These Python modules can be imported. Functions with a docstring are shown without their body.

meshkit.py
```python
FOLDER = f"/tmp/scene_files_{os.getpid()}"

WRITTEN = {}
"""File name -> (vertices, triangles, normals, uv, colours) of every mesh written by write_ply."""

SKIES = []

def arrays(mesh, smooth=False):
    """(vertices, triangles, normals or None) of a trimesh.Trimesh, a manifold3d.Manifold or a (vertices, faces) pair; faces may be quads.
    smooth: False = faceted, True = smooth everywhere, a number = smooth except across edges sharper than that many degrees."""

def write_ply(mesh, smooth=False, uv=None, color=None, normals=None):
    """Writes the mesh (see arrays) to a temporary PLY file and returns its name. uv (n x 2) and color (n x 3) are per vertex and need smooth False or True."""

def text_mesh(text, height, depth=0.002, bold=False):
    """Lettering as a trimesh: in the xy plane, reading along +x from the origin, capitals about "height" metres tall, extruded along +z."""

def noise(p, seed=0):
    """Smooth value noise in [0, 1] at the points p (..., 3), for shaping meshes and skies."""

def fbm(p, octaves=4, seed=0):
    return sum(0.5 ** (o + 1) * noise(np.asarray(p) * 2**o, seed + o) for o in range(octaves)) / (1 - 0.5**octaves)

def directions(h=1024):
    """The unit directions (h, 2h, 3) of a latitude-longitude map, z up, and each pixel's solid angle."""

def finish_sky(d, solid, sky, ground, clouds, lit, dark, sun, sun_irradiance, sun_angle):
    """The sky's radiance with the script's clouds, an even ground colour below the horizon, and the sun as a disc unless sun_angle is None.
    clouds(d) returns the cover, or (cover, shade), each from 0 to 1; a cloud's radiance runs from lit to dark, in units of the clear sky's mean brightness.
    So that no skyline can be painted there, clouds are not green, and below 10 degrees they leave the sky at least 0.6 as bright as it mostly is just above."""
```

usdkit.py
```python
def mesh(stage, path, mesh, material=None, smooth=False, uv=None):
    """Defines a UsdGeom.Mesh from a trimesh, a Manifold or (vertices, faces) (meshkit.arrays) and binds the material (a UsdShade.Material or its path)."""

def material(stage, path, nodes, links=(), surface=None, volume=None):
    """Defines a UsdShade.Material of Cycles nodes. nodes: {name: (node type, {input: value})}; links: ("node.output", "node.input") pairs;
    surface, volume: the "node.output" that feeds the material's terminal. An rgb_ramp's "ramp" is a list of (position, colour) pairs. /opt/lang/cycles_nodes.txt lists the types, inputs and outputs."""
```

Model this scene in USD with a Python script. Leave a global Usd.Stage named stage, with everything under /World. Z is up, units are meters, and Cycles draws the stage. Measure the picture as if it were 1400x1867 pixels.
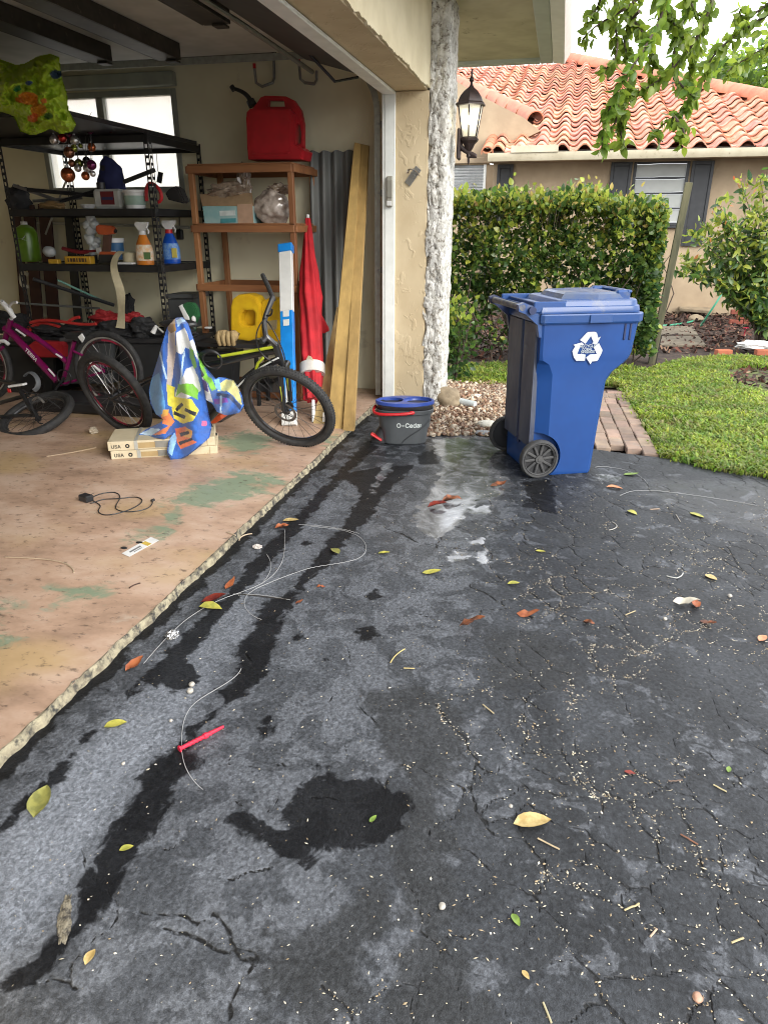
import math, random
import numpy as np, trimesh, shapely
from shapely.geometry import Polygon, LineString, Point, box as sbox
from shapely import affinity
from scipy.spatial import cKDTree, Voronoi
from scipy.spatial.transform import Rotation
import usdkit, meshkit
from pxr import Usd, UsdGeom, UsdLux, UsdShade, Gf, Sdf, Vt

stage = Usd.Stage.CreateInMemory()
UsdGeom.SetStageUpAxis(stage, UsdGeom.Tokens.z)
UsdGeom.SetStageMetersPerUnit(stage, 1.0)
UsdGeom.Xform.Define(stage, '/World')
UsdGeom.Scope.Define(stage, '/World/Looks')
rng = np.random.default_rng(11)

# ------------------------------------------------------------ camera, sky, sun
# x runs along the garage front away from the viewer, y into the garage, z up
FOC, CXP, CYP, EYE_H = 1294.0, 700.0, 933.5, 1.45
PITCH = math.atan((CYP - 417.0) / FOC)
AZ = math.atan(325.0 / math.hypot(FOC, CYP - 417.0))
FW = np.array([math.cos(PITCH) * math.cos(AZ), math.cos(PITCH) * math.sin(AZ), -math.sin(PITCH)])
RT = np.array([math.sin(AZ), -math.cos(AZ), 0.0])
UP = np.cross(RT, FW)
EYE = np.array([0.0, 0.0, EYE_H])
cam = UsdGeom.Camera.Define(stage, '/World/camera')
m4 = np.eye(4); m4[0, :3] = RT; m4[1, :3] = UP; m4[2, :3] = -FW; m4[3, :3] = EYE
cam.AddTransformOp().Set(Gf.Matrix4d(*m4.ravel().tolist()))
cam.CreateFocalLengthAttr(24.0)
cam.CreateHorizontalApertureAttr(24.0 * 1400.0 / FOC)
cam.CreateVerticalApertureAttr(24.0 * 1867.0 / FOC)
cam.CreateClippingRangeAttr(Gf.Vec2f(0.05, 500.0))
cam.CreateExposureAttr(1.36)

SUN_AZ, SUN_EL = math.radians(-130.0), math.radians(31.0)
sun_dir = np.array([math.cos(SUN_EL) * math.cos(SUN_AZ), math.cos(SUN_EL) * math.sin(SUN_AZ), math.sin(SUN_EL)])
dome = UsdLux.DomeLight.Define(stage, '/World/sky')
dome.GetPrim().SetCustomDataByKey('kind', 'structure')
dome.GetPrim().SetCustomDataByKey('label', 'bright white overcast sky above the roofs')
sky_m = usdkit.material(stage, '/World/Looks/sky_material', {
    'tc': ('texture_coordinate', {}),
    'sky': ('sky_texture', {'sky_type': 'single_scattering', 'sun_disc': False, 'sun_elevation': SUN_EL,
                            'sun_rotation': math.atan2(sun_dir[0], sun_dir[1])}),
    'n': ('noise_texture', {'scale': 2.2, 'detail': 6.0, 'roughness': 0.55}),
    'r': ('rgb_ramp', {'ramp': [(0.25, (10.5, 10.9, 11.6)), (0.75, (14.5, 14.7, 15.0))]}),
    'mx': ('mix_color', {'fac': 0.86, 'use_clamp': False}),
    'bg': ('background_shader', {'strength': 0.10})},
    [('tc.generated', 'n.vector'), ('n.fac', 'r.fac'), ('sky.color', 'mx.a'), ('r.color', 'mx.b'), ('mx.result', 'bg.color')],
    surface='bg.background')
UsdShade.MaterialBindingAPI.Apply(dome.GetPrim()).Bind(sky_m)
sun = UsdLux.DistantLight.Define(stage, '/World/sun')
sun.CreateIntensityAttr(0.4)
sun.CreateAngleAttr(36.0)
sun.CreateColorAttr(Gf.Vec3f(1.0, 0.96, 0.90))
sun.GetPrim().CreateAttribute('inputs:normalize', Sdf.ValueTypeNames.Bool).Set(True)
zx = np.cross([0, 0, 1.0], sun_dir); zx /= np.linalg.norm(zx)
sm = np.eye(4); sm[0, :3] = zx; sm[1, :3] = np.cross(sun_dir, zx); sm[2, :3] = sun_dir
sun.AddTransformOp().Set(Gf.Matrix4d(*sm.ravel().tolist()))

# ------------------------------------------------------------ points in the place
def ray(x, y):
    return FW + RT * (x - CXP) / FOC + UP * (CYP - y) / FOC
def on(x, y, ax, v):
    r = ray(x, y); return EYE + r * ((v - EYE[ax]) / r[ax])
def G(x, y, z=0.0): return on(x, y, 2, z)
def onX(x, y, v): return on(x, y, 0, v)
def onY(x, y, v): return on(x, y, 1, v)
def onP(x, y, o, n):
    r = ray(x, y); return EYE + r * (((np.asarray(o) - EYE) @ n) / (r @ n))

# ------------------------------------------------------------ prims
used = {}
def numbered(parent, name):
    k = (parent, name); i = used.get(k, 0); used[k] = i + 1
    return f'{parent}/{name}' if i == 0 else f'{parent}/{name}_{i:03d}'
base_of = {}
def tag(prim, label=None, cat=None, group=None, kind=None):
    for k, v in (('label', label), ('category', cat), ('group', group), ('kind', kind)):
        if v: prim.SetCustomDataByKey(k, v)
    return prim
def thing(name, label, cat, base=(0, 0, 0), group=None, kind=None):
    p = numbered('/World', name)
    x = UsdGeom.Xform.Define(stage, p); x.AddTranslateOp().Set(Gf.Vec3d(*map(float, base)))
    base_of[p] = np.asarray(base, float)
    tag(x.GetPrim(), label, cat, group, kind)
    return p
def part(parent, name, mesh, mat, smooth=30, label=None, kind=None):
    """mesh in world coordinates; parent a path made by thing() or part()"""
    p = numbered(parent, name)
    b = base_of.get(parent, np.zeros(3))
    v, f = (np.array(mesh.vertices), np.array(mesh.faces)) if hasattr(mesh, 'vertices') else meshkit.arrays(mesh)[:2]
    m = usdkit.mesh(stage, p, trimesh.Trimesh(v - b, f, process=False), mat, smooth=smooth)
    base_of[p] = b
    tag(m.GetPrim(), label, kind=kind)
    return p
def compact(v, f, col):
    u, inv = np.unique(f, return_inverse=True)
    return T(np.asarray(v)[u], inv.reshape(-1, 3)), np.asarray(col)[u]
def solo(name, mesh, mat, label=None, cat=None, group=None, kind=None, smooth=30):
    p = numbered('/World', name)
    m = usdkit.mesh(stage, p, mesh, mat, smooth=smooth)
    base_of[p] = np.zeros(3)
    tag(m.GetPrim(), label, cat, group, kind)
    return p
def primvar(path, name, arr, color=False):
    T = Sdf.ValueTypeNames
    g = UsdGeom.PrimvarsAPI(stage.GetPrimAtPath(path))
    if color:
        g.CreatePrimvar(name, T.Color3fArray, 'vertex').Set(Vt.Vec3fArray.FromNumpy(np.asarray(arr, np.float32)))
    else:
        g.CreatePrimvar(name, T.FloatArray, 'vertex').Set(Vt.FloatArray.FromNumpy(np.asarray(arr, np.float32)))
def copy_of(src, loc, rz=0.0, rx=0.0, ry=0.0, s=1.0, label=None, group=None, cat=None, name=None):
    """another one of a thing, referencing it with its parts"""
    nm = name or src.rsplit('/', 1)[1]
    p = numbered('/World', nm)
    x = UsdGeom.Xform.Define(stage, p)
    pr = x.GetPrim(); pr.GetReferences().AddInternalReference(Sdf.Path(src)); pr.SetInstanceable(True)
    x.ClearXformOpOrder()
    place(x, loc, rz, rx, ry, s)
    tag(pr, label, cat, group)
    return p
def place(x, loc, rz=0, rx=0, ry=0, s=1.0):
    x.AddTranslateOp(opSuffix='at').Set(Gf.Vec3d(*map(float, loc)))
    x.AddRotateXYZOp(opSuffix='turn').Set(Gf.Vec3f(float(rx), float(ry), float(rz)))
    x.AddScaleOp(opSuffix='size').Set(Gf.Vec3f(*( [float(s)] * 3 if np.ndim(s) == 0 else map(float, s))))

# ------------------------------------------------------------ shapes
def T(v, f): return trimesh.Trimesh(np.asarray(v, float), np.asarray(f, int), process=False)
def cat(*ms):
    ms = [m for x in ms for m in (x if isinstance(x, (list, tuple)) else [x])]
    return trimesh.util.concatenate(ms)
def hull(p): return trimesh.convex.convex_hull(np.asarray(p, float))
def rbox(c, s, b=0.004, R=None):
    """chamfered box"""
    h = np.asarray(s, float) / 2; b = min(b, h.min() * 0.9); P = []
    for sx in (-1, 1):
        for sy in (-1, 1):
            for sz in (-1, 1):
                q = h * (sx, sy, sz)
                for k in range(3):
                    r = q - np.array([sx, sy, sz]) * b; r[k] = q[k]; P.append(r)
    P = np.array(P)
    if R is not None: P = P @ np.asarray(R).T
    return hull(P + np.asarray(c, float))
def bb(x0, x1, y0, y1, z0, z1, b=0.003):
    return rbox(((x0 + x1) / 2, (y0 + y1) / 2, (z0 + z1) / 2), (abs(x1 - x0), abs(y1 - y0), abs(z1 - z0)), b)
def unit(v): v = np.asarray(v, float); return v / np.linalg.norm(v)
def frame(d, up=(0, 0, 1)):
    d = unit(d); up = np.asarray(up, float)
    if abs(d @ unit(up)) > 0.99: up = np.array([1.0, 0, 0])
    a = unit(np.cross(up, d)); b = np.cross(d, a)
    return np.stack([d, a, b], 1)          # columns: along, side, up
def beam(p0, p1, w, h, up=(0, 0, 1), b=0.003):
    p0, p1 = np.asarray(p0, float), np.asarray(p1, float)
    return rbox((p0 + p1) / 2, (np.linalg.norm(p1 - p0), w, h), b, frame(p1 - p0, up))
def tube(pts, r, n=8, closed=False, flat=None):
    P = np.asarray(pts, float); N = len(P); r = np.broadcast_to(np.asarray(r, float), (N,))
    tg = np.gradient(P, axis=0) if not closed else np.roll(P, -1, 0) - np.roll(P, 1, 0)
    tg /= np.maximum(np.linalg.norm(tg, axis=1, keepdims=True), 1e-9)
    a = np.cross(tg[0], [0, 0, 1.0]); a = np.cross(tg[0], [1.0, 0, 0]) if np.linalg.norm(a) < .1 else a
    a = unit(a); V = []
    th = np.linspace(0, 2 * math.pi, n, endpoint=False)
    for i in range(N):
        a = unit(a - tg[i] * (a @ tg[i])); b = np.cross(tg[i], a)
        k = 1.0 if flat is None else flat
        V.append(P[i] + r[i] * (np.cos(th)[:, None] * a + k * np.sin(th)[:, None] * b))
    V = np.vstack(V); F = []
    for i in range(N if closed else N - 1):
        j = (i + 1) % N
        for k in range(n):
            l = (k + 1) % n
            F += [[i * n + k, i * n + l, j * n + l], [i * n + k, j * n + l, j * n + k]]
    if not closed:
        V = np.vstack([V, P[:1], P[-1:]]); c0, c1 = N * n, N * n + 1
        for k in range(n):
            l = (k + 1) % n
            F += [[c0, l, k], [c1, (N - 1) * n + k, (N - 1) * n + l]]
    return T(V, F)
def cyl(p0, p1, r0, r1=None, n=16):
    return tube([p0, p1], [r0, r0 if r1 is None else r1], n)
def spline(pts, n=40, closed=False):
    from scipy.interpolate import splprep, splev
    P = np.asarray(pts, float)
    if closed: P = np.vstack([P, P[:1]])
    k = min(3, len(P) - 1)
    tck, _ = splprep(P.T, s=0, k=k, per=closed)
    u = np.linspace(0, 1, n, endpoint=not closed)
    return np.array(splev(u, tck)).T
def lathe(prof, c=(0, 0, 0), n=24, R=None, sx=1.0, sy=1.0):
    """prof: (radius, height) pairs, turned about z"""
    prof = np.asarray(prof, float); th = np.linspace(0, 2 * math.pi, n, endpoint=False); N = len(prof)
    V = np.array([[p[0] * math.cos(t) * sx, p[0] * math.sin(t) * sy, p[1]] for p in prof for t in th]); F = []
    for i in range(N - 1):
        for k in range(n):
            l = (k + 1) % n
            F += [[i * n + k, i * n + l, (i + 1) * n + l], [i * n + k, (i + 1) * n + l, (i + 1) * n + k]]
    V = np.vstack([V, [[0, 0, prof[0, 1]], [0, 0, prof[-1, 1]]]])
    for k in range(n):
        l = (k + 1) % n
        F += [[N * n, l, k], [N * n + 1, (N - 1) * n + k, (N - 1) * n + l]]
    if R is not None: V = V @ np.asarray(R).T
    return T(V + np.asarray(c, float), F)
def extr(poly, d):
    """a shapely polygon as a prism from z = 0 to d"""
    gs = getattr(poly, 'geoms', [poly])
    return cat([trimesh.creation.extrude_polygon(g, d, engine='earcut') for g in gs if g.area > 1e-9])
def soft(poly, d, c=0.01, steps=3):
    """prism with rounded edges, thickness d, built of nested layers"""
    out = []
    for i in range(steps):
        a = (i + 0.5) / steps * math.pi / 2
        ins, dep = c * (1 - math.cos(a)), c * (1 - math.sin(a))
        p = poly.buffer(-ins, join_style=1)
        if p.is_empty: continue
        m = extr(p, d - 2 * dep); m.apply_translation([0, 0, dep]); out.append(m)
    return cat(out)
def put(m, o, x, y, z):
    """moves a mesh from its own axes to origin o and axes x, y, z"""
    m = m.copy(); M = np.eye(4); M[:3, 0], M[:3, 1], M[:3, 2], M[:3, 3] = x, y, z, o
    m.apply_transform(M); return m
def on_wall(px, X, d, c=0.01, holes=(), steps=3):
    """a shape outlined in the plane x = X (facing the driveway end) and d thick behind it"""
    ring = lambda q: [(-onX(*p, X)[1], onX(*p, X)[2]) for p in q]
    poly = Polygon(ring(px), [ring(h) for h in holes]).buffer(0)
    m = soft(poly, d, c, steps)
    return put(m, (X, 0, 0), (0, -1, 0), (0, 0, 1), (-1, 0, 0)).apply_translation([d, 0, 0])
def loft(rings, caps=True):
    R = [np.asarray(r, float) for r in rings]; n = len(R[0]); V = np.vstack(R); F = []
    for i in range(len(R) - 1):
        for k in range(n):
            l = (k + 1) % n
            F += [[i * n + k, i * n + l, (i + 1) * n + l], [i * n + k, (i + 1) * n + l, (i + 1) * n + k]]
    if caps:
        V = np.vstack([V, R[0].mean(0), R[-1].mean(0)]); a, b = len(V) - 2, len(V) - 1
        for k in range(n):
            l = (k + 1) % n
            F += [[a, l, k], [b, (len(R) - 1) * n + k, (len(R) - 1) * n + l]]
    return T(V, F)
def blob(c, r, sub=2, amp=0.2, freq=2.0, seed=0, R=None):
    """an uneven lump"""
    m = trimesh.creation.icosphere(sub, 1.0); v = np.array(m.vertices)
    k = 1 + amp * (meshkit.fbm(v * freq + 7.3 * seed, 3, seed) - 0.5) * 2
    v = v * k[:, None] * np.asarray(r)
    if R is not None: v = v @ np.asarray(R).T
    return T(v + np.asarray(c), m.faces)
def rotz(a): c, s = math.cos(a), math.sin(a); return np.array([[c, -s, 0], [s, c, 0], [0, 0, 1.0]])
def eul(a, b, c): return trimesh.transformations.euler_matrix(a, b, c)[:3, :3]
def ring_mesh(c, R, r, axis, n=48, m=10, flat=1.0):
    """torus about an axis"""
    A = frame(axis); th = np.linspace(0, 2 * math.pi, n, endpoint=False); ph = np.linspace(0, 2 * math.pi, m, endpoint=False)
    V = []
    for t in th:
        d = A[:, 1] * math.cos(t) + A[:, 2] * math.sin(t)
        for p in ph: V.append(np.asarray(c) + d * (R + r * math.cos(p)) + A[:, 0] * r * flat * math.sin(p))
    F = []
    for i in range(n):
        j = (i + 1) % n
        for k in range(m):
            l = (k + 1) % m
            F += [[i * m + k, j * m + k, j * m + l], [i * m + k, j * m + l, i * m + l]]
    return T(V, F)

# ------------------------------------------------------------ materials
LK = '/World/Looks/'
def mat(name, col, rough=0.55, metal=0.0, col2=None, scale=9.0, lo=0.38, hi=0.62, bump=0.0, bscale=90.0, spec=0.5,
        coat=0.0, rnd=0.0, hue=0.0, obj=False, detail=5.0, stretch=None, rough2=None, transl=0.0, emit=None, dirt=None):
    """noise between two colours, fine relief, and variation from one thing to the next"""
    nd = {'g': ('texture_coordinate' if obj else 'geometry', {}), 'mp': ('mapping', {'scale': stretch or (1, 1, 1)}),
          'n': ('noise_texture', {'scale': scale, 'detail': detail, 'roughness': 0.6}),
          'r': ('rgb_ramp', {'ramp': [(lo, col), (hi, col2 or tuple(c * 0.82 for c in col))]}),
          'p': ('principled_bsdf', {'roughness': rough, 'metallic': metal, 'specular_ior_level': spec, 'coat_weight': coat})}
    src = 'g.object' if obj else 'g.position'
    ln = [(src, 'mp.vector'), ('mp.vector', 'n.vector'), ('n.fac', 'r.fac')]
    out = 'r.color'
    if dirt:
        nd['dn'] = ('noise_texture', {'scale': dirt[1], 'detail': 7.0, 'roughness': 0.7})
        nd['dr'] = ('rgb_ramp', {'ramp': [(dirt[2], (0, 0, 0)), (dirt[3], (1, 1, 1))]})
        nd['dm'] = ('mix_color', {'b': dirt[0]})
        ln += [('mp.vector', 'dn.vector'), ('dn.fac', 'dr.fac'), ('dr.color', 'dm.fac'), (out, 'dm.a')]; out = 'dm.result'
    if rnd or hue:
        nd['oi'] = ('object_info', {}); nd['mr'] = ('map_range', {'to_min': 1 - rnd, 'to_max': 1 + rnd})
        nd['wn'] = ('white_noise_texture', {'dimensions': '1D'}); nd['mh'] = ('map_range', {'to_min': 0.5 - hue, 'to_max': 0.5 + hue})
        nd['h'] = ('hsv', {})
        ln += [('oi.random', 'mr.value'), ('mr.result', 'h.value'), ('oi.random', 'wn.w'), ('wn.value', 'mh.value'), ('mh.result', 'h.hue'), (out, 'h.color')]
        out = 'h.color'
    ln.append((out, 'p.base_color'))
    if rough2 is not None:
        nd['rr'] = ('map_range', {'from_min': lo, 'from_max': hi, 'to_min': rough, 'to_max': rough2, 'clamp': True})
        ln += [('n.fac', 'rr.value'), ('rr.result', 'p.roughness')]
    if bump:
        nd['bn'] = ('noise_texture', {'scale': bscale, 'detail': 4.0, 'roughness': 0.6})
        nd['b'] = ('bump', {'strength': min(1.0, bump), 'distance': 0.004 if bump <= 1 else 0.004 * bump})
        ln += [('mp.vector', 'bn.vector'), ('bn.fac', 'b.height'), ('b.normal', 'p.normal')]
    surf = 'p.BSDF'
    if emit: nd['p'][1].update({'emission_color': emit[0], 'emission_strength': emit[1]})
    if transl:
        nd['tl'] = ('translucent_bsdf', {}); nd['mc'] = ('mix_closure', {'fac': transl})
        ln += [(out, 'tl.color'), ('p.BSDF', 'mc.closure1'), ('tl.BSDF', 'mc.closure2')]; surf = 'mc.closure'
    return usdkit.material(stage, LK + name, nd, ln, surface=surf)
def glassy(name, col=(1, 1, 1), ior=1.45, rough=0.03):
    return usdkit.material(stage, LK + name, {
        't': ('transparent_bsdf', {'color': col}), 'g': ('glossy_bsdf', {'roughness': rough}), 'f': ('fresnel', {'IOR': ior}), 'm': ('mix_closure', {})},
        [('f.fac', 'm.fac'), ('t.BSDF', 'm.closure1'), ('g.BSDF', 'm.closure2')], surface='m.closure')
def painted(name, rough=0.6, attr='paint', bump=0.0, bscale=300.0, sheen=0.0):
    nd = {'a': ('attribute', {'attribute': attr}), 'p': ('principled_bsdf', {'roughness': rough, 'sheen_weight': sheen}), 'g': ('geometry', {}),
          'n': ('noise_texture', {'scale': 60.0, 'detail': 3.0}), 'mr': ('map_range', {'to_min': 0.8, 'to_max': 1.2}), 'mm': ('vector_math', {'math_type': 'scale'})}
    ln = [('g.position', 'n.vector'), ('n.fac', 'mr.value'), ('a.color', 'mm.vector1'), ('mr.result', 'mm.scale'), ('mm.vector', 'p.base_color')]
    if bump:
        nd['bn'] = ('noise_texture', {'scale': bscale, 'detail': 3.0}); nd['b'] = ('bump', {'strength': bump, 'distance': 0.003})
        ln += [('g.position', 'bn.vector'), ('bn.fac', 'b.height'), ('b.normal', 'p.normal')]
    return usdkit.material(stage, LK + name, nd, ln, surface='p.BSDF')

M = {}
M['black_metal'] = mat('black_metal', (0.012, 0.012, 0.013), 0.45, 0.2, col2=(0.02, 0.02, 0.021), bump=0.1)
M['black_plastic'] = mat('black_plastic', (0.014, 0.014, 0.015), 0.42, col2=(0.024, 0.024, 0.025), bump=0.15, bscale=200)
M['rubber'] = mat('rubber', (0.016, 0.016, 0.017), 0.75, col2=(0.035, 0.034, 0.032), scale=25, bump=0.3, bscale=160)
M['steel'] = mat('steel', (0.45, 0.45, 0.44), 0.32, 0.9, col2=(0.3, 0.3, 0.3))
M['chrome'] = mat('chrome', (0.7, 0.7, 0.7), 0.14, 1.0)
M['white_plastic'] = mat('white_plastic', (0.72, 0.72, 0.70), 0.4, col2=(0.62, 0.62, 0.60))
M['white_paint'] = mat('white_paint', (0.82, 0.84, 0.80), 0.45, col2=(0.74, 0.76, 0.72), bump=0.15, dirt=((0.50, 0.48, 0.40), 14.0, 0.66, 0.82))
M['red_plastic'] = mat('red_plastic', (0.50, 0.016, 0.02), 0.4, col2=(0.40, 0.012, 0.016), bump=0.15)
M['grey_plastic'] = mat('grey_plastic', (0.10, 0.105, 0.11), 0.5, col2=(0.075, 0.08, 0.083), bump=0.1)
M['clear'] = glassy('clear_glass')

# ------------------------------------------------------------ the ground
def gpoly(px, z=0.0): return Polygon([tuple(G(x, y, z)[:2]) for x, y in px]).buffer(0)
def sdf(P, polys):
    """signed distance to a set of outlines, positive inside"""
    u = shapely.union_all(polys); pts = shapely.points(P[:, 0], P[:, 1])
    d = shapely.distance(pts, u.boundary)
    return np.where(shapely.contains_xy(u, P[:, 0], P[:, 1]), d, -d)
EDGE_Y = np.array([-12, -3.0, -1.39, -0.77, 0.58, 1.43]); EDGE_X = np.array([3.2, 4.35, 4.69, 4.95, 5.24, 5.62])
def far_edge(y): return np.interp(y, EDGE_Y, EDGE_X)
def grid_faces(nx, ny):
    i = np.arange(nx * ny).reshape(nx, ny)
    a, b, c, d = i[:-1, :-1].ravel(), i[1:, :-1].ravel(), i[1:, 1:].ravel(), i[:-1, 1:].ravel()
    return np.vstack([np.stack([a, b, c], 1), np.stack([a, c, d], 1)])
xs = [0.7]
while xs[-1] < 5.0: xs.append(xs[-1] + 0.0048 + 0.0026 * xs[-1])
xs = np.array([-14, -8, -4, -2, -0.5, 0.3] + xs)
xs[6:] = 0.7 + (xs[6:] - 0.7) * (5.0 - 0.7) / (xs[-1] - 0.7)
ys = np.concatenate([[-12, -9, -6, -4, -3, -2.4], np.arange(-2.0, 1.4301, 0.0098), [1.46]])
gx, gy = np.meshgrid(xs, ys, indexing='ij')
k = np.clip((gx - 1.0) / 4.0, 0, 1)
gx = np.where(gx > 1.0, 1.0 + (far_edge(gy) - 1.0) * k, gx)
DP = np.stack([gx.ravel(), gy.ravel()], 1)

# cracks: the big ones as seen, and a net of small ones that grows denser to the right
def gl(px): return np.array([G(x, y)[:2] for x, y in px])
main_cracks = [gl(q) for q in [
    [(130, 1680), (200, 1565), (290, 1430), (350, 1345), (440, 1230), (485, 1150), (530, 1070), (590, 1000), (640, 925), (690, 865)],
    [(360, 1500), (355, 1470), (340, 1440)], [(375, 1395), (430, 1390), (480, 1400), (530, 1395)], [(260, 1552), (310, 1550), (350, 1525)],
    [(255, 1660), (330, 1670), (350, 1690), (380, 1665), (430, 1700), (445, 1750), (470, 1745), (420, 1830), (425, 1860)],
    [(630, 1180), (640, 1230), (650, 1280), (690, 1330)], [(500, 1220), (590, 1215), (640, 1240), (690, 1215)],
    [(700, 960), (760, 990), (830, 1000), (900, 1010)], [(740, 1110), (810, 1135), (880, 1125)],
    [(870, 1390), (860, 1430), (870, 1480), (900, 1520), (960, 1530)], [(1090, 1440), (1150, 1460), (1160, 1500), (1200, 1540)],
    [(1040, 1240), (1045, 1300), (1050, 1370), (1090, 1440)], [(1200, 1240), (1210, 1320), (1250, 1420), (1210, 1440), (1150, 1460)],
    [(1290, 1250), (1310, 1300), (1330, 1330)], [(1240, 1540), (1330, 1580), (1400, 1610)], [(1000, 1560), (990, 1620), (985, 1680), (960, 1720), (900, 1780)],
    [(1150, 1640), (1180, 1700), (1230, 1720), (1330, 1740), (1400, 1800)], [(1330, 1000), (1360, 1060), (1390, 1080)], [(1120, 1110), (1150, 1160), (1200, 1200)],
    [(1020, 1120), (1060, 1170), (1090, 1220)], [(1210, 920), (1250, 980), (1275, 1010)]]]
cr = np.random.default_rng(5)
seeds_xy = np.stack([cr.uniform(0.4, 5.6, 1150), cr.uniform(-2.6, 1.0, 1150)], 1)
vor = Voronoi(seeds_xy)
net = []
for a, b in vor.ridge_vertices:
    if a < 0 or b < 0: continue
    p, q = vor.vertices[a], vor.vertices[b]
    mid = (p + q) / 2
    dens = np.clip((0.45 - mid[1]) / 0.5, 0.14, 1.0)
    if np.linalg.norm(p - q) < 1.0 and cr.random() < dens: net.append(np.array([p, q]))
def sampled(lines, step=0.004, wob=0.02, fr=9.0):
    out = []
    for L in lines:
        s = np.concatenate([[0], np.cumsum(np.linalg.norm(np.diff(L, axis=0), axis=1))])
        t = np.arange(0, s[-1], step)
        P = np.stack([np.interp(t, s, L[:, 0]), np.interp(t, s, L[:, 1])], 1)
        q = np.column_stack([P * fr, np.zeros(len(P))])
        P = P + wob * np.stack([meshkit.fbm(q, 4, 3) - 0.5, meshkit.fbm(q + 40, 4, 8) - 0.5], 1) * 2
        out.append(P)
    return np.vstack(out)
net_pts = sampled(net, wob=0.05, fr=7.0); main_pts = sampled(main_cracks[1:]); crack_pts = np.vstack([main_pts, net_pts])
crack = np.minimum(np.minimum(cKDTree(main_pts).query(DP)[0] + .0005, cKDTree(net_pts).query(DP)[0] + .0004), 0.3)
seam_px = [(0, 1790), (60, 1740), (130, 1660), (150, 1600), (180, 1530), (215, 1480), (250, 1440), (240, 1415), (290, 1385), (330, 1345), (315, 1322), (360, 1320), (400, 1285), (390, 1260),
           (430, 1225), (425, 1190), (455, 1150), (460, 1120), (485, 1095), (530, 1075), (545, 1050), (575, 1010), (600, 985), (625, 955), (640, 925), (655, 905), (640, 880), (600, 870), (660, 855),
           (690, 850), (760, 845), (730, 880), (700, 910), (685, 940), (650, 970), (620, 1005), (590, 1040), (560, 1070), (545, 1095), (520, 1130), (510, 1170), (495, 1220), (480, 1250), (440, 1275),
           (400, 1300), (360, 1340), (370, 1385), (340, 1430), (310, 1480), (280, 1530), (250, 1570), (215, 1630), (190, 1670), (140, 1720), (80, 1790), (0, 1840)]
blob_px = [(400, 1500), (420, 1475), (450, 1480), (480, 1495), (510, 1500), (520, 1460), (545, 1425), (600, 1410), (680, 1420), (740, 1440), (760, 1480), (720, 1530), (690, 1550), (640, 1555), (590, 1550),
           (575, 1575), (550, 1587), (520, 1575), (495, 1555), (480, 1540), (430, 1525)]
rim_px = [(-200, 1690), (0, 1490), (120, 1375), (220, 1278), (300, 1185), (400, 1092), (480, 995), (560, 915), (640, 830), (668, 796), (692, 815), (640, 860), (560, 955), (490, 1035), (420, 1115), (385, 1155), (352, 1195),
          (370, 1255), (310, 1268), (275, 1250), (200, 1300), (130, 1400), (60, 1478), (0, 1530), (-200, 1730)]
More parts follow.
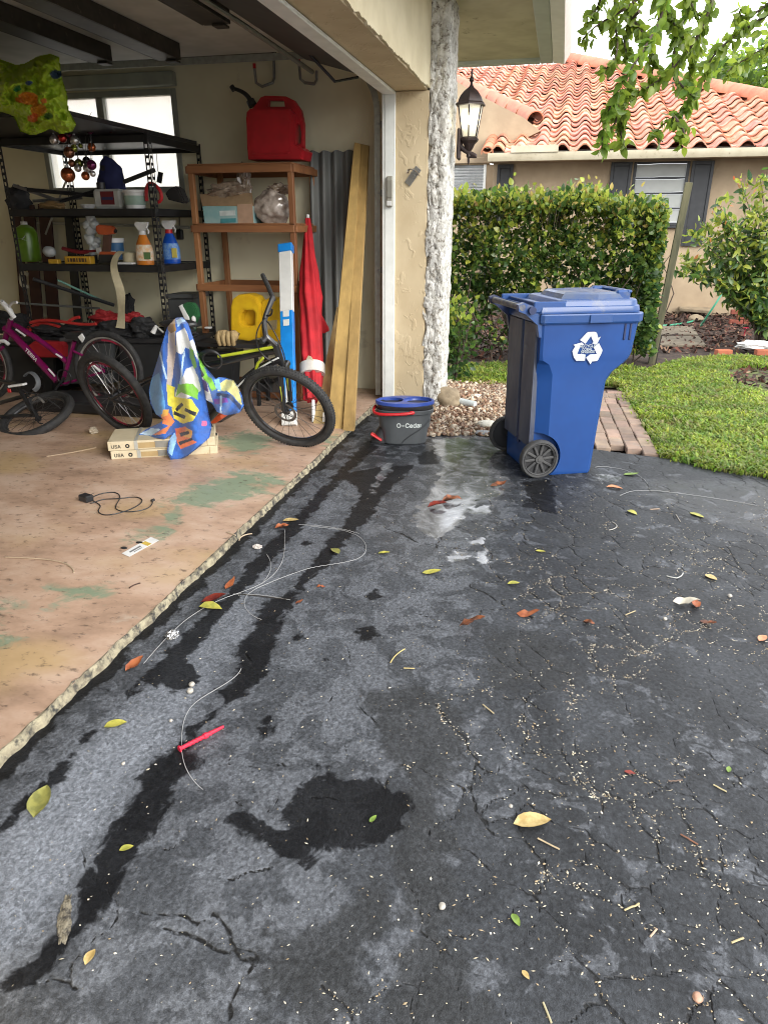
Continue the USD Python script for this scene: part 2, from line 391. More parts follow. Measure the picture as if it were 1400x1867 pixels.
small_px = [[(460, 1330), (480, 1305), (505, 1300), (500, 1325), (480, 1358), (465, 1345)], [(372, 1545), (385, 1537), (397, 1543), (392, 1552), (378, 1553)], [(225, 1400), (250, 1392), (262, 1400), (240, 1408)],
            [(540, 990), (560, 985), (575, 992), (555, 998)], [(580, 985), (605, 978), (612, 988), (590, 996)], [(590, 1200), (598, 1183), (606, 1195), (600, 1215)], [(560, 1395), (590, 1390), (610, 1400), (585, 1404)],
            [(640, 1150), (680, 1140), (700, 1160), (660, 1172)], [(655, 1085), (690, 1070), (700, 1090), (670, 1105)], [(945, 880), (1000, 872), (1010, 890), (960, 905)], [(1010, 880), (1020, 940), (950, 925), (960, 905)],
            [(760, 830), (800, 810), (800, 845), (760, 850)], [(520, 1160), (545, 1150), (560, 1165), (530, 1172)]]
stain = sdf(DP, [gpoly(q) for q in [seam_px, blob_px, rim_px] + small_px])
stain = np.maximum(stain, DP[:, 1] - 1.395 - .10 * (meshkit.fbm(np.column_stack([DP * (5, 9), DP[:, :1] * 0]), 4, 61) - .5))
seal_px = [[(660, 1260), (760, 1245), (850, 1300), (860, 1380), (800, 1440), (840, 1560), (820, 1700), (900, 1840), (880, 1900), (690, 1900), (740, 1700), (700, 1600), (740, 1450), (680, 1330)],
           [(480, 1700), (560, 1690), (640, 1640), (690, 1600), (720, 1650), (660, 1750), (680, 1867), (560, 1900), (470, 1800)], [(960, 950), (1100, 900), (1140, 960), (1050, 1010)], [(880, 1150), (1000, 1150), (1080, 1250), (900, 1260)]]
seal = sdf(DP, [gpoly(q) for q in seal_px])
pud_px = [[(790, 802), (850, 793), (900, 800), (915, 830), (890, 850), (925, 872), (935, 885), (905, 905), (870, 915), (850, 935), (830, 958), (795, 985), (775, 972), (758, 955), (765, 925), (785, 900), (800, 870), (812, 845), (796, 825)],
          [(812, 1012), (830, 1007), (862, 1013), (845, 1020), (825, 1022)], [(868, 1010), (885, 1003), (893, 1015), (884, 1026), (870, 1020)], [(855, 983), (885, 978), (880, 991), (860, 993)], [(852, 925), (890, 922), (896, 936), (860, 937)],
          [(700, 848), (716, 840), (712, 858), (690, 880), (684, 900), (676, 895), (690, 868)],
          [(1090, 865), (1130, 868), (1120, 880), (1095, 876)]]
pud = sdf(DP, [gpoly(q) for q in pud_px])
damp_px = [[(1180, 870), (1420, 880), (1450, 960), (1400, 975), (1300, 950), (1220, 925), (1160, 890)], [(700, 800), (940, 795), (1010, 900), (940, 1000), (860, 1060), (700, 1040), (660, 900)]]
damp = sdf(DP, [gpoly(q) for q in damp_px])
crack = np.clip(crack + .006 * (meshkit.fbm(np.column_stack([DP * 3.3, np.zeros(len(DP))]), 4, 77) - .50), 0, .3)
n1 = meshkit.fbm(np.column_stack([DP * 3.0, np.zeros(len(DP))]), 5, 21)
n2 = meshkit.fbm(np.column_stack([DP * 25.0, np.zeros(len(DP))]), 4, 22)
dz = 0.008 * (n1 - 0.5) + 0.0016 * (n2 - 0.5) - 0.0025 * np.exp(-(crack / 0.006) ** 2)
pk = np.clip(pud / 0.05 + 0.5, 0, 1); dz = dz * (1 - pk) - 0.002 * pk
dz *= np.clip((gx.ravel() - 0.2) * 2, 0, 1)
drive_m = usdkit.material(stage, LK + 'asphalt', {
    'g': ('geometry', {}), 'ac': ('attribute', {'attribute': 'crack'}), 'as': ('attribute', {'attribute': 'stain'}), 'al': ('attribute', {'attribute': 'seal'}),
    'ap': ('attribute', {'attribute': 'puddle'}), 'ad': ('attribute', {'attribute': 'damp'}), 'aw': ('attribute', {'attribute': 'worn'}),
    'na': ('noise_texture', {'scale': 14.0, 'detail': 8.0, 'roughness': 0.62, 'distortion': 0.6}), 'nb': ('noise_texture', {'scale': 70.0, 'detail': 5.0, 'roughness': 0.65}),
    'nc': ('noise_texture', {'scale': 3.2, 'detail': 7.0, 'roughness': 0.6, 'distortion': 0.8}), 'nd': ('noise_texture', {'scale': 420.0, 'detail': 2.0}), 've': ('voronoi_texture', {'scale': 130.0}), 'vs': ('separate_color', {}), 'vm': ('map_range', {'to_min': 0.72, 'to_max': 1.30}), 'gm3': ('vector_math', {'math_type': 'scale'}),
    'nf': ('noise_texture', {'scale': 8.0, 'detail': 9.0, 'roughness': 0.64, 'distortion': 0.5}),
    # asphalt: grey, worn lighter in patches, fine grain
    'base': ('rgb_ramp', {'ramp': [(0.30, (0.011, 0.012, 0.0138)), (0.50, (0.0195, 0.0212, 0.024)), (0.64, (0.034, 0.037, 0.042))]}),
    'wr': ('map_range', {'from_min': 0.495, 'from_max': 0.55, 'range_type': 'smoothstep', 'clamp': True}), 'wmul': ('math', {'math_type': 'add'}),
    'aa': ('attribute', {'attribute': 'apron'}), 'an': ('map_range', {'from_min': 0.3, 'from_max': 0.7, 'to_min': 0.75, 'to_max': 1.05}), 'am': ('math', {'math_type': 'multiply'}), 'apm': ('mix_color', {'b': (0.225, 0.242, 0.272)}), 'worn': ('mix_color', {'b': (0.150, 0.159, 0.177)}), 'wfac': ('math', {'math_type': 'multiply', 'value2': 0.36}),
    
    'gr': ('map_range', {'from_min': 0.25, 'from_max': 0.8, 'to_min': 0.42, 'to_max': 1.62}), 'gm': ('vector_math', {'math_type': 'scale'}),
    'g2': ('map_range', {'from_min': 0.3, 'from_max': 0.7, 'to_min': 0.66, 'to_max': 1.34}), 'gm2': ('vector_math', {'math_type': 'scale'}),
    # sealed dark areas
    'l1': ('math', {'math_type': 'multiply_add', 'value2': 0.22, 'value3': -0.11}), 'l2': ('math', {'math_type': 'add'}),
    'lr': ('map_range', {'from_min': -0.02, 'from_max': 0.03, 'range_type': 'smoothstep', 'to_max': 0.8, 'clamp': True}), 'lm': ('mix_color', {'b': (0.020, 0.021, 0.022)}),
    # black stains with crisp ragged rims
    's1': ('math', {'math_type': 'multiply_add', 'value2': 0.15, 'value3': -0.083}), 's2': ('math', {'math_type': 'add'}),
    'sr': ('map_range', {'from_min': -0.007, 'from_max': 0.014, 'range_type': 'smoothstep', 'to_max': 0.90, 'clamp': True}), 'smx': ('mix_color', {'b': (0.005, 0.005, 0.0055)}),
    # cracks
    'c1': ('math', {'math_type': 'multiply_add', 'value2': 0.012, 'value3': -0.0058}), 'c2': ('math', {'math_type': 'add'}),
    'crr': ('map_range', {'from_min': 0.0016, 'from_max': 0.0052, 'to_min': 1.0, 'to_max': 0.0, 'range_type': 'smoothstep', 'clamp': True}), 'cm': ('mix_color', {'b': (0.006, 0.006, 0.006)}),
    # standing water, with pale sky glare painted into its colour
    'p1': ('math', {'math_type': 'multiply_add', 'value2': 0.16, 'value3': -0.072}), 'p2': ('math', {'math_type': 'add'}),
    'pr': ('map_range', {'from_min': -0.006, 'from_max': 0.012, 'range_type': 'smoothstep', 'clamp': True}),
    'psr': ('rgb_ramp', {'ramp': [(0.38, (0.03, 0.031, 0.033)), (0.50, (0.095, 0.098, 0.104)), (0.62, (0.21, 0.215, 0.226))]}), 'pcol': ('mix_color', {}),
    'd1': ('math', {'math_type': 'multiply_add', 'value2': 0.5, 'value3': -0.25}), 'd2': ('math', {'math_type': 'add'}),
    'dr': ('map_range', {'from_min': -0.05, 'from_max': 0.1, 'range_type': 'smoothstep', 'clamp': True}),
    'r0': ('map_range', {'from_min': 0.3, 'from_max': 0.7, 'to_min': 0.62, 'to_max': 0.48, 'clamp': True}), 'r1': ('mix_float', {'b': 0.24}), 'r2': ('mix_float', {'b': 0.42}), 'r3': ('mix_float', {'b': 0.10}), 'sp': ('map_range', {'from_min': 0.0, 'from_max': 0.93, 'to_min': 0.34, 'to_max': 0.10}), 'sp2': ('mix_float', {'b': 0.9}),
    'hb': ('math', {'math_type': 'multiply_add', 'value2': 0.35}), 'hc': ('math', {'math_type': 'multiply_add', 'value2': -1.8}),
    'bst': ('map_range', {'from_min': 0.0, 'from_max': 1.0, 'to_min': 0.5, 'to_max': 0.03, 'clamp': True}),
    'b': ('bump', {'distance': 0.006}), 'p': ('principled_bsdf', {})},
    [(f'g.position', f'{q}.vector') for q in ('na', 'nb', 'nc', 'nd', 'nf', 've')] + [
        ('nc.fac', 'base.fac'), ('nf.fac', 'wmul.value1'), ('aw.fac', 'wmul.value2'), ('wmul.value', 'wr.value'), ('wr.result', 'wfac.value1'), ('base.color', 'worn.a'), ('na.fac', 'an.value'), ('an.result', 'am.value1'), ('aa.fac', 'am.value2'), ('wfac.value', 'worn.fac'), ('worn.result', 'apm.a'), ('am.value', 'apm.fac'),
        ('al.fac', 'l2.value2'), ('na.fac', 'l1.value1'), ('l1.value', 'l2.value1'), ('l2.value', 'lr.value'), ('lr.result', 'lm.fac'), ('apm.result', 'lm.a'),
        ('nb.fac', 'gr.value'), ('lm.result', 'gm.vector1'), ('gr.result', 'gm.scale'), ('nd.fac', 'g2.value'), ('gm.vector', 'gm2.vector1'), ('g2.result', 'gm2.scale'),
        ('na.fac', 's1.value1'), ('s1.value', 's2.value1'), ('as.fac', 's2.value2'), ('s2.value', 'sr.value'), ('sr.result', 'smx.fac'), ('ve.color', 'vs.color'), ('vs.r', 'vm.value'), ('gm2.vector', 'gm3.vector1'), ('vm.result', 'gm3.scale'), ('gm3.vector', 'smx.a'),
        ('na.fac', 'c1.value1'), ('c1.value', 'c2.value1'), ('ac.fac', 'c2.value2'), ('c2.value', 'crr.value'), ('crr.result', 'cm.fac'), ('smx.result', 'cm.a'),
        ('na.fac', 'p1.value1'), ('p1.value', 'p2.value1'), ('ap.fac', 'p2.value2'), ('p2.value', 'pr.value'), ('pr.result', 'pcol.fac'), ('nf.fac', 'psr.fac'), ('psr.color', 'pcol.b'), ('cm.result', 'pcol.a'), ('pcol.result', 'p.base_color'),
        ('nf.fac', 'd1.value1'), ('d1.value', 'd2.value1'), ('ad.fac', 'd2.value2'), ('d2.value', 'dr.value'),
        ('nb.fac', 'r0.value'), ('r0.result', 'r1.a'), ('dr.result', 'r1.fac'), ('r1.result', 'r2.a'), ('sr.result', 'r2.fac'), ('r2.result', 'r3.a'), ('pr.result', 'r3.fac'), ('r3.result', 'p.roughness'),
        ('sr.result', 'sp.value'), ('sp.result', 'sp2.a'), ('pr.result', 'sp2.fac'), ('sp2.result', 'p.specular_ior_level'), ('nd.fac', 'hb.value1'), ('nb.fac', 'hb.value3'), ('crr.result', 'hc.value1'), ('hb.value', 'hc.value3'), ('hc.value', 'b.height'), ('pr.result', 'bst.value'), ('bst.result', 'b.strength'), ('b.normal', 'p.normal')],
    surface='p.BSDF')
worn_w = -.075 + .095 * np.clip((DP[:, 1] + .15) / 0.6, 0, 1) + .16 * (n1 - .5)
strip = sdf(DP, [gpoly([(-700, 1850), (0, 1500), (120, 1385), (220, 1290), (300, 1200), (400, 1105), (480, 1005), (560, 925), (640, 840), (640, 900), (560, 1000), (480, 1120), (400, 1230), (330, 1340), (240, 1430), (140, 1600), (0, 1790), (-300, 2100)])])
apron = (.14 + .52 * np.clip(1 - (DP[:, 0] - 1.35) / 1.5, 0, 1)) * np.clip(strip / .10 + .4, 0, 1) + .17 * np.clip((DP[:, 1] + .05) / .6, 0, 1) * np.clip(1 - (DP[:, 0] - 3.4) / 1.2, 0, 1); apron = np.clip(apron, 0, .95)
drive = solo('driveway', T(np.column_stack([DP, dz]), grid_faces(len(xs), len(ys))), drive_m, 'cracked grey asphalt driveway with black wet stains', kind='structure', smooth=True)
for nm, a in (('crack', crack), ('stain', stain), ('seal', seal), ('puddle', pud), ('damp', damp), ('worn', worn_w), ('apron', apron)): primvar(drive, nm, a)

# garage floor: worn red-brown paint over green paint over concrete
FZ = 0.030
fxs, fys = np.arange(0.3, 6.56, 0.02), np.arange(1.47, 7.25, 0.02)
fx, fy = np.meshgrid(fxs, fys, indexing='ij'); FP = np.stack([fx.ravel(), fy.ravel()], 1)
green = sdf(FP, [gpoly(q, FZ) for q in [[(395, 800), (450, 785), (505, 798), (490, 815), (440, 828), (405, 818)], [(300, 915), (340, 892), (370, 880), (400, 868), (445, 860), (500, 866), (522, 880), (480, 890), (472, 905), (420, 918), (380, 927), (330, 922)],
               [(225, 992), (255, 975), (275, 985), (250, 1000)], [(100, 1075), (180, 1060), (190, 1085), (120, 1095)], [(-30, 1100), (6, 1110), (10, 1180), (-30, 1200)], [(580, 800), (610, 792), (600, 815)], [(300, 940), (330, 930), (320, 960), (280, 985)]]])
floor_m = usdkit.material(stage, LK + 'garage_floor_paint', {
    'g': ('geometry', {}), 'a': ('attribute', {'attribute': 'green'}), 'm': ('mapping', {'scale': (1.0, 0.6, 1.0)}),
    'n1': ('noise_texture', {'scale': 3.4, 'detail': 9.0, 'roughness': 0.70}), 'n2': ('noise_texture', {'scale': 11.0, 'detail': 8.0, 'roughness': 0.68, 'distortion': 0.5}),
    'n3': ('noise_texture', {'scale': 30.0, 'detail': 6.0, 'roughness': 0.7}), 'n4': ('noise_texture', {'scale': 1.3, 'detail': 5.0}),
    'base': ('rgb_ramp', {'ramp': [(0.30, (0.27, 0.178, 0.122)), (0.48, (0.44, 0.295, 0.208)), (0.62, (0.53, 0.385, 0.290))]}),
    'yr': ('map_range', {'from_min': 0.50, 'from_max': 0.66, 'to_max': 0.7, 'clamp': True, 'range_type': 'smoothstep'}), 'ym': ('mix_color', {'b': (0.46, 0.32, 0.15)}),
    'q1': ('math', {'math_type': 'multiply_add', 'value2': 0.72, 'value3': -0.365}), 'q2': ('math', {'math_type': 'add'}),
    'gr': ('map_range', {'from_min': -0.05, 'from_max': 0.08, 'to_max': 0.85, 'clamp': True, 'range_type': 'smoothstep'}), 'gm': ('mix_color', {'b': (0.17, 0.25, 0.165)}),
    'wr': ('map_range', {'from_min': 0.60, 'from_max': 0.70, 'to_max': 0.5, 'clamp': True}), 'wm': ('mix_color', {'b': (0.45, 0.38, 0.30)}),
    'dr': ('map_range', {'from_min': 0.34, 'from_max': 0.43, 'to_min': 0.70, 'to_max': 0.0, 'clamp': True}), 'dm': ('mix_color', {'b': (0.075, 0.05, 0.036)}),
    'rr': ('map_range', {'from_min': 0.3, 'from_max': 0.7, 'to_min': 0.34, 'to_max': 0.6}), 'b': ('bump', {'strength': 0.25, 'distance': 0.004}), 'p': ('principled_bsdf', {})},
    [('g.position', 'm.vector')] + [('m.vector', f'{q}.vector') for q in ('n1', 'n2', 'n3', 'n4')] + [
        ('n1.fac', 'base.fac'), ('n4.fac', 'yr.value'), ('base.color', 'ym.a'), ('yr.result', 'ym.fac'), ('n2.fac', 'q1.value1'), ('q1.value', 'q2.value1'), ('a.fac', 'q2.value2'), ('q2.value', 'gr.value'),
        ('ym.result', 'gm.a'), ('gr.result', 'gm.fac'), ('n2.fac', 'wr.value'), ('gm.result', 'wm.a'), ('wr.result', 'wm.fac'), ('n3.fac', 'dr.value'), ('wm.result', 'dm.a'), ('dr.result', 'dm.fac'),
        ('dm.result', 'p.base_color'), ('n2.fac', 'rr.value'), ('rr.result', 'p.roughness'), ('n3.fac', 'b.height'), ('b.normal', 'p.normal')], surface='p.BSDF')
gf = solo('garage_floor', T(np.column_stack([FP, np.full(len(FP), FZ)]), grid_faces(len(fxs), len(fys))), floor_m, 'worn red brown painted concrete garage floor', kind='structure', smooth=True)
primvar(gf, 'green', np.clip(green, -0.4, 0.2))
# broken concrete lip between floor and driveway
lx = np.arange(0.3, 6.2, 0.012); jn = meshkit.fbm(np.column_stack([lx * 14, lx * 0, lx * 0]), 5, 4) - 0.5; jm = meshkit.fbm(np.column_stack([lx * 30, lx * 0, lx * 0]), 4, 9) - 0.5
rows = [(1.472, FZ + .0005), (1.467, FZ + .0025), (1.462, FZ + .002), (1.455, 0.010), (1.449, -0.012)]
V = np.array([[x, y + (a * 0.03 if i in (1, 2, 3) else 0) + b * 0.02 * (i > 0), z + (b * 0.012 if i in (2, 3) else 0)] for i, (y, z) in enumerate(rows) for x, a, b in zip(lx, jn, jm)])
V = V.reshape(len(rows), len(lx), 3).transpose(1, 0, 2).reshape(-1, 3)
solo('threshold_lip', T(V, grid_faces(len(lx), len(rows))), mat('lip_concrete', (0.34, 0.30, 0.20), 0.85, col2=(0.15, 0.125, 0.085), scale=22, lo=0.4, hi=0.66, bump=0.8, bscale=120, dirt=((0.04, 0.038, 0.034), 26.0, 0.47, 0.62)),
     'broken pale concrete lip along the garage floor', kind='structure')

# soil, lawn, gravel bed
soil_m = mat('soil', (0.055, 0.034, 0.024), 0.95, col2=(0.022, 0.014, 0.010), scale=9, bump=1.0, bscale=60, dirt=((0.12, 0.08, 0.055), 40.0, 0.58, 0.7))
gs = np.concatenate([[-90, -40, -20, -12], np.arange(-6, 6.01, 0.12), [9, 14, 30, 90]]); gxs = np.concatenate([[-90, -30, -16], np.arange(3, 17.01, 0.12), [25, 50, 140]])
a, b = np.meshgrid(gxs, gs, indexing='ij'); Pg = np.column_stack([a.ravel(), b.ravel()])
zg = -0.035 + 0.03 * (meshkit.fbm(np.column_stack([Pg * 1.6, Pg[:, :1] * 0]), 4, 2) - 0.5) * ((Pg[:, 0] > 6.8) & (Pg[:, 0] < 16.5))
zg = np.where((Pg[:, 0] < 6.0), -0.06, zg)
solo('ground', T(np.column_stack([Pg, zg]), grid_faces(len(gxs), len(gs))), soil_m, 'dark mulch and soil around the lawn', kind='structure', smooth=True)
lawn_poly = [gpoly([(1128, 700), (1160, 682), (1250, 656), (1330, 650), (1420, 655), (1600, 690), (1700, 960), (1500, 905), (1400, 870), (1330, 860), (1260, 846), (1212, 834), (1196, 800), (1170, 762), (1150, 738)]),
             gpoly([(825, 668), (930, 662), (1050, 662), (1160, 672), (1135, 702), (1000, 704), (930, 706), (835, 698)])]
lawn = shapely.union_all(lawn_poly)
bare = gpoly([(1318, 672), (1360, 668), (1430, 672), (1480, 720), (1420, 728), (1370, 712), (1325, 695)])
lawn_g = lawn.difference(bare)
def sheet(poly, z, cell=0.1):
    m = extr(poly, 0.004); m.apply_translation([0, 0, z - 0.004]); return m
solo('lawn_soil', sheet(lawn.buffer(0.03), -0.010), mat('lawn_ground', (0.10, 0.12, 0.03), 0.95, col2=(0.045, 0.040, 0.020), scale=12, bump=0.6), 'thin turf soil under the grass', kind='structure')
gravel_poly = gpoly([(792, 700), (850, 694), (945, 702), (960, 796), (850, 792), (775, 794), (770, 760)])
solo('gravel_bed', sheet(gravel_poly, -0.006), mat('gravel_soil', (0.16, 0.10, 0.065), 0.95, col2=(0.05, 0.03, 0.02), scale=20, bump=0.9), 'gravel bed base beside the pier', kind='structure')

def instancer(name, protos, pos, ori, scl, idx, label, cat=None, parent='/World', mats=None, color=None):
    """uncountable small things: one PointInstancer"""
    p = numbered(parent, name)
    pi = UsdGeom.PointInstancer.Define(stage, p)
    rel = pi.CreatePrototypesRel()
    for i, (m, mm, sm_) in enumerate(protos):
        q = usdkit.mesh(stage, f'{p}/piece_{i:03d}', m, mm, smooth=sm_)
        rel.AddTarget(q.GetPath())
    pi.CreateProtoIndicesAttr(Vt.IntArray.FromNumpy(np.asarray(idx, np.int32)))
    pi.CreatePositionsAttr(Vt.Vec3fArray.FromNumpy((np.asarray(pos) - base_of.get(parent, np.zeros(3))).astype(np.float32)))
    q = np.asarray(ori, np.float64)
    pi.CreateOrientationsAttr(Vt.QuathArray([Gf.Quath(float(a), float(b), float(c), float(d)) for a, b, c, d in q]))
    s = np.asarray(scl, np.float32); s = np.repeat(s[:, None], 3, 1) if s.ndim == 1 else s
    pi.CreateScalesAttr(Vt.Vec3fArray.FromNumpy(s))
    tag(pi.GetPrim(), label, cat, kind='stuff')
    return p
def quat_z(a): return np.stack([np.cos(a / 2), 0 * a, 0 * a, np.sin(a / 2)], 1)
def quat_rand(n, r):
    q = r.normal(size=(n, 4)); return q / np.linalg.norm(q, axis=1, keepdims=True)
def inside(poly, n, r):
    x0, y0, x1, y1 = poly.bounds; P = np.zeros((0, 2))
    while len(P) < n:
        q = np.stack([r.uniform(x0, x1, 4 * n), r.uniform(y0, y1, 4 * n)], 1)
        P = np.vstack([P, q[shapely.contains_xy(poly, q[:, 0], q[:, 1])]])
    return P[:n]
# grass: low broad-bladed ground cover
def tuft(r, n=11, h=0.048, w=0.0065, spread=0.055):
    V, F = [], []
    for _ in range(n):
        a = r.uniform(0, 2 * math.pi); o = r.normal(0, spread * 0.5, 2); hh = h * r.uniform(0.5, 1.2); ww = w * r.uniform(0.6, 1.4); lean = r.uniform(0.3, 1.1) * hh
        d = np.array([math.cos(a), math.sin(a)]); s = np.array([-d[1], d[0]])
        p0, p1, p2 = o, o + d * lean * 0.45, o + d * lean
        b = len(V)
        V += [[*(p0 - s * ww * 0.4), 0], [*(p0 + s * ww * 0.4), 0], [*(p1 + s * ww), hh * 0.75], [*(p1 - s * ww), hh * 0.75], [*p2, hh * r.uniform(0.7, 1.05)]]
        F += [[b, b + 1, b + 2], [b, b + 2, b + 3], [b + 3, b + 2, b + 4]]
    return T(V, F)
gr = np.random.default_rng(3)
grass_ms = [mat('grass_a', (0.27, 0.38, 0.04), 0.5, col2=(0.12, 0.21, 0.03), scale=3, transl=0.45, rnd=0.3, hue=0.02), mat('grass_b', (0.38, 0.43, 0.065), 0.5, col2=(0.19, 0.25, 0.035), scale=3, transl=0.45, rnd=0.3, hue=0.02),
            mat('grass_c', (0.11, 0.19, 0.03), 0.5, col2=(0.22, 0.20, 0.07), scale=5, transl=0.4, rnd=0.3)]
n = 30000; P = inside(lawn_g, n, gr)
keep = meshkit.fbm(np.column_stack([P * 2.2, P[:, :1] * 0]), 4, 5) + gr.normal(0, 0.1, n) > 0.40
P = P[keep]; n = len(P)
instancer('lawn_grass', [(tuft(gr), grass_ms[i % 3], False) for i in range(6)], np.column_stack([P, np.full(n, -0.011)]), quat_z(gr.uniform(0, 6.28, n)), gr.uniform(0.6, 1.25, n), gr.integers(0, 6, n), 'bright green low grass lawn beyond the driveway', 'grass')
# gravel stones and fallen dry bits
def pebble(r): return blob((0, 0, 0), (0.017 * r.uniform(.7, 1.3), 0.012 * r.uniform(.7, 1.3), 0.008), 1, 0.35, 1.3, int(r.integers(99)))
peb_ms = [mat(f'pebble_{i}', c, 0.7, col2=tuple(x * .6 for x in c), scale=30, rnd=0.3) for i, c in enumerate([(0.42, 0.29, 0.18), (0.27, 0.15, 0.09), (0.58, 0.48, 0.36), (0.18, 0.11, 0.07)])]
n = 5200; P = inside(gravel_poly.buffer(0.02), n, gr)
instancer('gravel', [(pebble(gr), peb_ms[i % 4], 40) for i in range(8)], np.column_stack([P, gr.uniform(-0.004, 0.012, n)]), quat_rand(n, gr), gr.uniform(0.6, 1.7, n), gr.integers(0, 8, n), 'brown and cream gravel beside the stone pier', 'gravel')
# mulch over the beds
chip = lambda r: T(np.array([[-1, -.3, 0], [1, -.35, 0.1], [1.1, .3, 0.05], [-.9, .35, .12]]) * (0.03 * r.uniform(.6, 1.3)), [[0, 1, 2], [0, 2, 3]])
mul_ms = [mat(f'mulch_{i}', c, 0.9, rnd=0.35) for i, c in enumerate([(0.10, 0.035, 0.022), (0.05, 0.028, 0.02), (0.22, 0.13, 0.08)])]
bed = gpoly([(800, 655), (930, 650), (1180, 640), (1400, 640), (1600, 660), (1560, 560), (1200, 562), (800, 575)]).union(bare)
n = 9000; P = inside(bed, n, gr)
qq = quat_rand(n, gr); qq[:, 1:3] *= 0.25; qq /= np.linalg.norm(qq, axis=1, keepdims=True)
instancer('mulch', [(chip(gr), mul_ms[[0, 1, 0, 1, 2][i % 5]], False) for i in range(5)], np.column_stack([P, gr.uniform(-0.03, 0.012, n)]), qq, gr.uniform(0.6, 1.8, n), gr.integers(0, 5, n), 'dark red brown mulch and dead leaves in the flower bed', 'mulch')
# dry seeds scattered over the asphalt, thickest in the cracks
sr_ = np.random.default_rng(8)
cp = crack_pts[(crack_pts[:, 1] < 0.45) & (crack_pts[:, 0] > 0.6) & (crack_pts[:, 0] < 4.3)]
w = np.clip(1.15 - cp[:, 0] * 0.24, 0.05, 1) * np.clip((0.55 - cp[:, 1]) * 1.5, 0.05, 1) * (meshkit.fbm(np.column_stack([cp * 3, cp[:, :1] * 0]), 3, 17) ** 3)
i = sr_.choice(len(cp), 15000, p=w / w.sum()); A = cp[i] + sr_.normal(0, 0.008, (len(i), 2))
B = np.stack([sr_.uniform(0.65, 4.2, 9000), sr_.uniform(-1.6, 1.35, 9000)], 1)
B = B[sr_.random(len(B)) < np.clip(0.75 - (B[:, 1] + 0.2) * 0.45, 0.10, 1) * np.clip(1.2 - B[:, 0] * 0.25, 0.1, 1)]
P = np.vstack([A, B]); n = len(P)
grain = T(np.array([[1, 0, 0], [-1, 0, 0], [0, .5, 0], [0, -.5, 0], [0, 0, .35], [0, 0, -.35]]) * 0.0031, [[0, 2, 4], [2, 1, 4], [1, 3, 4], [3, 0, 4], [2, 0, 5], [1, 2, 5], [3, 1, 5], [0, 3, 5]])
sd_ms = [mat(f'seed_{i}', c, 0.7, rnd=0.25) for i, c in enumerate([(0.56, 0.49, 0.35), (0.62, 0.57, 0.46), (0.32, 0.24, 0.14)])]
dtree = cKDTree(DP); zP = dz[dtree.query(P)[1]]
instancer('fallen_seeds', [(grain, m, False) for m in sd_ms], np.column_stack([P, zP + 0.0012]), quat_z(sr_.uniform(0, 6.28, n)), np.column_stack([sr_.uniform(0.3, 1.7, n), sr_.uniform(0.4, 1.8, n), sr_.uniform(0.5, 1.6, n)]) * (sr_.random((n, 1)) ** 1.5 * .9 + .45), sr_.integers(0, 3, n), 'tiny pale seeds strewn along the driveway cracks', 'seeds')
def dzat(p): return float(dz[dtree.query(p[:2])[1]])

# brick path: every brick
brick_m = mat('brick_clay', (0.27, 0.185, 0.135), 0.8, col2=(0.19, 0.135, 0.105), scale=7, bump=0.6, bscale=120, rnd=0.28, hue=0.015, dirt=((0.20, 0.18, 0.15), 9.0, 0.55, 0.72))
path = thing('brick_path', 'narrow red brick path between the blue cart and the lawn', 'path', (5.6, -0.6, 0))
br = np.random.default_rng(6)
a0, a1 = G(1205, 836)[:2], G(1148, 736)[:2]; dirp = unit(a1 - a0); side = np.array([-dirp[1], dirp[0]])
def brick(c, ang, sx=0.200, sy=0.100):
    return rbox((*c, -0.012 + br.normal(0, 0.003)), (sx, sy, 0.05), 0.006, rotz(ang) @ eul(br.normal(0, .015), br.normal(0, .015), 0))
angp = math.atan2(dirp[1], dirp[0]); L = np.linalg.norm(a1 - a0)
for row in range(5):
    s0 = 0.05 + row * 0.105
    for kk in range(11):
        t = -0.05 + kk * 0.205 + (0.10 if row % 2 else 0)
        c = a0 + dirp * t + side * s0
        if t > 2.05 or c[0] < far_edge(c[1]) + 0.06: continue
        part(path, 'brick', brick(c + br.normal(0, .002, 2), angp + br.normal(0, .012)), brick_m)
c0 = a0 + dirp * 2.0
for row in range(3):
    for kk in range(9):
        c = c0 + np.array([row * 0.105 - 0.12, 0.06 + kk * 0.206 + 0.1 * (row % 2)])
        part(path, 'brick', brick(c, math.pi / 2 + br.normal(0, .02)), brick_m)

# ------------------------------------------------------------ the garage building
stucco = usdkit.material(stage, LK + 'tan_stucco', {
    'g': ('geometry', {}), 'm': ('mapping', {'scale': (1.0, 1.0, 0.8)}), 'n': ('noise_texture', {'scale': 5.0, 'detail': 6.0}), 'r': ('rgb_ramp', {'ramp': [(0.35, (0.62, 0.51, 0.33)), (0.65, (0.54, 0.43, 0.265))]}),
    'v': ('noise_texture', {'scale': 11.0, 'detail': 5.0, 'roughness': 0.55, 'distortion': 0.9}), 'vr': ('map_range', {'from_min': 0.54, 'from_max': 0.66, 'range_type': 'smoothstep', 'clamp': True}),
    'f': ('noise_texture', {'scale': 160.0, 'detail': 3.0}), 'h': ('math', {'math_type': 'multiply_add', 'value2': 0.10}), 'b': ('bump', {'strength': 0.6, 'distance': 0.005}), 'p': ('principled_bsdf', {'roughness': 0.75})},
    [('g.position', 'm.vector'), ('m.vector', 'n.vector'), ('m.vector', 'v.vector'), ('m.vector', 'f.vector'), ('n.fac', 'r.fac'), ('r.color', 'p.base_color'), ('v.fac', 'vr.value'), ('f.fac', 'h.value1'), ('vr.result', 'h.value3'),
     ('h.value', 'b.height'), ('b.normal', 'p.normal')], surface='p.BSDF')
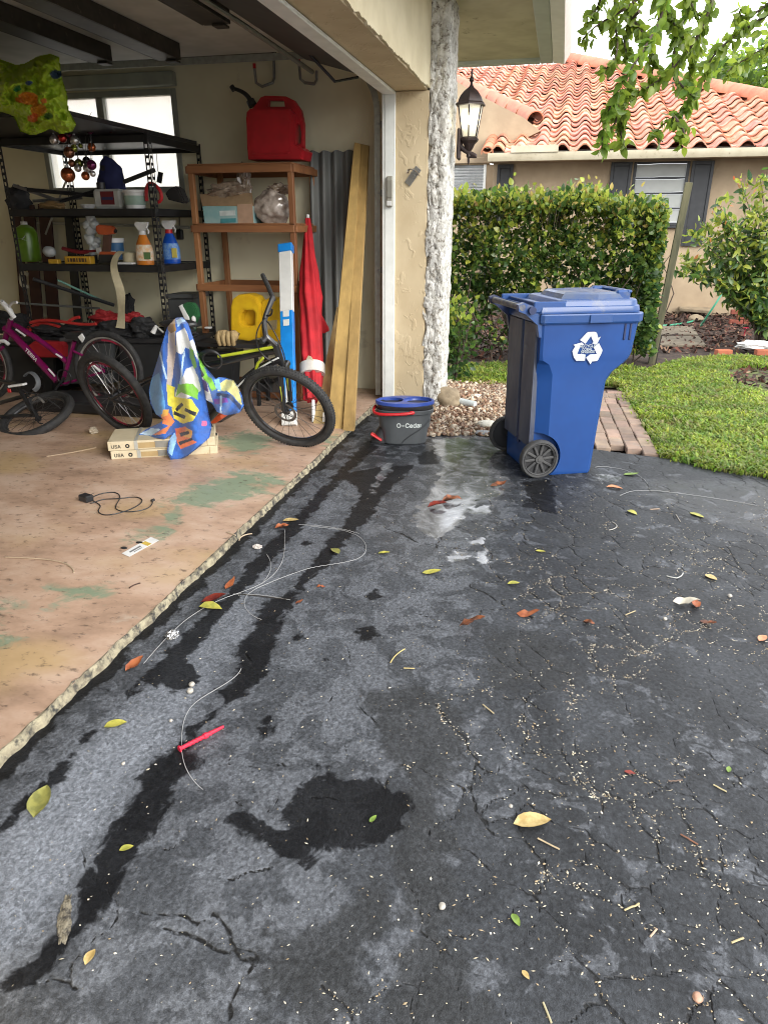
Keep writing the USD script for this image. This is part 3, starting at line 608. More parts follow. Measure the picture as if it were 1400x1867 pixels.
plain_stucco = mat('smooth_stucco', (0.64, 0.56, 0.38), 0.8, col2=(0.56, 0.48, 0.31), scale=4, bump=0.5, bscale=130)
inner_wall = mat('inner_wall', (0.80, 0.75, 0.54), 0.8, col2=(0.72, 0.66, 0.46), scale=2.0, bump=0.3, bscale=150, dirt=((0.30, 0.23, 0.13), 2.6, 0.62, 0.82))
ceil_m = mat('ceiling_paint', (0.62, 0.62, 0.57), 0.85, col2=(0.54, 0.54, 0.49), scale=3)
GZ, HZ_, SOF = 2.425, 2.83, 3.05
gar = thing('garage_building', 'tan stucco garage with its wide door open, stone corner and deep eave', 'garage', (6.3, 1.2, 0))
XW = 6.55
wy0, wz1 = onX(320, 160, XW)[1:]; wy1 = onX(84, 300, XW)[1]; wz0 = onX(335, 350, XW)[2]
for (y0, y1, z0, z1) in [(1.06, wy0, -0.05, HZ_), (wy1, 7.25, -0.05, HZ_), (wy0, wy1, -0.05, wz0), (wy0, wy1, wz1, HZ_)]:
    part(gar, 'wall', bb(XW, XW + 0.18, y0, y1, z0, z1, 0.001), inner_wall)
part(gar, 'wall', bb(0.10, 6.73, 7.25, 7.4, -0.05, HZ_, 0.001), inner_wall)
part(gar, 'wall', bb(0.05, 0.30, 1.06, 7.25, -0.05, HZ_, 0.001), inner_wall)
part(gar, 'ceiling', bb(0.1, 6.73, 1.402, 7.4, HZ_, HZ_ + 0.12, 0.001), ceil_m)
# pier and header around the door
part(gar, 'pier', bb(6.05, XW - 0.002, 1.06, 1.398, -0.05, GZ - 0.002, 0.006), stucco)
part(gar, 'pier', bb(0.302, 0.85, 1.06, 1.398, -0.05, GZ - 0.002, 0.006), stucco)
part(gar, 'header', bb(0.302, XW - 0.002, 1.075, 1.40, GZ, SOF - 0.002, 0.003), stucco)
nx = 260; rx = np.linspace(0.3, 6.06, nx); rag = 0.03 * (meshkit.fbm(np.column_stack([rx * 9, rx * 0, rx * 0]), 5, 31) - 0.5) + 0.02 * (meshkit.fbm(np.column_stack([rx * 40, rx * 0, rx * 0]), 3, 32) - 0.5)
top = [(x, SOF) for x in rx[::-1]]
skin = Polygon([(x, GZ + 0.006 + r) for x, r in zip(rx, rag)] + top).buffer(0)
part(gar, 'header_plaster', put(extr(skin, 0.018), (0, 1.0745, 0), (1, 0, 0), (0, 0, 1), (0, -1, 0)), plain_stucco)
# white trim round the opening, with a lit outer lip
trim = M['white_paint']
part(gar, 'door_trim', bb(6.028, 6.049, 1.318, 1.402, 0.0, GZ - 0.004, 0.004), trim)
part(gar, 'door_trim', bb(6.034, 6.0475, 1.403, 1.424, 0.0, GZ - 0.004, 0.004), trim)
part(gar, 'door_trim', bb(0.86, 6.026, 1.318, 1.402, GZ - 0.024, GZ - 0.003, 0.004), trim)
part(gar, 'door_trim', bb(0.86, 6.026, 1.403, 1.424, GZ - 0.020, GZ - 0.005, 0.004), trim)
# rough pale stones up the outer corner, each its own piece
stone_m = mat('whitewashed_stone', (0.66, 0.65, 0.61), 0.75, col2=(0.42, 0.405, 0.36), scale=16, bump=2.2, bscale=38, rnd=0.16, dirt=((0.15, 0.125, 0.095), 26.0, 0.52, 0.63))
core = part(gar, 'stone_corner', bb(6.07, XW, 0.94, 1.058, -0.05, SOF, 0.004), mat('mortar', (0.40, 0.37, 0.31), 0.9, col2=(0.26, 0.23, 0.18), bump=1, bscale=60))
sr = np.random.default_rng(19); z = 0.0
while z < SOF + .05:
    hgt = sr.uniform(0.07, 0.16); y = 0.922
    while y < 1.05:
        wd = sr.uniform(0.04, 0.08); wd = min(wd, 1.062 - y)
        if wd < .02: break
        zz = z + sr.uniform(-.015, .015)
        c = (6.062 + sr.uniform(-.008, .006), y + wd / 2, zz + hgt / 2)
        part(gar, 'stone', blob(c, (0.020, wd * 0.62, hgt * 0.66), 3, 0.45, 2.2, int(sr.integers(999)), eul(sr.normal(0, .16), sr.normal(0, .08), 0)), stone_m, smooth=18)
        y += wd
    for xx in (6.14, 6.27, 6.40, 6.51):
        part(gar, 'stone', blob((xx + sr.uniform(-.02, .02), 0.936, z + hgt / 2 + sr.uniform(-.02, .02)), (0.075, 0.018 * sr.uniform(.7, 1.1), hgt * 0.74), 3, 0.32, 1.9, int(sr.integers(999)), eul(0, sr.normal(0, .08), 0)), stone_m, smooth=18)
    z += hgt * 0.92
# eave: soffit, fascia and gutter along the driveway
fas = mat('eave_paint', (0.46, 0.49, 0.44), 0.5, col2=(0.40, 0.43, 0.385), scale=5, bump=0.1)
sof_m = mat('soffit_stucco', (0.58, 0.51, 0.36), 0.85, col2=(0.48, 0.41, 0.28), scale=3.5, bump=0.5, bscale=100, dirt=((0.20, 0.16, 0.11), 5.0, 0.62, 0.72))
XE = onP(915, 112, (0, 0, SOF), np.array([0, 0, 1.0]))[0]
part(gar, 'soffit', bb(-2.0, XE - 0.12, 0.36, 1.40, SOF, SOF + 0.03, 0.001), sof_m)
part(gar, 'soffit', bb(XW + 0.02, XE - 0.12, 1.402, 2.2, SOF, SOF + 0.03, 0.001), sof_m)
part(gar, 'fascia', bb(-2.0, XE, 0.235, 0.357, SOF - 0.035, SOF + 0.2, 0.004), fas)
part(gar, 'fascia', bb(XE - 0.118, XE, 0.36, 2.2, SOF - 0.035, SOF + 0.2, 0.004), fas)
gp = Polygon([(0.232, 0.12), (0.232, -0.035), (0.12, -0.05), (0.075, 0.03), (0.055, 0.10), (0.055, 0.135), (0.07, 0.135), (0.085, 0.05), (0.13, -0.03), (0.22, -0.02), (0.22, 0.12)])
part(gar, 'gutter', put(extr(gp, XE + 2.0 - 0.02), (-2.0, 0, SOF), (0, 1, 0), (0, 0, 1), (1, 0, 0)), mat('gutter_paint', (0.62, 0.66, 0.62), 0.3, col2=(0.56, 0.60, 0.56)))
part(gar, 'roof', T(np.array([[-2, .06, SOF + .19], [XE, .06, SOF + .19], [XE, 2.2, SOF + .75], [-2, 2.2, SOF + .75], [-2, 7.5, SOF + 2.1], [6.75, 7.5, SOF + 2.1], [6.75, 2.2, SOF + .75]]), [[0, 1, 2], [0, 2, 3], [3, 6, 5], [3, 5, 4]]), mat('garage_roof', (0.35, 0.15, 0.09), 0.8), smooth=False)
# window in the far wall
wf = mat('window_frame_paint', (0.36, 0.37, 0.31), 0.5)
win = part(gar, 'window', cat(bb(XW - .012, XW + .05, wy0, wy0 + .05, wz0, wz1, .003), bb(XW - .012, XW + .05, wy1 - .05, wy1, wz0, wz1, .003), bb(XW - .012, XW + .05, wy0 + .051, wy1 - .051, wz0, wz0 + .05, .003),
           bb(XW - .012, XW + .05, wy0 + .051, wy1 - .051, wz1 - .05, wz1, .003)), wf)
myc = onX(191, 250, XW)[1]
part(win, 'mullion', bb(XW - .02, XW + .055, myc - .035, myc + .035, wz0 + .052, wz1 - .052, .003), wf)
frost = usdkit.material(stage, LK + 'frosted_pane', {'t': ('translucent_bsdf', {'color': (0.9, 0.9, 0.88)}), 'tr': ('transparent_bsdf', {'color': (0.95, 0.95, 0.94)}), 'm': ('mix_closure', {'fac': 0.6})},
                        [('t.BSDF', 'm.closure1'), ('tr.BSDF', 'm.closure2')], surface='m.closure')
part(win, 'pane', bb(XW + .02, XW + .024, wy0 + .052, myc - .037, wz0 + .052, wz1 - .052, .0005), frost)
part(win, 'pane', bb(XW + .02, XW + .024, myc + .037, wy1 - .052, wz0 + .052, wz1 - .052, .0005), frost)
# blind box over the window
part(win, 'blind_box', bb(XW - .075, XW - .002, wy0 - .02, onX(100, 150, XW)[1] + .3, onX(250, 160, XW)[2], onX(250, 134, XW)[2], .006), mat('blind_box_paint', (0.34, 0.35, 0.28), 0.5))
# dark bar along the top of the far wall
part(gar, 'ledger', bb(XW - .16, XW - .002, 2.45, 5.3, onX(300, 106, XW - .1)[2], onX(300, 84, XW - .1)[2], .004), mat('dark_bar_brown', (0.035, 0.03, 0.022), 0.7))

# the sectional door, open overhead: sheet, stiffening ribs, shaft, tracks
door = thing('garage_door', 'dark overhead garage door, slid open under the ceiling with steel ribs', 'garage door', (3.5, 2.6, 2.55))
drib = mat('door_rib', (0.05, 0.045, 0.036), 0.5, 0.3, col2=(0.028, 0.025, 0.02), scale=14, dirt=((0.13, 0.11, 0.08), 18, 0.60, 0.7))
dsheet = mat('door_sheet', (0.46, 0.45, 0.40), 0.7, col2=(0.38, 0.37, 0.32), scale=5)
part(door, 'panel', bb(0.9, 6.0, 2.02, 5.2, 2.71, 2.735, .002), dsheet)
for (xa, ya) in [(205, 108), (330, 104), (420, 38)]:
    q = on(xa, ya, 2, 2.615); xe = min(q[0], 6.15)
    w_ = 0.085
    part(door, 'rib', cat(bb(0.9, xe, q[1], q[1] + 0.012, 2.60, 2.705, .002), bb(0.9, xe, q[1] + .013, q[1] + w_ * 2, 2.60, 2.612, .002), bb(0.9, xe - .01, q[1] + w_ * 2 + .001, q[1] + w_ * 2 + .012, 2.60, 2.64, .002)), drib)
    part(door, 'hanger', cat(bb(xe - .02, xe + .02, q[1] + .03, q[1] + .07, 2.613, 2.80, .002), bb(xe - .05, xe + .03, q[1] + .02, q[1] + .1, 2.585, 2.598, .002)), drib)
dark_panel = mat('door_bottom_section', (0.045, 0.047, 0.042), 0.6, col2=(0.03, 0.031, 0.028), scale=6)
part(door, 'bottom_section', T(np.array([[0.9, 1.44, 2.46], [5.7, 1.44, 2.46], [5.55, 1.86, 2.56], [0.9, 1.86, 2.56], [0.9, 1.44, 2.50], [5.7, 1.44, 2.50], [5.55, 1.86, 2.60], [0.9, 1.86, 2.60]]),
     [[0, 1, 2], [0, 2, 3], [4, 6, 5], [4, 7, 6], [0, 5, 1], [0, 4, 5], [1, 6, 2], [1, 5, 6], [2, 7, 3], [2, 6, 7]]), dark_panel, smooth=False)
part(door, 'edge_strip', beam((0.9, 1.445, 2.455), (5.72, 1.445, 2.455), .03, .012), mat('perished_seal', (0.10, 0.05, 0.035), 0.8, dirt=((0.03, 0.02, 0.015), 40, .5, .6)))
part(door, 'shaft', tube([(0.9, 1.90, 2.55), (4.6, 1.90, 2.55), (5.75, 1.88, 2.52)], .016, 8), mat('galvanised', (0.22, 0.22, 0.19), 0.45, 0.6))
part(door, 'bracket', tube([(5.3, 1.75, 2.54), (5.45, 1.62, 2.40), (5.62, 1.50, 2.45)], .010, 6), M['black_metal'])
trk = mat('track_steel', (0.42, 0.43, 0.38), 0.5, 0.3, col2=(0.32, 0.32, 0.28), scale=20)
arc = [(6.20, 1.50 + .42 * (1 - math.cos(t)), 2.30 + .42 * math.sin(t)) for t in np.linspace(0, math.pi / 2, 9)]
def track(pts):
    P = np.asarray(pts, float); out = []
    for p, q in zip(P[:-1], P[1:]): out += [beam(p, q, .05, .012, up=(1, 0, 0), b=.001), beam(p + (0.03, 0, 0), q + (0.03, 0, 0), .012, .045, up=(1, 0, 0), b=.001)]
    return cat(out)
part(door, 'track', track([(6.20, 1.50, 0.05), (6.20, 1.50, 2.30)] + arc[1:] + [(6.20, 4.6, 2.725)]), trk)
part(door, 'track_angle', cat(bb(6.30, 6.304, 1.41, 1.47, 0.05, 2.3, .001), bb(6.25, 6.299, 1.411, 1.416, 0.05, 2.3, .001)), trk)
for zz in (.5, 1.1, 1.7, 2.2): part(door, 'track_clip', cat(bb(6.215, 6.30, 1.44, 1.485, zz, zz + .05, .002), cyl((6.17, 1.49, zz + .025), (6.20, 1.49, zz + .025), .01)), M['steel'])

# ------------------------------------------------------------ pale wall seen through the garage window
solo('boundary_wall', bb(9.6, 9.8, 2.6, 9.5, -0.05, 3.3, .01), mat('pale_wall', (0.78, 0.73, 0.68), 0.8, col2=(0.70, 0.64, 0.58), scale=3, bump=.3), 'pale pinkish wall outside the garage window', 'wall')

# ------------------------------------------------------------ the house behind
NX = 14.6
hs = thing('house', 'single storey tan stucco house with a red barrel tile roof', 'house', (NX, -1.5, 0))
hwall = mat('house_stucco', (0.37, 0.285, 0.185), 0.85, col2=(0.30, 0.225, 0.145), scale=2.2, bump=0.5, bscale=50)
ey0 = onX(890, 280, NX - .55)[1]; ez = onX(1145, 285, NX - .55)[2]
# window on the right with dark shutters, window on the left
wa = onX(1156, 300, NX); wb = onX(1258, 300, NX); wc = onX(1205, 410, NX)
wY0, wY1, wZ0, wZ1 = wb[1], wa[1], wc[2], 2.55
for (y0, y1, z0, z1) in [(-9.0, wY0, -.06, 2.9), (wY1, ey0 - .12, -.06, 2.9), (wY0, wY1, -.06, wZ0), (wY0, wY1, wZ1, 2.9)]:
    part(hs, 'wall', bb(NX, NX + .2, y0, y1, z0, z1, .001), hwall)
glz = mat('dark_glass', (0.10, 0.115, 0.115), 0.08, spec=0.8, col2=(0.16, 0.17, 0.165), scale=2)
blk = mat('shutter_black', (0.018, 0.019, 0.021), 0.45, col2=(0.026, 0.027, 0.03))
w1 = part(hs, 'window', cat(bb(NX - .01, NX + .04, wY0, wY0 + .05, wZ0, wZ1), bb(NX - .01, NX + .04, wY1 - .05, wY1, wZ0, wZ1), bb(NX - .01, NX + .04, wY0 + .052, wY1 - .052, wZ0, wZ0 + .05)), blk)
npn = 4; ph = (wZ1 - wZ0 - .05) / npn
shade = mat('window_shade', (0.36, 0.37, 0.345), 0.35, col2=(0.30, 0.31, 0.29), scale=2, spec=.6)
for i in range(npn):
    part(w1, 'pane', bb(NX + .02, NX + .03, wY0 + .052, wY1 - .052, wZ0 + .055 + i * ph, wZ0 + .05 + (i + 1) * ph - .035, .002), shade)
    part(w1, 'glazing_bar', bb(NX - .004, NX + .018, wY0 + .052, wY1 - .052, wZ0 + .05 + (i + 1) * ph - .033, wZ0 + .05 + (i + 1) * ph + .002, .002), blk)
part(w1, 'sill', bb(NX - .06, NX - .012, wY0 - .05, wY1 + .05, wZ0 - .05, wZ0 - .002, .006), blk)
def shutter(y0, y1, z0, z1, x=NX):
    s = part(hs, 'shutter', cat(bb(x - .05, x - .015, y0, y0 + .05, z0, z1), bb(x - .05, x - .015, y1 - .05, y1, z0, z1), bb(x - .05, x - .015, y0 + .051, y1 - .051, z0, z0 + .06), bb(x - .05, x - .015, y0 + .051, y1 - .051, z1 - .06, z1), bb(x - .02, x - .004, y0, y1, z0, z1)), blk)
    part(s, 'panel', bb(x - .032, x - .021, y0 + .052, y1 - .052, z0 + .062, z1 - .062, .004), blk)
sw = wY1 - wY0
shutter(wY1 + .03, wY1 + .03 + .36, wZ0 - .03, wZ1); shutter(wY0 - .03 - .36, wY0 - .03, wZ0 - .35, wZ1)
shutter(ey0 - .42, ey0 - .13, 1.4, wZ1)
# left return wall, set back, with a white blind window
LXW = NX + .35
lz0, lz1 = onX(850, 356, LXW)[2], onX(850, 300, LXW)[2]; ly0, ly1 = onX(886, 320, LXW)[1], onX(800, 320, LXW)[1]
part(hs, 'wall', bb(NX + .01, LXW + .1, ey0 - .12, ey0 - .05, -.06, 2.75, .002), hwall)
part(hs, 'wall', bb(LXW, LXW + .2, ey0 - .04, 6.2, -.06, lz0, .002), hwall)
part(hs, 'wall', bb(LXW, LXW + .2, ly1, 6.2, lz0, lz1, .002), hwall); part(hs, 'wall', bb(LXW, LXW + .2, ey0 - .04, ly0, lz0, lz1, .002), hwall)
gable = [(820, 150), (880, 186), (975, 232), (905, 275), (892, 284), (820, 292), (700, 292), (700, 100)]
part(hs, 'gable_wall', put(extr(Polygon([(-onX(*q, LXW)[1], onX(*q, LXW)[2]) for q in [(600, 40), (820, 140), (880, 176), (955, 214), (985, 238), (915, 272), (892, 290), (892, 300), (600, 300)]]).buffer(0), .2), (LXW, 0, 0), (0, -1, 0), (0, 0, 1), (-1, 0, 0)).apply_translation((.2, 0, 0)), hwall)
w2 = part(hs, 'window', cat(bb(LXW - .01, LXW + .04, ly0, ly0 + .05, lz0, lz1), bb(LXW - .01, LXW + .04, ly0 + .052, ly1, lz0, lz0 + .05)), M['white_paint'])
wh = mat('blind_white', (0.66, 0.68, 0.68), 0.4)
zz = lz0 + .06
while zz < lz1 - .03:
    part(w2, 'blind_slat', rbox((LXW + .03, (ly0 + ly1) / 2, zz), (.05, ly1 - ly0 - .06, .006), .001, eul(0, 0.75, 0)), wh); zz += .05
part(w2, 'pane', bb(LXW + .06, LXW + .065, ly0 + .05, ly1, lz0 + .05, lz1, .001), glz)
part(hs, 'cornice', bb(LXW - .06, LXW - .002, ey0 - .04, 6.0, lz1 + .02, lz1 + .12, .01), hwall)
# eave: soffit, fascia gutter
hg = mat('house_gutter', (0.50, 0.45, 0.33), 0.45, col2=(0.42, 0.37, 0.26), scale=3, dirt=((0.2, 0.16, 0.1), 12, .6, .75))
part(hs, 'soffit', bb(NX - .5, NX + .1, -9, ey0 - .01, ez - .02, ez, .001), hwall)
gp = Polygon([(0, 0), (-.11, 0), (-.135, .06), (-.135, .13), (-.12, .13), (-.115, .07), (-.09, .02), (-.02, .02), (0, .13)])
part(hs, 'gutter', put(extr(gp, 9 + ey0), (NX - .50, -9, ez - .035), (1, 0, 0), (0, 0, 1), (0, 1, 0)).apply_translation((0, 0, 0)), hg)
def fixn(m): m.invert(); return m
part(hs, 'gutter_patch', bb(NX - .66, NX - .64, onX(1018, 270, NX - .6)[1], onX(932, 270, NX - .6)[1], ez + .09, ez + .20, .003), hg)
part(hs, 'fascia', bb(NX - .499, NX - .46, -9, ey0 - .01, ez + .001, ez + .13, .002), mat('fascia_dark', (0.06, 0.045, 0.035), 0.7))
# roof plane with barrel tiles
RP = math.radians(17.5); ro = np.array([NX - .52, 0, ez + .10]); rs = np.array([math.cos(RP), 0, math.sin(RP)]); rn = np.array([-math.sin(RP), 0, math.cos(RP)])
def onR(x, y): return onP(x, y, ro, rn)
def st(p): return np.array([p[1], (p - ro) @ rs])
hip = [st(onR(1033, 112)), st(onR(1110, 130)), st(onR(1270, 158)), st(onR(1400, 188))]
hdir = unit(hip[3] - hip[0])
topc = st(onR(1033, 112))
capA, capB = st(onR(975, 226)), st(onR(800, 140))
roof_poly = Polygon([(-9.2, 0), (ey0, 0), st(onR(892, 262)), capA, capB, capB + np.array([1.2, .8]), (capB[0] + 1.2, topc[1] + .02), topc, topc + hdir * 12, (-9.2, -.0)]).buffer(0)
x_, y_ = roof_poly.exterior.coords.xy
roof_deck = extr(roof_poly, .03)
roof = part(hs, 'roof', put(roof_deck, ro - rn * .035, (0, 1, 0), rs, np.cross((0, 1, 0), rs)) , mat('roof_felt', (0.20, 0.08, 0.05), 0.9), smooth=False)
tile_m = mat('clay_tile', (0.52, 0.215, 0.13), 0.62, col2=(0.40, 0.145, 0.085), scale=6, bump=0.3, bscale=60, rnd=0.22, hue=0.012, dirt=((0.62, 0.36, 0.25), 4.0, 0.48, 0.62))
TW, TL = 0.37, 0.405
def tile(n=8):
    """one S-shaped clay tile, lower lip proud, butt edge thick"""
    prof = []
    for i in range(n + 1):
        u = i / n; prof.append((u * TW, (0.095 * math.sin(math.pi * min(u / .62, 1)) if u < .62 else -0.030 * math.sin(math.pi * (u - .62) / .38))))
    prof = np.array(prof); V, F = [], []
    for (s, lift) in ((-.03, .050), (TL, .008)):
        V += [[a, s, b + lift] for a, b in prof]
    V += [[a, -.03, b + .050 - .024] for a, b in prof]
    k = n + 1
    for i in range(n): F += [[i, i + 1, k + i + 1], [i, k + i + 1, k + i], [2 * k + i, 2 * k + i + 1, i + 1], [2 * k + i, i + 1, i]]
    return T(V, F)
TILE = tile(); tl_rest = []; cnt = 0; cand = []
tr = np.random.default_rng(23)
for r in range(30):
    for c in range(-36, 22):
        y0, s0 = c * TW, r * TL
        if roof_poly.buffer(.02).contains(Point(y0 + TW * .4, s0 + TL * .5)): cand.append((y0, s0))
def vis(q):
    P = ro + np.array([0, 1, 0]) * (q[0] + TW / 2) + rs * q[1]; d = P - EYE; w = d @ FW
    return 780 < CXP + FOC * (d @ RT) / w < 1440
cand.sort(key=lambda q: (not vis(q), q[1]))
for (y0, s0) in cand:
    v = np.array(TILE.vertices); R = eul(tr.normal(0, .012), tr.normal(0, .014), tr.normal(0, .010)); v = v @ R.T
    o = ro + np.array([0, 1.0, 0]) * (y0 + tr.normal(0, .004)) + rs * (s0 + tr.normal(0, .006)) + rn * tr.normal(0, .003)
    W = o + v[:, :1] * np.array([[0, 1.0, 0]]) + v[:, 1:2] * rs + v[:, 2:] * rn
    m = T(W, TILE.faces)
    if cnt < 296 and vis((y0, s0)): part(roof, 'roof_tile', m, tile_m, smooth=40); cnt += 1
    else: tl_rest.append(m)
if tl_rest: part(roof, 'far_roof_tiles', cat(tl_rest), tile_m, smooth=40, kind='stuff')
# ridge and rake caps, each a half barrel
cap_m = mat('cap_tile', (0.50, 0.19, 0.105), 0.6, col2=(0.40, 0.14, 0.075), scale=5, rnd=0.15, bump=.3)
def cap(p, q, r=.12, r2=None):
    p, q = np.asarray(p, float), np.asarray(q, float); A = frame(q - p); V, F = [], []; n = 10; r2 = r2 or r * .82
    for (o, rr) in ((p, r), (q, r2), (p, r - .02), (q, r2 - .02)):
        V += [o + A[:, 1] * rr * math.cos(t) + A[:, 2] * rr * math.sin(t) for t in np.linspace(-.25, math.pi + .25, n)]
    for i in range(n - 1): F += [[i, i + 1, n + i + 1], [i, n + i + 1, n + i], [2 * n + i, i + 1, i], [2 * n + i, 2 * n + i + 1, i + 1]]
    return T(V, F)
def W3(q, h=.02): return ro + np.array([0, 1.0, 0]) * q[0] + rs * q[1] + rn * h
for i in range(26):
    p = topc + hdir * (i * .62 - .3); q = p + hdir * .68
    part(roof, 'ridge_tile', cap(W3(p, .06), W3(q, .09), .19), cap_m, smooth=40)
part(roof, 'ridge_board', beam(W3(topc - hdir * .3, -.02), W3(topc + hdir * 10, -.02), .10, .14, up=rn), mat('ridge_mortar', (0.30, 0.10, 0.06), .9, bump=.6))
cd = unit(capB - capA)
for i in range(9):
    p = capA + cd * (i * .66); q = p + cd * .72
    part(roof, 'rake_tile', cap(W3(p, .06), W3(q, .10), .185), cap_m, smooth=40)
for i in range(3):
    y = ey0 - .10 + i * .12
    part(roof, 'verge_tile', cap(W3((ey0 + .02, i * .36 - .04), .02), W3((ey0 + .02 , i * .36 + .36), .03), .11), cap_m, smooth=40)

# ------------------------------------------------------------ blue recycling cart
BO = G(1013, 866); bf = np.array([math.cos(math.radians(-67)), math.sin(math.radians(-67)), 0]); ba = np.array([-bf[1], bf[0], 0])
def BL(u, v, z): return BO + bf * u + ba * v + np.array([0, 0, z])
def bmesh(m): return put(m, BO, bf, ba, (0, 0, 1)) if np.linalg.det(np.stack([bf, ba, (0, 0, 1)], 1)) > 0 else (lambda k: (k.invert(), k)[1])(put(m, BO, bf, ba, (0, 0, 1)))
BW = .56
cart_blue = mat('cart_blue', (0.0065, 0.047, 0.190), 0.44, spec=.35, col2=(0.005, 0.039, 0.162), scale=3, bump=0.12, bscale=260, rough2=0.52)
lid_blue = mat('cart_lid_blue', (0.012, 0.052, 0.185), 0.34, col2=(0.018, 0.056, 0.17), scale=7, bump=0.1, bscale=200, dirt=((0.12, 0.13, 0.15), 6, .58, .72))
cart_dark = mat('cart_dark_blue', (0.008, 0.018, 0.07), 0.5)
scuff = mat('cart_scuffed_back', (0.070, 0.078, 0.105), 0.5, col2=(0.034, 0.042, 0.072), scale=9, bump=.3, bscale=120, stretch=(1, 1, .35), dirt=((0.03, 0.04, 0.08), 11, .58, .70))
def oct_(z, ub, uf, i, cr, cf=.03):
    return [(ub + cr, i, z), (uf - cf, i, z), (uf, i + cf, z), (uf, BW - i - cf, z), (uf - cf, BW - i, z), (ub + cr, BW - i, z), (ub, BW - i - cr * .6, z), (ub, i + cr * .6, z)]
cart = thing('recycling_cart', 'tall blue wheeled recycling cart with grey scuffed back and wet lid', 'recycling cart', BL(.05, .27, 0))
body = loft([oct_(.002, -.150, .234, .004, .085, .022), oct_(.02, -.152, .242, 0, .085), oct_(.30, -.158, .260, 0, .085), oct_(.585, -.165, .280, 0, .085), oct_(.64, -.167, .315, -.002, .085), oct_(.70, -.169, .390, -.004, .06),
             oct_(.725, -.170, .410, -.006, .02), oct_(.76, -.172, .422, -.008, .016), oct_(.95, -.178, .440, -.012, .016)])
try:
    body.fix_normals()
    cuts = []
    for v0, v1 in ((-.06, .055), (BW - .055, BW + .06)):
        c_ = trimesh.creation.cylinder(radius=.152, height=v1 - v0, sections=40); c_.apply_transform(trimesh.transformations.rotation_matrix(math.pi / 2, (1, 0, 0))); c_.apply_translation((-.134, (v0 + v1) / 2, .122)); cuts.append(c_)
        b_ = trimesh.creation.box((.20, v1 - v0, .15)); b_.apply_translation((-.22, (v0 + v1) / 2, .05)); cuts.append(b_)
    body = trimesh.boolean.difference([body] + cuts, engine='manifold')
except Exception as e: print('cut', e)
bp = part(cart, 'body', bmesh(body), cart_blue, smooth=25)
for (v0, v1, zt) in ((.045, .245, .93), (.285, .52, .93)):
    part(cart, 'back_panel', bmesh(hull([(-.176 - .012, v, z) if z > .6 else (-.164 - .012, v, z) for v in (v0 + .004, v1 - .004) for z in (.18, zt)] + [(-.15, v, z) for v in (v0, v1) for z in (.17, zt + .01)])), scuff)
part(cart, 'slot', bmesh(bb(-.172, -.160, .247, .283, .15, .70, .004)), cart_dark)
for k in (0, 1): part(cart, 'rib', bmesh(bb(.338 + k * .035, .352 + k * .035, -.016, -.006, .835, .93, .003)), cart_dark)
part(cart, 'rim', bmesh(loft([oct_(.935, -.185, .457, -.022, .02, .04), oct_(.945, -.19, .464, -.030, .02, .045), oct_(.985, -.19, .466, -.032, .02, .05), oct_(.992, -.186, .462, -.028, .02, .05)])), lid_blue)
part(cart, 'latch', bmesh(bb(.105, .245, -.040, -.031, .940, .988, .003)), lid_blue)
def lidring(z, ub, uf, i, cf=.09, cr=.03):
    r = [(ub + cr, i)] + [(uf - cf + cf * math.sin(t), i + cf - cf * math.cos(t)) for t in np.linspace(0, math.pi / 2, 6)]
    r += [(uf - cf + cf * math.cos(t), BW - i - cf + cf * math.sin(t)) for t in np.linspace(0, math.pi / 2, 6)] + [(ub + cr, BW - i), (ub, BW - i - cr), (ub, i + cr)]
    return [(u, v, z) for u, v in r]
lid = part(cart, 'lid', bmesh(loft([lidring(.994, -.215, .454, -.020), lidring(1.008, -.218, .456, -.022), lidring(1.030, -.21, .450, -.014, .085), lidring(1.034, -.08, .442, -.004, .08), lidring(1.060, -.06, .434, .004, .07), lidring(1.066, -.05, .426, .014, .06)])), lid_blue, smooth=35)
part(lid, 'tray_wall', bmesh(cat(bb(-.235, -.04, -.014, .006, 1.0, 1.062, .006), bb(-.235, -.04, BW - .006, BW + .014, 1.0, 1.062, .006), bb(-.19, -.18, .01, BW - .01, 1.02, 1.050, .004))), lid_blue)
hump_m = mat('cart_wet_hump', (0.016, 0.052, 0.165), 0.20, col2=(0.05, 0.07, 0.12), scale=5, rough2=0.3)
part(lid, 'hump', bmesh(loft([[(u, v, z) for u, v in q] for z, q in ((1.050, [(-.035, .10), (.18, .04), (.370, .07), (.380, .49), (.18, .50), (-.035, .44)]), (1.092, [(-.005, .115), (.19, .065), (.335, .09), (.345, .47), (.19, .475), (-.005, .425)]), (1.102, [(.012, .13), (.19, .085), (.315, .11), (.325, .45), (.19, .455), (.012, .41)]))])), hump_m, smooth=20)
part(lid, 'hand_hold', bmesh(cat(bb(.320, .412, .09, .14, 1.05, 1.112, .012), bb(.320, .412, .42, .47, 1.05, 1.112, .012), bb(.385, .420, .09, .47, 1.092, 1.112, .008))), lid_blue)
hd = part(cart, 'handle', bmesh(tube([(-.30, v, 1.030) for v in np.linspace(-.005, BW + .005, 9)], .019, 12)), mat('handle_worn', (0.16, 0.155, 0.14), .55, col2=(0.06, 0.07, 0.11), scale=22, dirt=((0.03, 0.05, 0.12), 25, .5, .65)))
for v in (-.004, BW - .036): part(cart, 'handle_bracket', bmesh(put(extr(Polygon([(-.325, 1.045), (-.29, 1.058), (-.17, 1.01), (-.165, .86), (-.185, .86), (-.20, .93), (-.28, .995), (-.32, 1.01)]), .04), (0, v + .04, 0), (1, 0, 0), (0, 0, 1), (0, -1, 0))), cart_dark if v > 0 else lid_blue)
part(cart, 'hinge_cap', bmesh(cyl((-.245, -.028, 1.015), (-.245, .0, 1.015), .022)), cart_dark)
part(cart, 'axle', bmesh(cyl((-.134, .0, .122), (-.134, BW, .122), .012)), M['black_metal'])
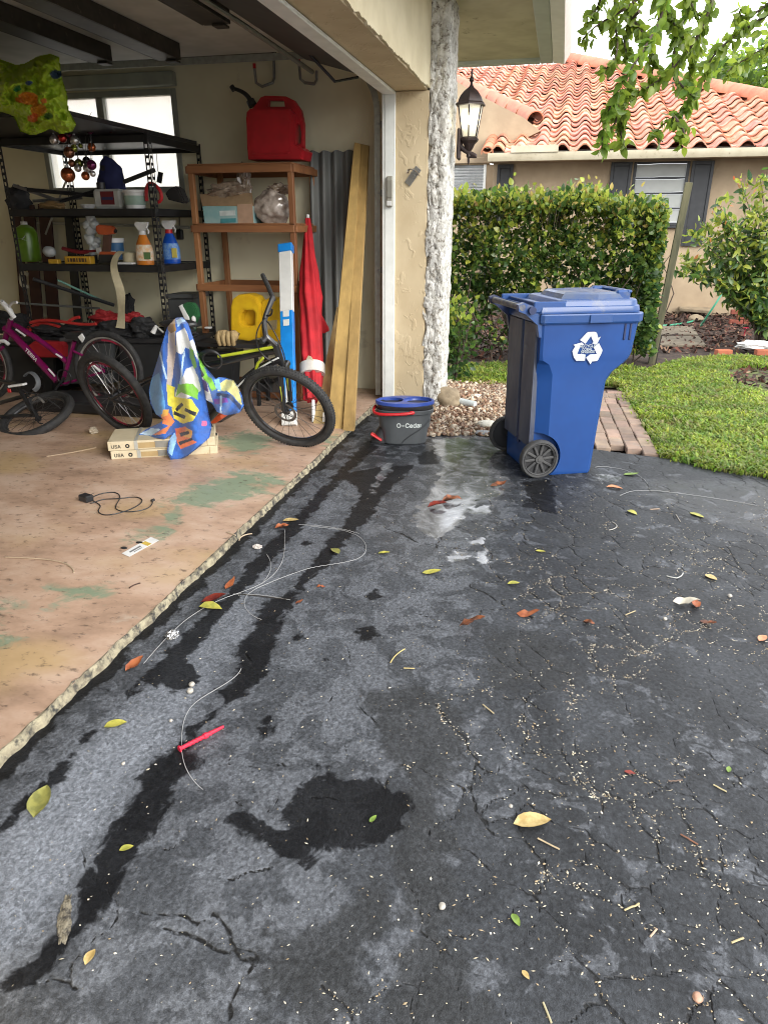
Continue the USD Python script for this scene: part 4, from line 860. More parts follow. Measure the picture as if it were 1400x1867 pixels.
whl = mat('cart_wheel', (0.030, 0.030, 0.031), 0.6, col2=(0.055, 0.054, 0.052), scale=18, bump=.3)
for v in (-.038, BW + .038):
    s = -1 if v < 0 else 1
    w = part(cart, 'wheel', bmesh(cat(ring_mesh((-.134, v - s * .012, .1225), .111, .0125, (0, 1, 0), 40, 10, 2.0), ring_mesh((-.134, v - s * .006, .1225), .098, .006, (0, 1, 0), 40, 8, 2.5))), whl)
    part(w, 'hub', bmesh(cat(cyl((-.134, v - s * .02, .1225), (-.134, v + s * .006, .1225), .030, .026, 20), cyl((-.134, v + s * .006, .1225), (-.134, v + s * .009, .1225), .014, .012, 12))), whl)
    part(w, 'disc', bmesh(cyl((-.134, v - s * .025, .1225), (-.134, v - s * .016, .1225), .100, .100, 32)), M['black_plastic'])
    for k in range(10):
        t = k * math.pi / 5 + .1; d_ = np.array([math.cos(t), 0, math.sin(t)]); p0 = np.array([-.134, v - s * .007, .1225])
        part(w, 'spoke', bmesh(beam(p0 + d_ * .026, p0 + d_ * .097, .017, .014, up=(0, 1, 0), b=.004)), whl)
# arrows emblem and lettering on the near side
def bside(px, v):
    out = []
    for x, y in px:
        q = onP(x, y, BL(0, v, 0), ba); d = q - BO; out.append((d @ bf, q[2]))
    return out
Z = lambda L: [(1000 + x / 8.75, 560 + y / 8.75) for x, y in L]
vS = -.0105
arrows = [Z([(500, 520), (605, 408), (632, 392), (735, 390), (765, 405), (790, 488), (828, 466), (765, 592), (690, 572), (715, 556), (672, 455), (585, 578)]),
          Z([(395, 598), (525, 560), (560, 590), (505, 600), (492, 640), (452, 742), (585, 752), (575, 850), (440, 850), (402, 800), (376, 700), (425, 618)]),
          Z([(740, 615), (800, 570), (855, 680), (845, 722), (785, 838), (765, 855), (690, 860), (665, 905), (595, 800), (655, 752), (768, 746), (720, 640)])]
polys = [Polygon(bside(a, vS)).buffer(0) for a in arrows]
def flat(poly, v, d=.0006): return bmesh(put(extr(poly, d), (0, v, 0), (1, 0, 0), (0, 0, 1), (0, -1, 0)))
wht = mat('print_white', (0.78, 0.80, 0.82), .45); navy = mat('print_navy', (0.012, 0.03, 0.14), .45)
def tilt(m):     # the side leans out a little towards the top
    return m
uni = shapely.union_all(polys)
part(cart, 'emblem_outline', flat(uni.buffer(.004), -.0120), navy, smooth=False)
for q in polys: part(cart, 'emblem_arrow', flat(q, -.0128), wht, smooth=False)
tx0 = bside(Z([(488, 640)]), vS)[0]
for txt, (zx, zy), h in (('RECYCLE', (490, 640), .0165), ('CORAL', (525, 690), .0145), ('SPRINGS', (505, 732), .0145)):
    u0, z0 = bside(Z([(zx, zy)]), vS)[0]
    for nm, mm, bold, dv in (('lettering_edge', navy, True, -.0136), ('lettering', wht, False, -.0142)):
        t = meshkit.text_mesh(txt, h, .0005, bold)
        part(cart, nm, bmesh(put(t, (u0, dv, z0), (1, 0, 0), (0, 0, 1), (0, -1, 0))), mm, smooth=False)

# ------------------------------------------------------------ mop bucket
KO = G(738, 812.5); kr = RT.copy(); ka = np.array([FW[0], FW[1], 0]) / math.hypot(FW[0], FW[1])
KC = KO + ka * .115
def kput(m): return put(m, KC, kr, ka, (0, 0, 1))
def sup(a, b, z, e=2.6, n=40, cx=0):
    t = np.linspace(0, 2 * math.pi, n, endpoint=False); c, s = np.cos(t), np.sin(t)
    return np.column_stack([cx + a * np.sign(c) * np.abs(c) ** (2 / e), b * np.sign(s) * np.abs(s) ** (2 / e), np.full(n, z)])
bucket = thing('mop_bucket', 'dark grey mop bucket with blue wringer top and red handle', 'bucket', KC, )
kg = mat('bucket_grey', (0.060, 0.066, 0.070), .5, col2=(0.050, 0.055, 0.059), bump=.12, bscale=260)
kb = mat('bucket_blue', (0.035, 0.075, 0.33), .35, col2=(0.03, 0.065, 0.28))
part(bucket, 'tub', kput(loft([sup(.148, .098, .002, 3), sup(.158, .110, .012, 3), sup(.185, .122, .215), sup(.190, .126, .222), sup(.206, .136, .228), sup(.210, .139, .252), sup(.204, .134, .256), sup(.196, .126, .250), sup(.182, .115, .12)], True)), kg)
part(bucket, 'inner_collar', kput(loft([sup(.185, .118, .24), sup(.198, .130, .262), sup(.205, .135, .285), sup(.200, .130, .288)])), M['black_plastic'])
el = lambda a, b, cx=0, cy=0: affinity.translate(affinity.scale(Point(0, 0).buffer(1, 24), a, b), cx, cy)
top = el(.212, .140).difference(el(.082, .076, -.096)).difference(el(.098, .088, .092)); tm = soft(top, .026, .007)
part(bucket, 'wringer_top', kput(tm.apply_translation((0, 0, .284))), kb)
part(bucket, 'spin_basket', kput(lathe([(.045, .18), (.060, .181), (.080, .300), (.083, .300), (.064, .17), (.0, .165)], (-.096, 0, 0), 28)), M['black_plastic'])
part(bucket, 'side_bowl', kput(lathe([(.0, .235), (.065, .236), (.096, .300), (.099, .300), (.068, .226), (.0, .225)], (.092, 0, 0), 28, sy=.88)), kb)
arcp = [(-.212, .02, .262), (-.224, -.02, .245), (-.222, -.07, .238), (-.19, -.125, .236), (-.13, -.152, .238), (-.05, -.160, .241), (.02, -.158, .246), (.045, -.152, .248)]
part(bucket, 'carry_handle', kput(tube(spline(arcp, 30), .0105, 10)), M['red_plastic'])
part(bucket, 'handle_boss', kput(blob((.045, -.150, .249), (.022, .012, .014), 2, .05)), M['red_plastic'])
part(bucket, 'pedal', kput(cat(beam((-.245, -.05, .075), (-.165, -.06, .025), .055, .014, b=.006))), M['red_plastic'])
part(bucket, 'pedal_housing', kput(loft([sup(.10, .06, .002, 3, cx=-.15), sup(.10, .06, .02, 3, cx=-.15), sup(.05, .05, .12, 3, cx=-.13)])), M['black_plastic'])
part(bucket, 'seam', kput(tube(spline([(-.02, -.1195, .02), (.06, -.1215, .09), (.12, -.118, .13), (.178, -.078, .19)], 16), .003, 6)), mat('bucket_seam', (0.03, 0.033, 0.036), .6))
bt = meshkit.text_mesh('O-Cedar', .031, .0008, True); bx = bt.bounds
yf = -.1185
def wrap(m):
    v = np.array(m.vertices); x = v[:, 0]; z = v[:, 1]
    b_ = np.interp(z, [.012, .215], [.110, .122]) ; a_ = np.interp(z, [.012, .215], [.158, .185])
    y = -b_ * np.clip(1 - np.abs(x / a_) ** 2.6, 0, 1) ** (1 / 2.6)
    return T(np.column_stack([x, y - v[:, 2] - .0006, z]), m.faces)
bt.apply_translation((-.062, .134, 0))
part(bucket, 'lettering', kput(wrap(bt)), wht, smooth=False)

# ------------------------------------------------------------ lantern on the stone corner
LX = 6.30; lp = onX(857, 215, LX); ppm = abs((onX(857, 315, LX) - onX(857, 115, LX))[2]) / 200
lzf = lambda y: onX(857, y, LX)[2]
lamp = thing('wall_lantern', 'lit dark bronze lantern hanging from a bracket on the stone corner', 'lantern', (lp[0], lp[1], lzf(300)))
brz = mat('dark_bronze', (0.020, 0.012, 0.011), .5, .3, col2=(0.035, 0.02, 0.017), scale=20, bump=.3, bscale=150)
def lpx(rows): return [(r * ppm, lzf(y)) for r, y in rows]
c0 = (lp[0], lp[1], 0)
part(lamp, 'finial', lathe(lpx([(1, 125), (2.5, 132), (1.5, 138), (4.5, 142), (5, 146), (2, 150), (3.5, 155), (6, 159)]), c0, 12), brz)
part(lamp, 'roof', cat(lathe(lpx([(4, 156), (8, 160), (16, 166), (23, 174), (27, 182), (28, 186), (33, 189), (33, 192), (27, 192), (0, 190)]), c0, 6)), brz, smooth=20)
part(lamp, 'bowl', lathe(lpx([(0, 250), (17, 249), (21, 252), (20, 256), (13, 262), (9, 270), (4, 276), (5, 281), (5, 285), (3, 288), (3, 294), (0.5, 300)]), c0, 6), brz, smooth=20)
gl_m = usdkit.material(stage, LK + 'lantern_glass', {'t': ('transparent_bsdf', {'color': (0.96, 0.94, 0.84)}), 'tl': ('translucent_bsdf', {'color': (0.95, 0.93, 0.82)}), 'd': ('diffuse_bsdf', {'color': (0.85, 0.83, 0.72)}), 'm1': ('mix_closure', {'fac': .5}), 'm2': ('mix_closure', {'fac': .42})},
                       [('tl.BSDF', 'm1.closure1'), ('d.BSDF', 'm1.closure2'), ('m1.closure', 'm2.closure1'), ('t.BSDF', 'm2.closure2')], surface='m2.closure')
for k in range(6):
    a0_, a1_ = k * math.pi / 3, (k + 1) * math.pi / 3; q = []
    for a in (a0_, a1_):
        for (r, y) in ((26.5, 193), (16.5, 249)): q.append((lp[0] + r * ppm * math.cos(a), lp[1] + r * ppm * math.sin(a), lzf(y)))
    part(lamp, 'glass_pane', T([q[0], q[1], q[3], q[2]], [[0, 1, 2], [0, 2, 3]]), gl_m, smooth=False)
    part(lamp, 'glazing_bar', beam(q[0], q[1], .010, .010, b=.002), brz)
part(lamp, 'bulb', blob((lp[0], lp[1], lzf(216)), (.022, .022, .045), 2, 0), mat('bulb', (1, 1, 1), .5, emit=((1.0, 0.93, 0.78), 14.0)))
part(lamp, 'bulb_holder', cyl((lp[0], lp[1], lzf(249)), (lp[0], lp[1], lzf(226)), .014), M['white_plastic'])
wp = np.array([LX - .02, .868, 0]); pz0, pz1 = onX(815, 292, LX)[2], onX(815, 234, LX)[2]
part(lamp, 'wall_plate', cat(bb(LX - .065, LX + .045, .842, .868, pz0, pz1, .012)), brz)
part(lamp, 'arm', tube(spline([(LX - .01, .84, (pz0 + pz1) / 2 + .02), (LX, .79, pz0 + .06), (LX, .72, lzf(284)), (LX, lp[1], lzf(284))], 24), np.linspace(.022, .012, 24), 10), brz)

# keypad and a bare metal bracket on the pier
kp = onX(711, 349, 6.027); key = thing('door_keypad', 'grey plastic keypad opener fixed to the white door trim', 'keypad', kp)
part(key, 'case', rbox(kp + (-.014, 0, 0), (.024, .052, .225), .008), mat('keypad_grey', (0.33, 0.32, 0.27), .5))
part(key, 'cover', rbox(kp + (-.031, -.002, .02), (.010, .044, .13), .004), mat('keypad_cover', (0.26, 0.25, 0.21), .45))
part(key, 'foot', rbox(kp + (-.030, 0, -.085), (.008, .040, .035), .003), M['white_plastic'])
bq = onX(753, 320, 6.045); brk = thing('sensor_bracket', 'small bent shiny metal bracket screwed to the tan pier', 'bracket', bq)
part(brk, 'plate', beam(bq + (-.004, .045, -.06), bq + (-.01, -.045, .055), .055, .006, up=(1, 0, 0)), M['steel'])
part(brk, 'clip', tube(spline([bq + (-.01, .04, .02), bq + (-.045, .01, .045), bq + (-.05, -.03, .03), bq + (-.02, -.05, .0)], 14), .010, 8, flat=.4), M['chrome'])
part(brk, 'screw', cyl(bq + (-.02, -.005, 0), bq + (.0, -.005, 0), .012), M['steel'])

# ------------------------------------------------------------ planting
def leaf(l, w, fold=.25, droop=.25, n=4):
    """one leaf along +x, folded on its midrib and drooping"""
    V, F = [], []
    for i in range(n + 1):
        t = i / n; hw = w * .5 * math.sin(math.pi * (t ** .8)) ** .75 if 0 < i < n else 0.0006
        x, z = l * t, -droop * l * t * t
        V += [[x, -hw, z + fold * hw], [x, 0, z], [x, hw, z + fold * hw]]
    for i in range(n):
        b = i * 3
        for k in (0, 1): F += [[b + k, b + 3 + k, b + 4 + k], [b + k, b + 4 + k, b + 1 + k]]
    return T(V, F)
def leafmat(name, c, c2, tr=.4, rough=.35, rnd=.28, spec=.5, hue=.015): return mat(name, c, rough, col2=c2, scale=6, transl=tr, rnd=rnd, hue=hue, spec=spec)
lf = {'new': leafmat('leaf_new', (0.33, 0.36, 0.055), (0.23, 0.29, 0.045)), 'mid': leafmat('leaf_mid', (0.10, 0.165, 0.032), (0.07, 0.125, 0.026)), 'old': leafmat('leaf_old', (0.040, 0.080, 0.020), (0.03, 0.07, 0.02)),
      'pink': leafmat('leaf_pink', (0.40, 0.28, 0.10), (0.34, 0.30, 0.07)), 'red': leafmat('leaf_red', (0.45, 0.14, 0.05), (0.4, 0.2, 0.06)), 'tree': leafmat('leaf_tree', (0.21, 0.33, 0.045), (0.15, 0.25, 0.04), .62), 'tree2': leafmat('leaf_tree_bright', (0.30, 0.42, 0.05), (0.22, 0.33, 0.04), .6)}
bark = mat('twig_bark', (0.075, 0.05, 0.035), .85, col2=(0.04, 0.028, 0.02), scale=30, bump=.5)
def quat_dir(D, roll):
    """orientations that take +x to D, rolled"""
    d = D / np.linalg.norm(D, axis=1, keepdims=True); up = np.tile([0, 0, 1.0], (len(d), 1)); up[np.abs(d[:, 2]) > .99] = (1, 0, 0)
    s = np.cross(up, d); s /= np.linalg.norm(s, axis=1, keepdims=True); t = np.cross(d, s); c_, s_ = np.cos(roll)[:, None], np.sin(roll)[:, None]
    q = Rotation.from_matrix(np.stack([d, s * c_ + t * s_, t * c_ - s * s_], 2)).as_quat(); return q[:, [3, 0, 1, 2]]
hr = np.random.default_rng(41)
_ga, _gb = np.meshgrid(np.arange(320) * .06, np.arange(320) * .06, indexing='ij'); _tab = {s: meshkit.fbm(np.stack([_ga, _gb, _ga * 0 + s], -1), 3, s) for s in (3, 4, 12, 44)}
def fb(a, b, s): return float(_tab[s][int(a / .06 + 110) % 320, int(b / .06 + 110) % 320])
hedge = thing('hedge', 'clipped broad hedge of round glossy leaves in front of the house', 'hedge', (8.9, .2, 0))
HX0, HX1, HY0, HY1 = 8.55, 9.35, -1.08, 2.0
def hedge_pts(n):
    P, D, c = [], [], []
    while len(P) < n:
        u = hr.random()
        y = hr.uniform(HY0, HY1); zt = 1.56 + .22 * fb(y * 2.3, 0, 3) + .05 * (y + .4) - .35 * max(0, (-.78 - y)) 
        edge = 0
        if u < .58:
            z = hr.uniform(.10, zt); edge = .16 * (fb(y * 3.2, z * 3.2, 4) - .5); x = HX0 + edge * 2.6 + abs(hr.normal(0, .13)) + .25 * max(0, .35 - z) ; d = (-1, hr.normal(0, .6), hr.normal(.25, .5))
            if z < .75 and hr.random() < .70 * (1 - z / .9) + .12: continue
            if z < .9 and fb(y * 3.0, z * 3.0, 44) < .43: continue
            if fb(y * 4.2, z * 4.2, 12) < .44: x += hr.uniform(.12, .45)
        elif u < .80: x = hr.uniform(HX0, HX1); z = zt + hr.normal(0, .05) + (abs(hr.normal(0, .06)) if hr.random() < .3 else 0); d = (hr.normal(-.3, .5), hr.normal(0, .5), 1)
        elif u < .90: x = hr.uniform(HX0, HX1); z = hr.uniform(.10, zt); y = HY0 + abs(hr.normal(0, .09)) + .22 * (fb(x * 3, z * 3.5, 3) - .45); d = (hr.normal(-.3, .5), -1, hr.normal(.2, .5))
        else: x = hr.uniform(HX0 + .15, HX1); z = hr.uniform(.35, zt); d = hr.normal(size=3)
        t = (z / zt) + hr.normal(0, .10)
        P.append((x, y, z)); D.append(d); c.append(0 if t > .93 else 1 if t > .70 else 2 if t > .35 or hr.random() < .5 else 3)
    return np.array(P), np.array(D, float), np.array(c)
P, D, c = hedge_pts(21000)
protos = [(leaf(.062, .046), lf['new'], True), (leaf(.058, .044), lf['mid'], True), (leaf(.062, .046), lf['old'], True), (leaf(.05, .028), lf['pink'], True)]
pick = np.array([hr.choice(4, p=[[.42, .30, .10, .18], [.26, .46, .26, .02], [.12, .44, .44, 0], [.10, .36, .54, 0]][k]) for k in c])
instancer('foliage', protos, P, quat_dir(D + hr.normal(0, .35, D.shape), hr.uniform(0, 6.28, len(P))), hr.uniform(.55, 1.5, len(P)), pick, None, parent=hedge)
# new shoots along the top
sh = []
for i in range(70):
    y = hr.uniform(HY0, HY1); x = hr.uniform(HX0, HX0 + .5); z = 1.45 + .04 * (y + .4); sh.append(tube([(x, y, z), (x + hr.normal(0, .03), y + hr.normal(0, .03), z + hr.uniform(.06, .20))], .003, 4))
for i in range(60):
    y = hr.uniform(HY0, HY1); x = hr.uniform(HX0 + .1, HX1 - .1); p = np.array([x, y, -.02])
    q = [p]
    for k in range(5): q.append(q[-1] + (hr.normal(0, .07), hr.normal(0, .09), hr.uniform(.15, .30)))
    sh.append(tube(q, np.linspace(.011, .004, 6), 5))
part(hedge, 'branches', cat(sh), bark)
# small bush at the foot of the pier
sb = thing('pier_shrub', 'small leafy shrub squeezed against the foot of the stone corner', 'shrub', G(822, 705))
sc = G(826, 700) + np.array([.25, .02, 0]); n = 620
P = np.column_stack([sc[0] + hr.normal(0, .13, n), sc[1] + hr.normal(.03, .085, n), np.abs(hr.normal(.36, .22, n)) % .80 + .02]); D = P - (sc + (0, 0, .3)); D[:, 0] -= .15
tp = P[:, 2] > .55
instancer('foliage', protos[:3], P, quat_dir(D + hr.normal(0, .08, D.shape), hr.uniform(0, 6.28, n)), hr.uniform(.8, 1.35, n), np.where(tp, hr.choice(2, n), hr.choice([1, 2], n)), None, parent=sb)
part(sb, 'stem', cat([tube([sc + (0, 0, -.03), sc + (hr.normal(0, .06), hr.normal(0, .05), .35), sc + (hr.normal(0, .12), hr.normal(0, .07), .65)], [.012, .008, .003], 6) for _ in range(6)]), bark)
# the loose bush at the right with reddish tips
rb = thing('croton_bush', 'loose spreading bush with drooping leaves and reddish tips by the house wall', 'bush', G(1385, 640)); bx0 = G(1392, 632); XB = bx0[0]
segs, P, D, cc = [], [], [], []
tips = [(1350, 330), (1385, 320), (1310, 372), (1285, 405), (1262, 425), (1250, 470), (1240, 485), (1300, 440), (1330, 400), (1380, 390), (1395, 430), (1340, 470), (1275, 500), (1320, 500), (1360, 530), (1395, 520), (1290, 455), (1420, 380), (1440, 330), (1450, 450), (1330, 545), (1380, 570), (1395, 600), (1420, 560), (1310, 395), (1360, 430)]
for k, (tx, ty) in enumerate(tips):
    e = onX(tx, ty, XB + hr.uniform(-.55, .35)); m_ = (bx0 + e) / 2 + (hr.normal(0, .1), hr.normal(0, .06), .22)
    s = spline([bx0 + (hr.normal(0, .06), hr.normal(0, .06), -.02), m_, e], 22); segs.append(tube(s, np.linspace(.014, .003, 22), 5))
    for i in range(7, 22):
        for _ in range(7 + (i > 15) * 4):
            d = hr.normal(size=3) + (0, 0, -.25); P.append(s[i] + hr.normal(0, .045, 3)); D.append(d); cc.append(i + (4 if ty < 420 else 0))
P, D, cc = np.array(P), np.array(D), np.array(cc)
pick = np.array([hr.choice(4, p=[.56, .22, .08, .14] if k > 23 else [.44, .38, .16, .02] if k > 17 else [.14, .5, .36, 0]) for k in cc])
instancer('foliage', [(leaf(.105, .042, droop=.4), lf['new'], True), (leaf(.105, .044, droop=.4), lf['mid'], True), (leaf(.11, .046, droop=.4), lf['old'], True), (leaf(.07, .028), lf['red'], True)], P, quat_dir(D, hr.uniform(0, 6.28, len(P))), hr.uniform(.7, 1.3, len(P)), pick, None, parent=rb)
part(rb, 'branches', cat(segs), bark)
# branch of a street tree hanging into the view
tb = thing('overhanging_branch', 'leafy tree branch hanging down in front of the tile roof', 'tree branch', onX(1240, 40, 4.6)); TX = 4.6
lines = [[(1235, -60), (1195, 50), (1150, 125), (1112, 195), (1098, 278)], [(1265, -60), (1232, 80), (1238, 150), (1262, 175), (1228, 212), (1208, 258)], [(1185, -50), (1135, 18), (1085, 48), (1060, 75)], [(1300, -40), (1262, 80), (1195, 150), (1130, 185), (1095, 215)],
         [(1440, -10), (1385, 35), (1335, 68), (1296, 108), (1284, 148)], [(1450, 40), (1395, 85), (1362, 105), (1325, 130)], [(1160, -50), (1158, 40), (1190, 105), (1185, 150)], [(1215, -50), (1228, 40), (1262, 110), (1246, 165)], [(1140, -40), (1120, 30), (1125, 90), (1095, 130)],
         [(1190, -30), (1215, 20), (1240, 60), (1275, 85)], [(1150, 130), (1145, 170), (1135, 215), (1140, 268)], [(1420, -40), (1395, 10), (1370, 25), (1350, 15)], [(1100, -30), (1090, 10), (1072, 30)], [(1165, 20), (1140, 60), (1150, 110)], [(1255, -40), (1262, 10), (1278, 30)], [(1130, 185), (1120, 225), (1100, 245)], [(1228, 212), (1245, 235), (1240, 262)]]
leaves, tw = [], []
for L in lines:
    dx = hr.uniform(-.35, .35); s = spline([onX(x, y, TX + dx + hr.normal(0, .06)) for x, y in L], 60); ln_ = np.linalg.norm(np.diff(s, axis=0), axis=1).sum()
    tw.append(tube(s, np.linspace(.009, .0025, 60), 6))
    for k in range(int(ln_ / .0066)):
        i = min(59, int(59 * (hr.random() ** .85))); tg = s[min(59, i + 1)] - s[max(0, i - 1)]; d = unit(unit(tg) * .5 + hr.normal(0, .65, 3) + (0, 0, -.55)); leaves.append((s[i] + hr.normal(0, .012, 3), d, hr.uniform(.040, .068), hr.random()))
part(tb, 'twigs', cat(tw), bark)
def lm(o, d, l, r):
    m = leaf(l, l * .60, .3, .22, 4); A = frame(d); a = r * 6.28
    R = np.column_stack([A[:, 0], A[:, 1] * math.cos(a) + A[:, 2] * math.sin(a), -A[:, 1] * math.sin(a) + A[:, 2] * math.cos(a)])
    return T(np.array(m.vertices) @ R.T + o, m.faces)
hr.shuffle(leaves) if False else None
rest = {'tree': [], 'tree2': []}
for i, (o, d, l, r) in enumerate(leaves):
    kk = 'tree2' if hr.random() < .35 else 'tree'
    if i < 296: part(tb, 'leaf', lm(o, d, l, hr.random()), lf[kk], smooth=True)
    else: rest[kk].append(lm(o, d, l, hr.random()))
for kk, v in rest.items():
    if v: part(tb, 'more_leaves', cat(v), lf[kk], smooth=True, kind='stuff')
# far trees behind the roof
def far_tree(name, label, px, X, w, h, n, seed):
    r = np.random.default_rng(seed); c = onX(*px, X); t = thing(name, label, 'tree', (c[0], c[1], 0))
    part(t, 'trunk', tube([(c[0], c[1], -.1), (c[0] + .2, c[1], c[2] * .5), (c[0], c[1] + .2, c[2])], [.25, .18, .06], 8), bark)
    cl = r.normal(size=(26, 3)); cl /= np.linalg.norm(cl, axis=1, keepdims=True); cl = c + cl * np.array([w, w, h]) * r.uniform(.3, 1, (26, 1))
    P = cl[r.integers(0, 26, n)] + r.normal(0, .34, (n, 3)) * (w / 2)
    instancer('crown', [(leaf(.22, .13), lf['tree2'], True), (leaf(.22, .13), lf['mid'], True)], P, quat_rand(n, r), r.uniform(.7, 1.4, n), r.integers(0, 2, n), None, parent=t)
far_tree('background_tree', 'pale green tree top rising behind the right roof ridge', (1385, 165), 27.0, 1.9, 1.3, 3000, 5)
far_tree('background_tree', 'second thinner tree crown behind the ridge, left of the pale one', (1325, 150), 31.0, 1.1, 1.0, 900, 6)

# ------------------------------------------------------------ things in the bed by the house
pst = onX(1256, 332, 8.95); psb = G(1188, 645); psb[0] = 8.95
pb = onX(1190, 640, 8.95)
solo('leaning_post', beam((pb[0], pb[1], -.05), pst, .075, .05, up=(1, 0, 0), b=.004), mat('mossy_wood', (0.12, 0.11, 0.06), .9, col2=(0.06, 0.06, 0.035), scale=12, bump=.6, stretch=(1, 1, .2)), 'weathered greenish wooden post leaning beside the hedge', 'post')
st2 = onX(1195, 640, 9.0); solo('hedge_stake', beam((9.0, st2[1], -.05), (9.0, st2[1] - .02, .30), .05, .05), mat('dark_stake', (0.03, 0.025, 0.02), .9), 'short dark wooden stake at the right foot of the hedge', 'stake')
hose_m = mat('hose_green', (0.05, 0.30, 0.18), .4)
hp = [G(1180, 592), G(1240, 590), G(1275, 583), onX(1300, 560, 11.6), onX(1318, 530, 11.7), onX(1328, 505, 11.8), onX(1345, 490, 11.9)]
solo('garden_hose', tube(spline(hp, 50), .014, 8), hose_m, 'green garden hose running up out of the mulch into the bush', 'hose')
def flatrock(px, z0, t, seed):
    P = np.array([G(*q)[:2] for q in px]); poly = Polygon(P).buffer(.02, join_style=1); m = soft(poly, t, .015); m.apply_translation((0, 0, z0)); return m
stone_t = mat('tan_stone', (0.30, 0.235, 0.15), .85, col2=(0.20, 0.155, 0.10), scale=8, bump=.6)
pv = thing('concrete_pavers', 'row of square concrete pavers sunk in the mulch right of the hedge', 'pavers', G(1230, 615))
for q in [[(1195, 596), (1262, 596), (1270, 611), (1193, 611)], [(1193, 614), (1272, 614), (1285, 630), (1190, 630)]]: part(pv, 'paver', flatrock(q, -.02, .035, 1), mat(f'paver_{len(used)}', (0.17, 0.14, 0.10), .9, col2=(0.12, 0.10, 0.07), bump=.4))
solo('stone_slab', flatrock([(1236, 566), (1262, 560), (1302, 566), (1290, 578), (1240, 573)], .06, .05, 2), stone_t, 'flat tan stone slab propped by the house wall', 'slab')
solo('propping_rock', blob(G(1268, 583) + (0, 0, .02), (.12, .12, .07), 2, .3), stone_t, 'rough rock under the tan stone slab', 'rock')
bw_ = thing('brick_planter', 'low red brick planter wall half hidden under the bush', 'brick wall', G(1350, 585)); bo = G(1330, 590)
for r in range(5):
    for c_ in range(4): part(bw_, 'brick', rbox(bo + (.05 + .0 * r, -.10 - c_ * .21 - (.1 if r % 2 else 0), .03 + r * .078), (.10, .20, .07), .006), mat('planter_brick', (0.24, 0.06, 0.035), .85, col2=(0.16, 0.045, 0.03), scale=9, bump=.5, rnd=.2) if r == c_ == 0 else LK + 'planter_brick')
ob = G(1318, 645); solo('orange_brick', rbox(ob + (0, 0, .02), (.10, .19, .07), .006, rotz(.25)), mat('orange_brick_clay', (0.36, 0.11, 0.05), .8, col2=(0.28, 0.08, 0.04), bump=.4), 'single orange brick lying at the lawn edge', 'brick')
ob = G(1395, 645); solo('orange_brick', rbox(ob + (0, 0, .02), (.10, .24, .07), .006, rotz(.1)), LK + 'orange_brick_clay', 'orange brick under the crumpled white bag', 'brick')
wb_ = G(1375, 640); cw = blob((0, 0, 0), (.12, .24, .055), 3, .45, 2.2, 7); cw.apply_translation(wb_ + (0, -.02, .075)); solo('white_bag', cw, M['white_plastic'], 'crumpled white plastic bag lying in the bed by the lawn', 'bag', smooth=15)
solo('red_flower', cat([leaf(.05, .03).apply_transform(trimesh.transformations.rotation_matrix(k * 1.05, (0, 0, 1))) for k in range(6)] + [tube([(0, 0, 0), (0, .01, -.16)], .004, 5)]).apply_translation(G(1357, 612) + (0, 0, .12)), leafmat('petal_red', (0.5, 0.02, 0.02), (0.4, 0.01, 0.015), .3), 'red flower in the mulch below the bush', 'flower')
solo('flat_rock', blob(G(812, 742) + (.05, 0, .06), (.10, .13, .11), 3, .25, 1.6, 3), stone_t, 'tan rough rock at the foot of the stone corner', 'rock')
solo('drain_pipe', tube([G(822, 738) + (0, 0, .05), G(866, 745) + (0, 0, .035)], .030, 14), mat('pipe_grey', (0.55, 0.60, 0.60), .4), 'short pale grey drain pipe lying on the gravel', 'pipe')
solo('white_rock', blob(G(888, 779) + (0, 0, .02), (.07, .09, .035), 3, .2, 1.8, 5), mat('white_rock', (0.62, 0.60, 0.52), .8, col2=(.5, .48, .4), bump=.5), 'rounded cream rock by the cart wheel', 'rock')
solo('grey_rock', blob(G(884, 791) + (0, 0, .005), (.05, .08, .02), 2, .3, 1.8, 6), mat('grey_rock', (0.30, 0.31, 0.32), .8), 'flat grey rock on the driveway edge by the cream rock', 'rock')
solo('white_rock', blob(G(868, 724) + (0, 0, .0), (.04, .06, .03), 2, .3, 1.8, 9), LK + 'white_rock', 'small cream rock among the gravel behind the drain pipe', 'rock')

# ------------------------------------------------------------ black steel rack and what stands on it
def C(name, c, rough=.5, **k): return mat(name, c, rough, **{'col2': tuple(x * .82 for x in c), 'scale': 12, 'bump': .1, **k})
rack = thing('storage_rack', 'tall black slotted steel rack standing under the window', 'storage rack', (6.0, 3.8, FZ))
RX0, RX1, RY0, RY1 = 5.56, 6.44, 3.16, 4.52
zs = [onX(150, 482, RX0)[2], onX(150, 380, RX0)[2], 2.13]
def post(x, y, sx, sy):
    m = []
    for (ax, d) in ((0, sx), (1, sy)):
        for o in (.003, .034):
            lo = [x, y]; hi = [x, y]; lo[ax] += d * o; hi[ax] += d * (o + .010)
            if ax == 0: m.append(bb(min(lo[0], hi[0]), max(lo[0], hi[0]), y - .001, y + .001, FZ, 2.145, .0005))
            else: m.append(bb(x - .001, x + .001, min(lo[1], hi[1]), max(lo[1], hi[1]), FZ, 2.145, .0005))
        for z in np.arange(FZ + .03, 2.12, .05):
            if ax == 0: m.append(bb(min(x + d * .013, x + d * .034), max(x + d * .013, x + d * .034), y - .001, y + .001, z, z + .022, .0004))
            else: m.append(bb(x - .001, x + .001, min(y + d * .013, y + d * .034), max(y + d * .013, y + d * .034), z, z + .022, .0004))
    return cat(m)
for (x, y, sx, sy) in ((RX0, RY0, 1, 1), (RX1, RY0, -1, 1), (RX0, RY1, 1, -1), (RX1, RY1, -1, -1)): part(rack, 'post', post(x, y, sx, sy), M['black_metal'], smooth=False)
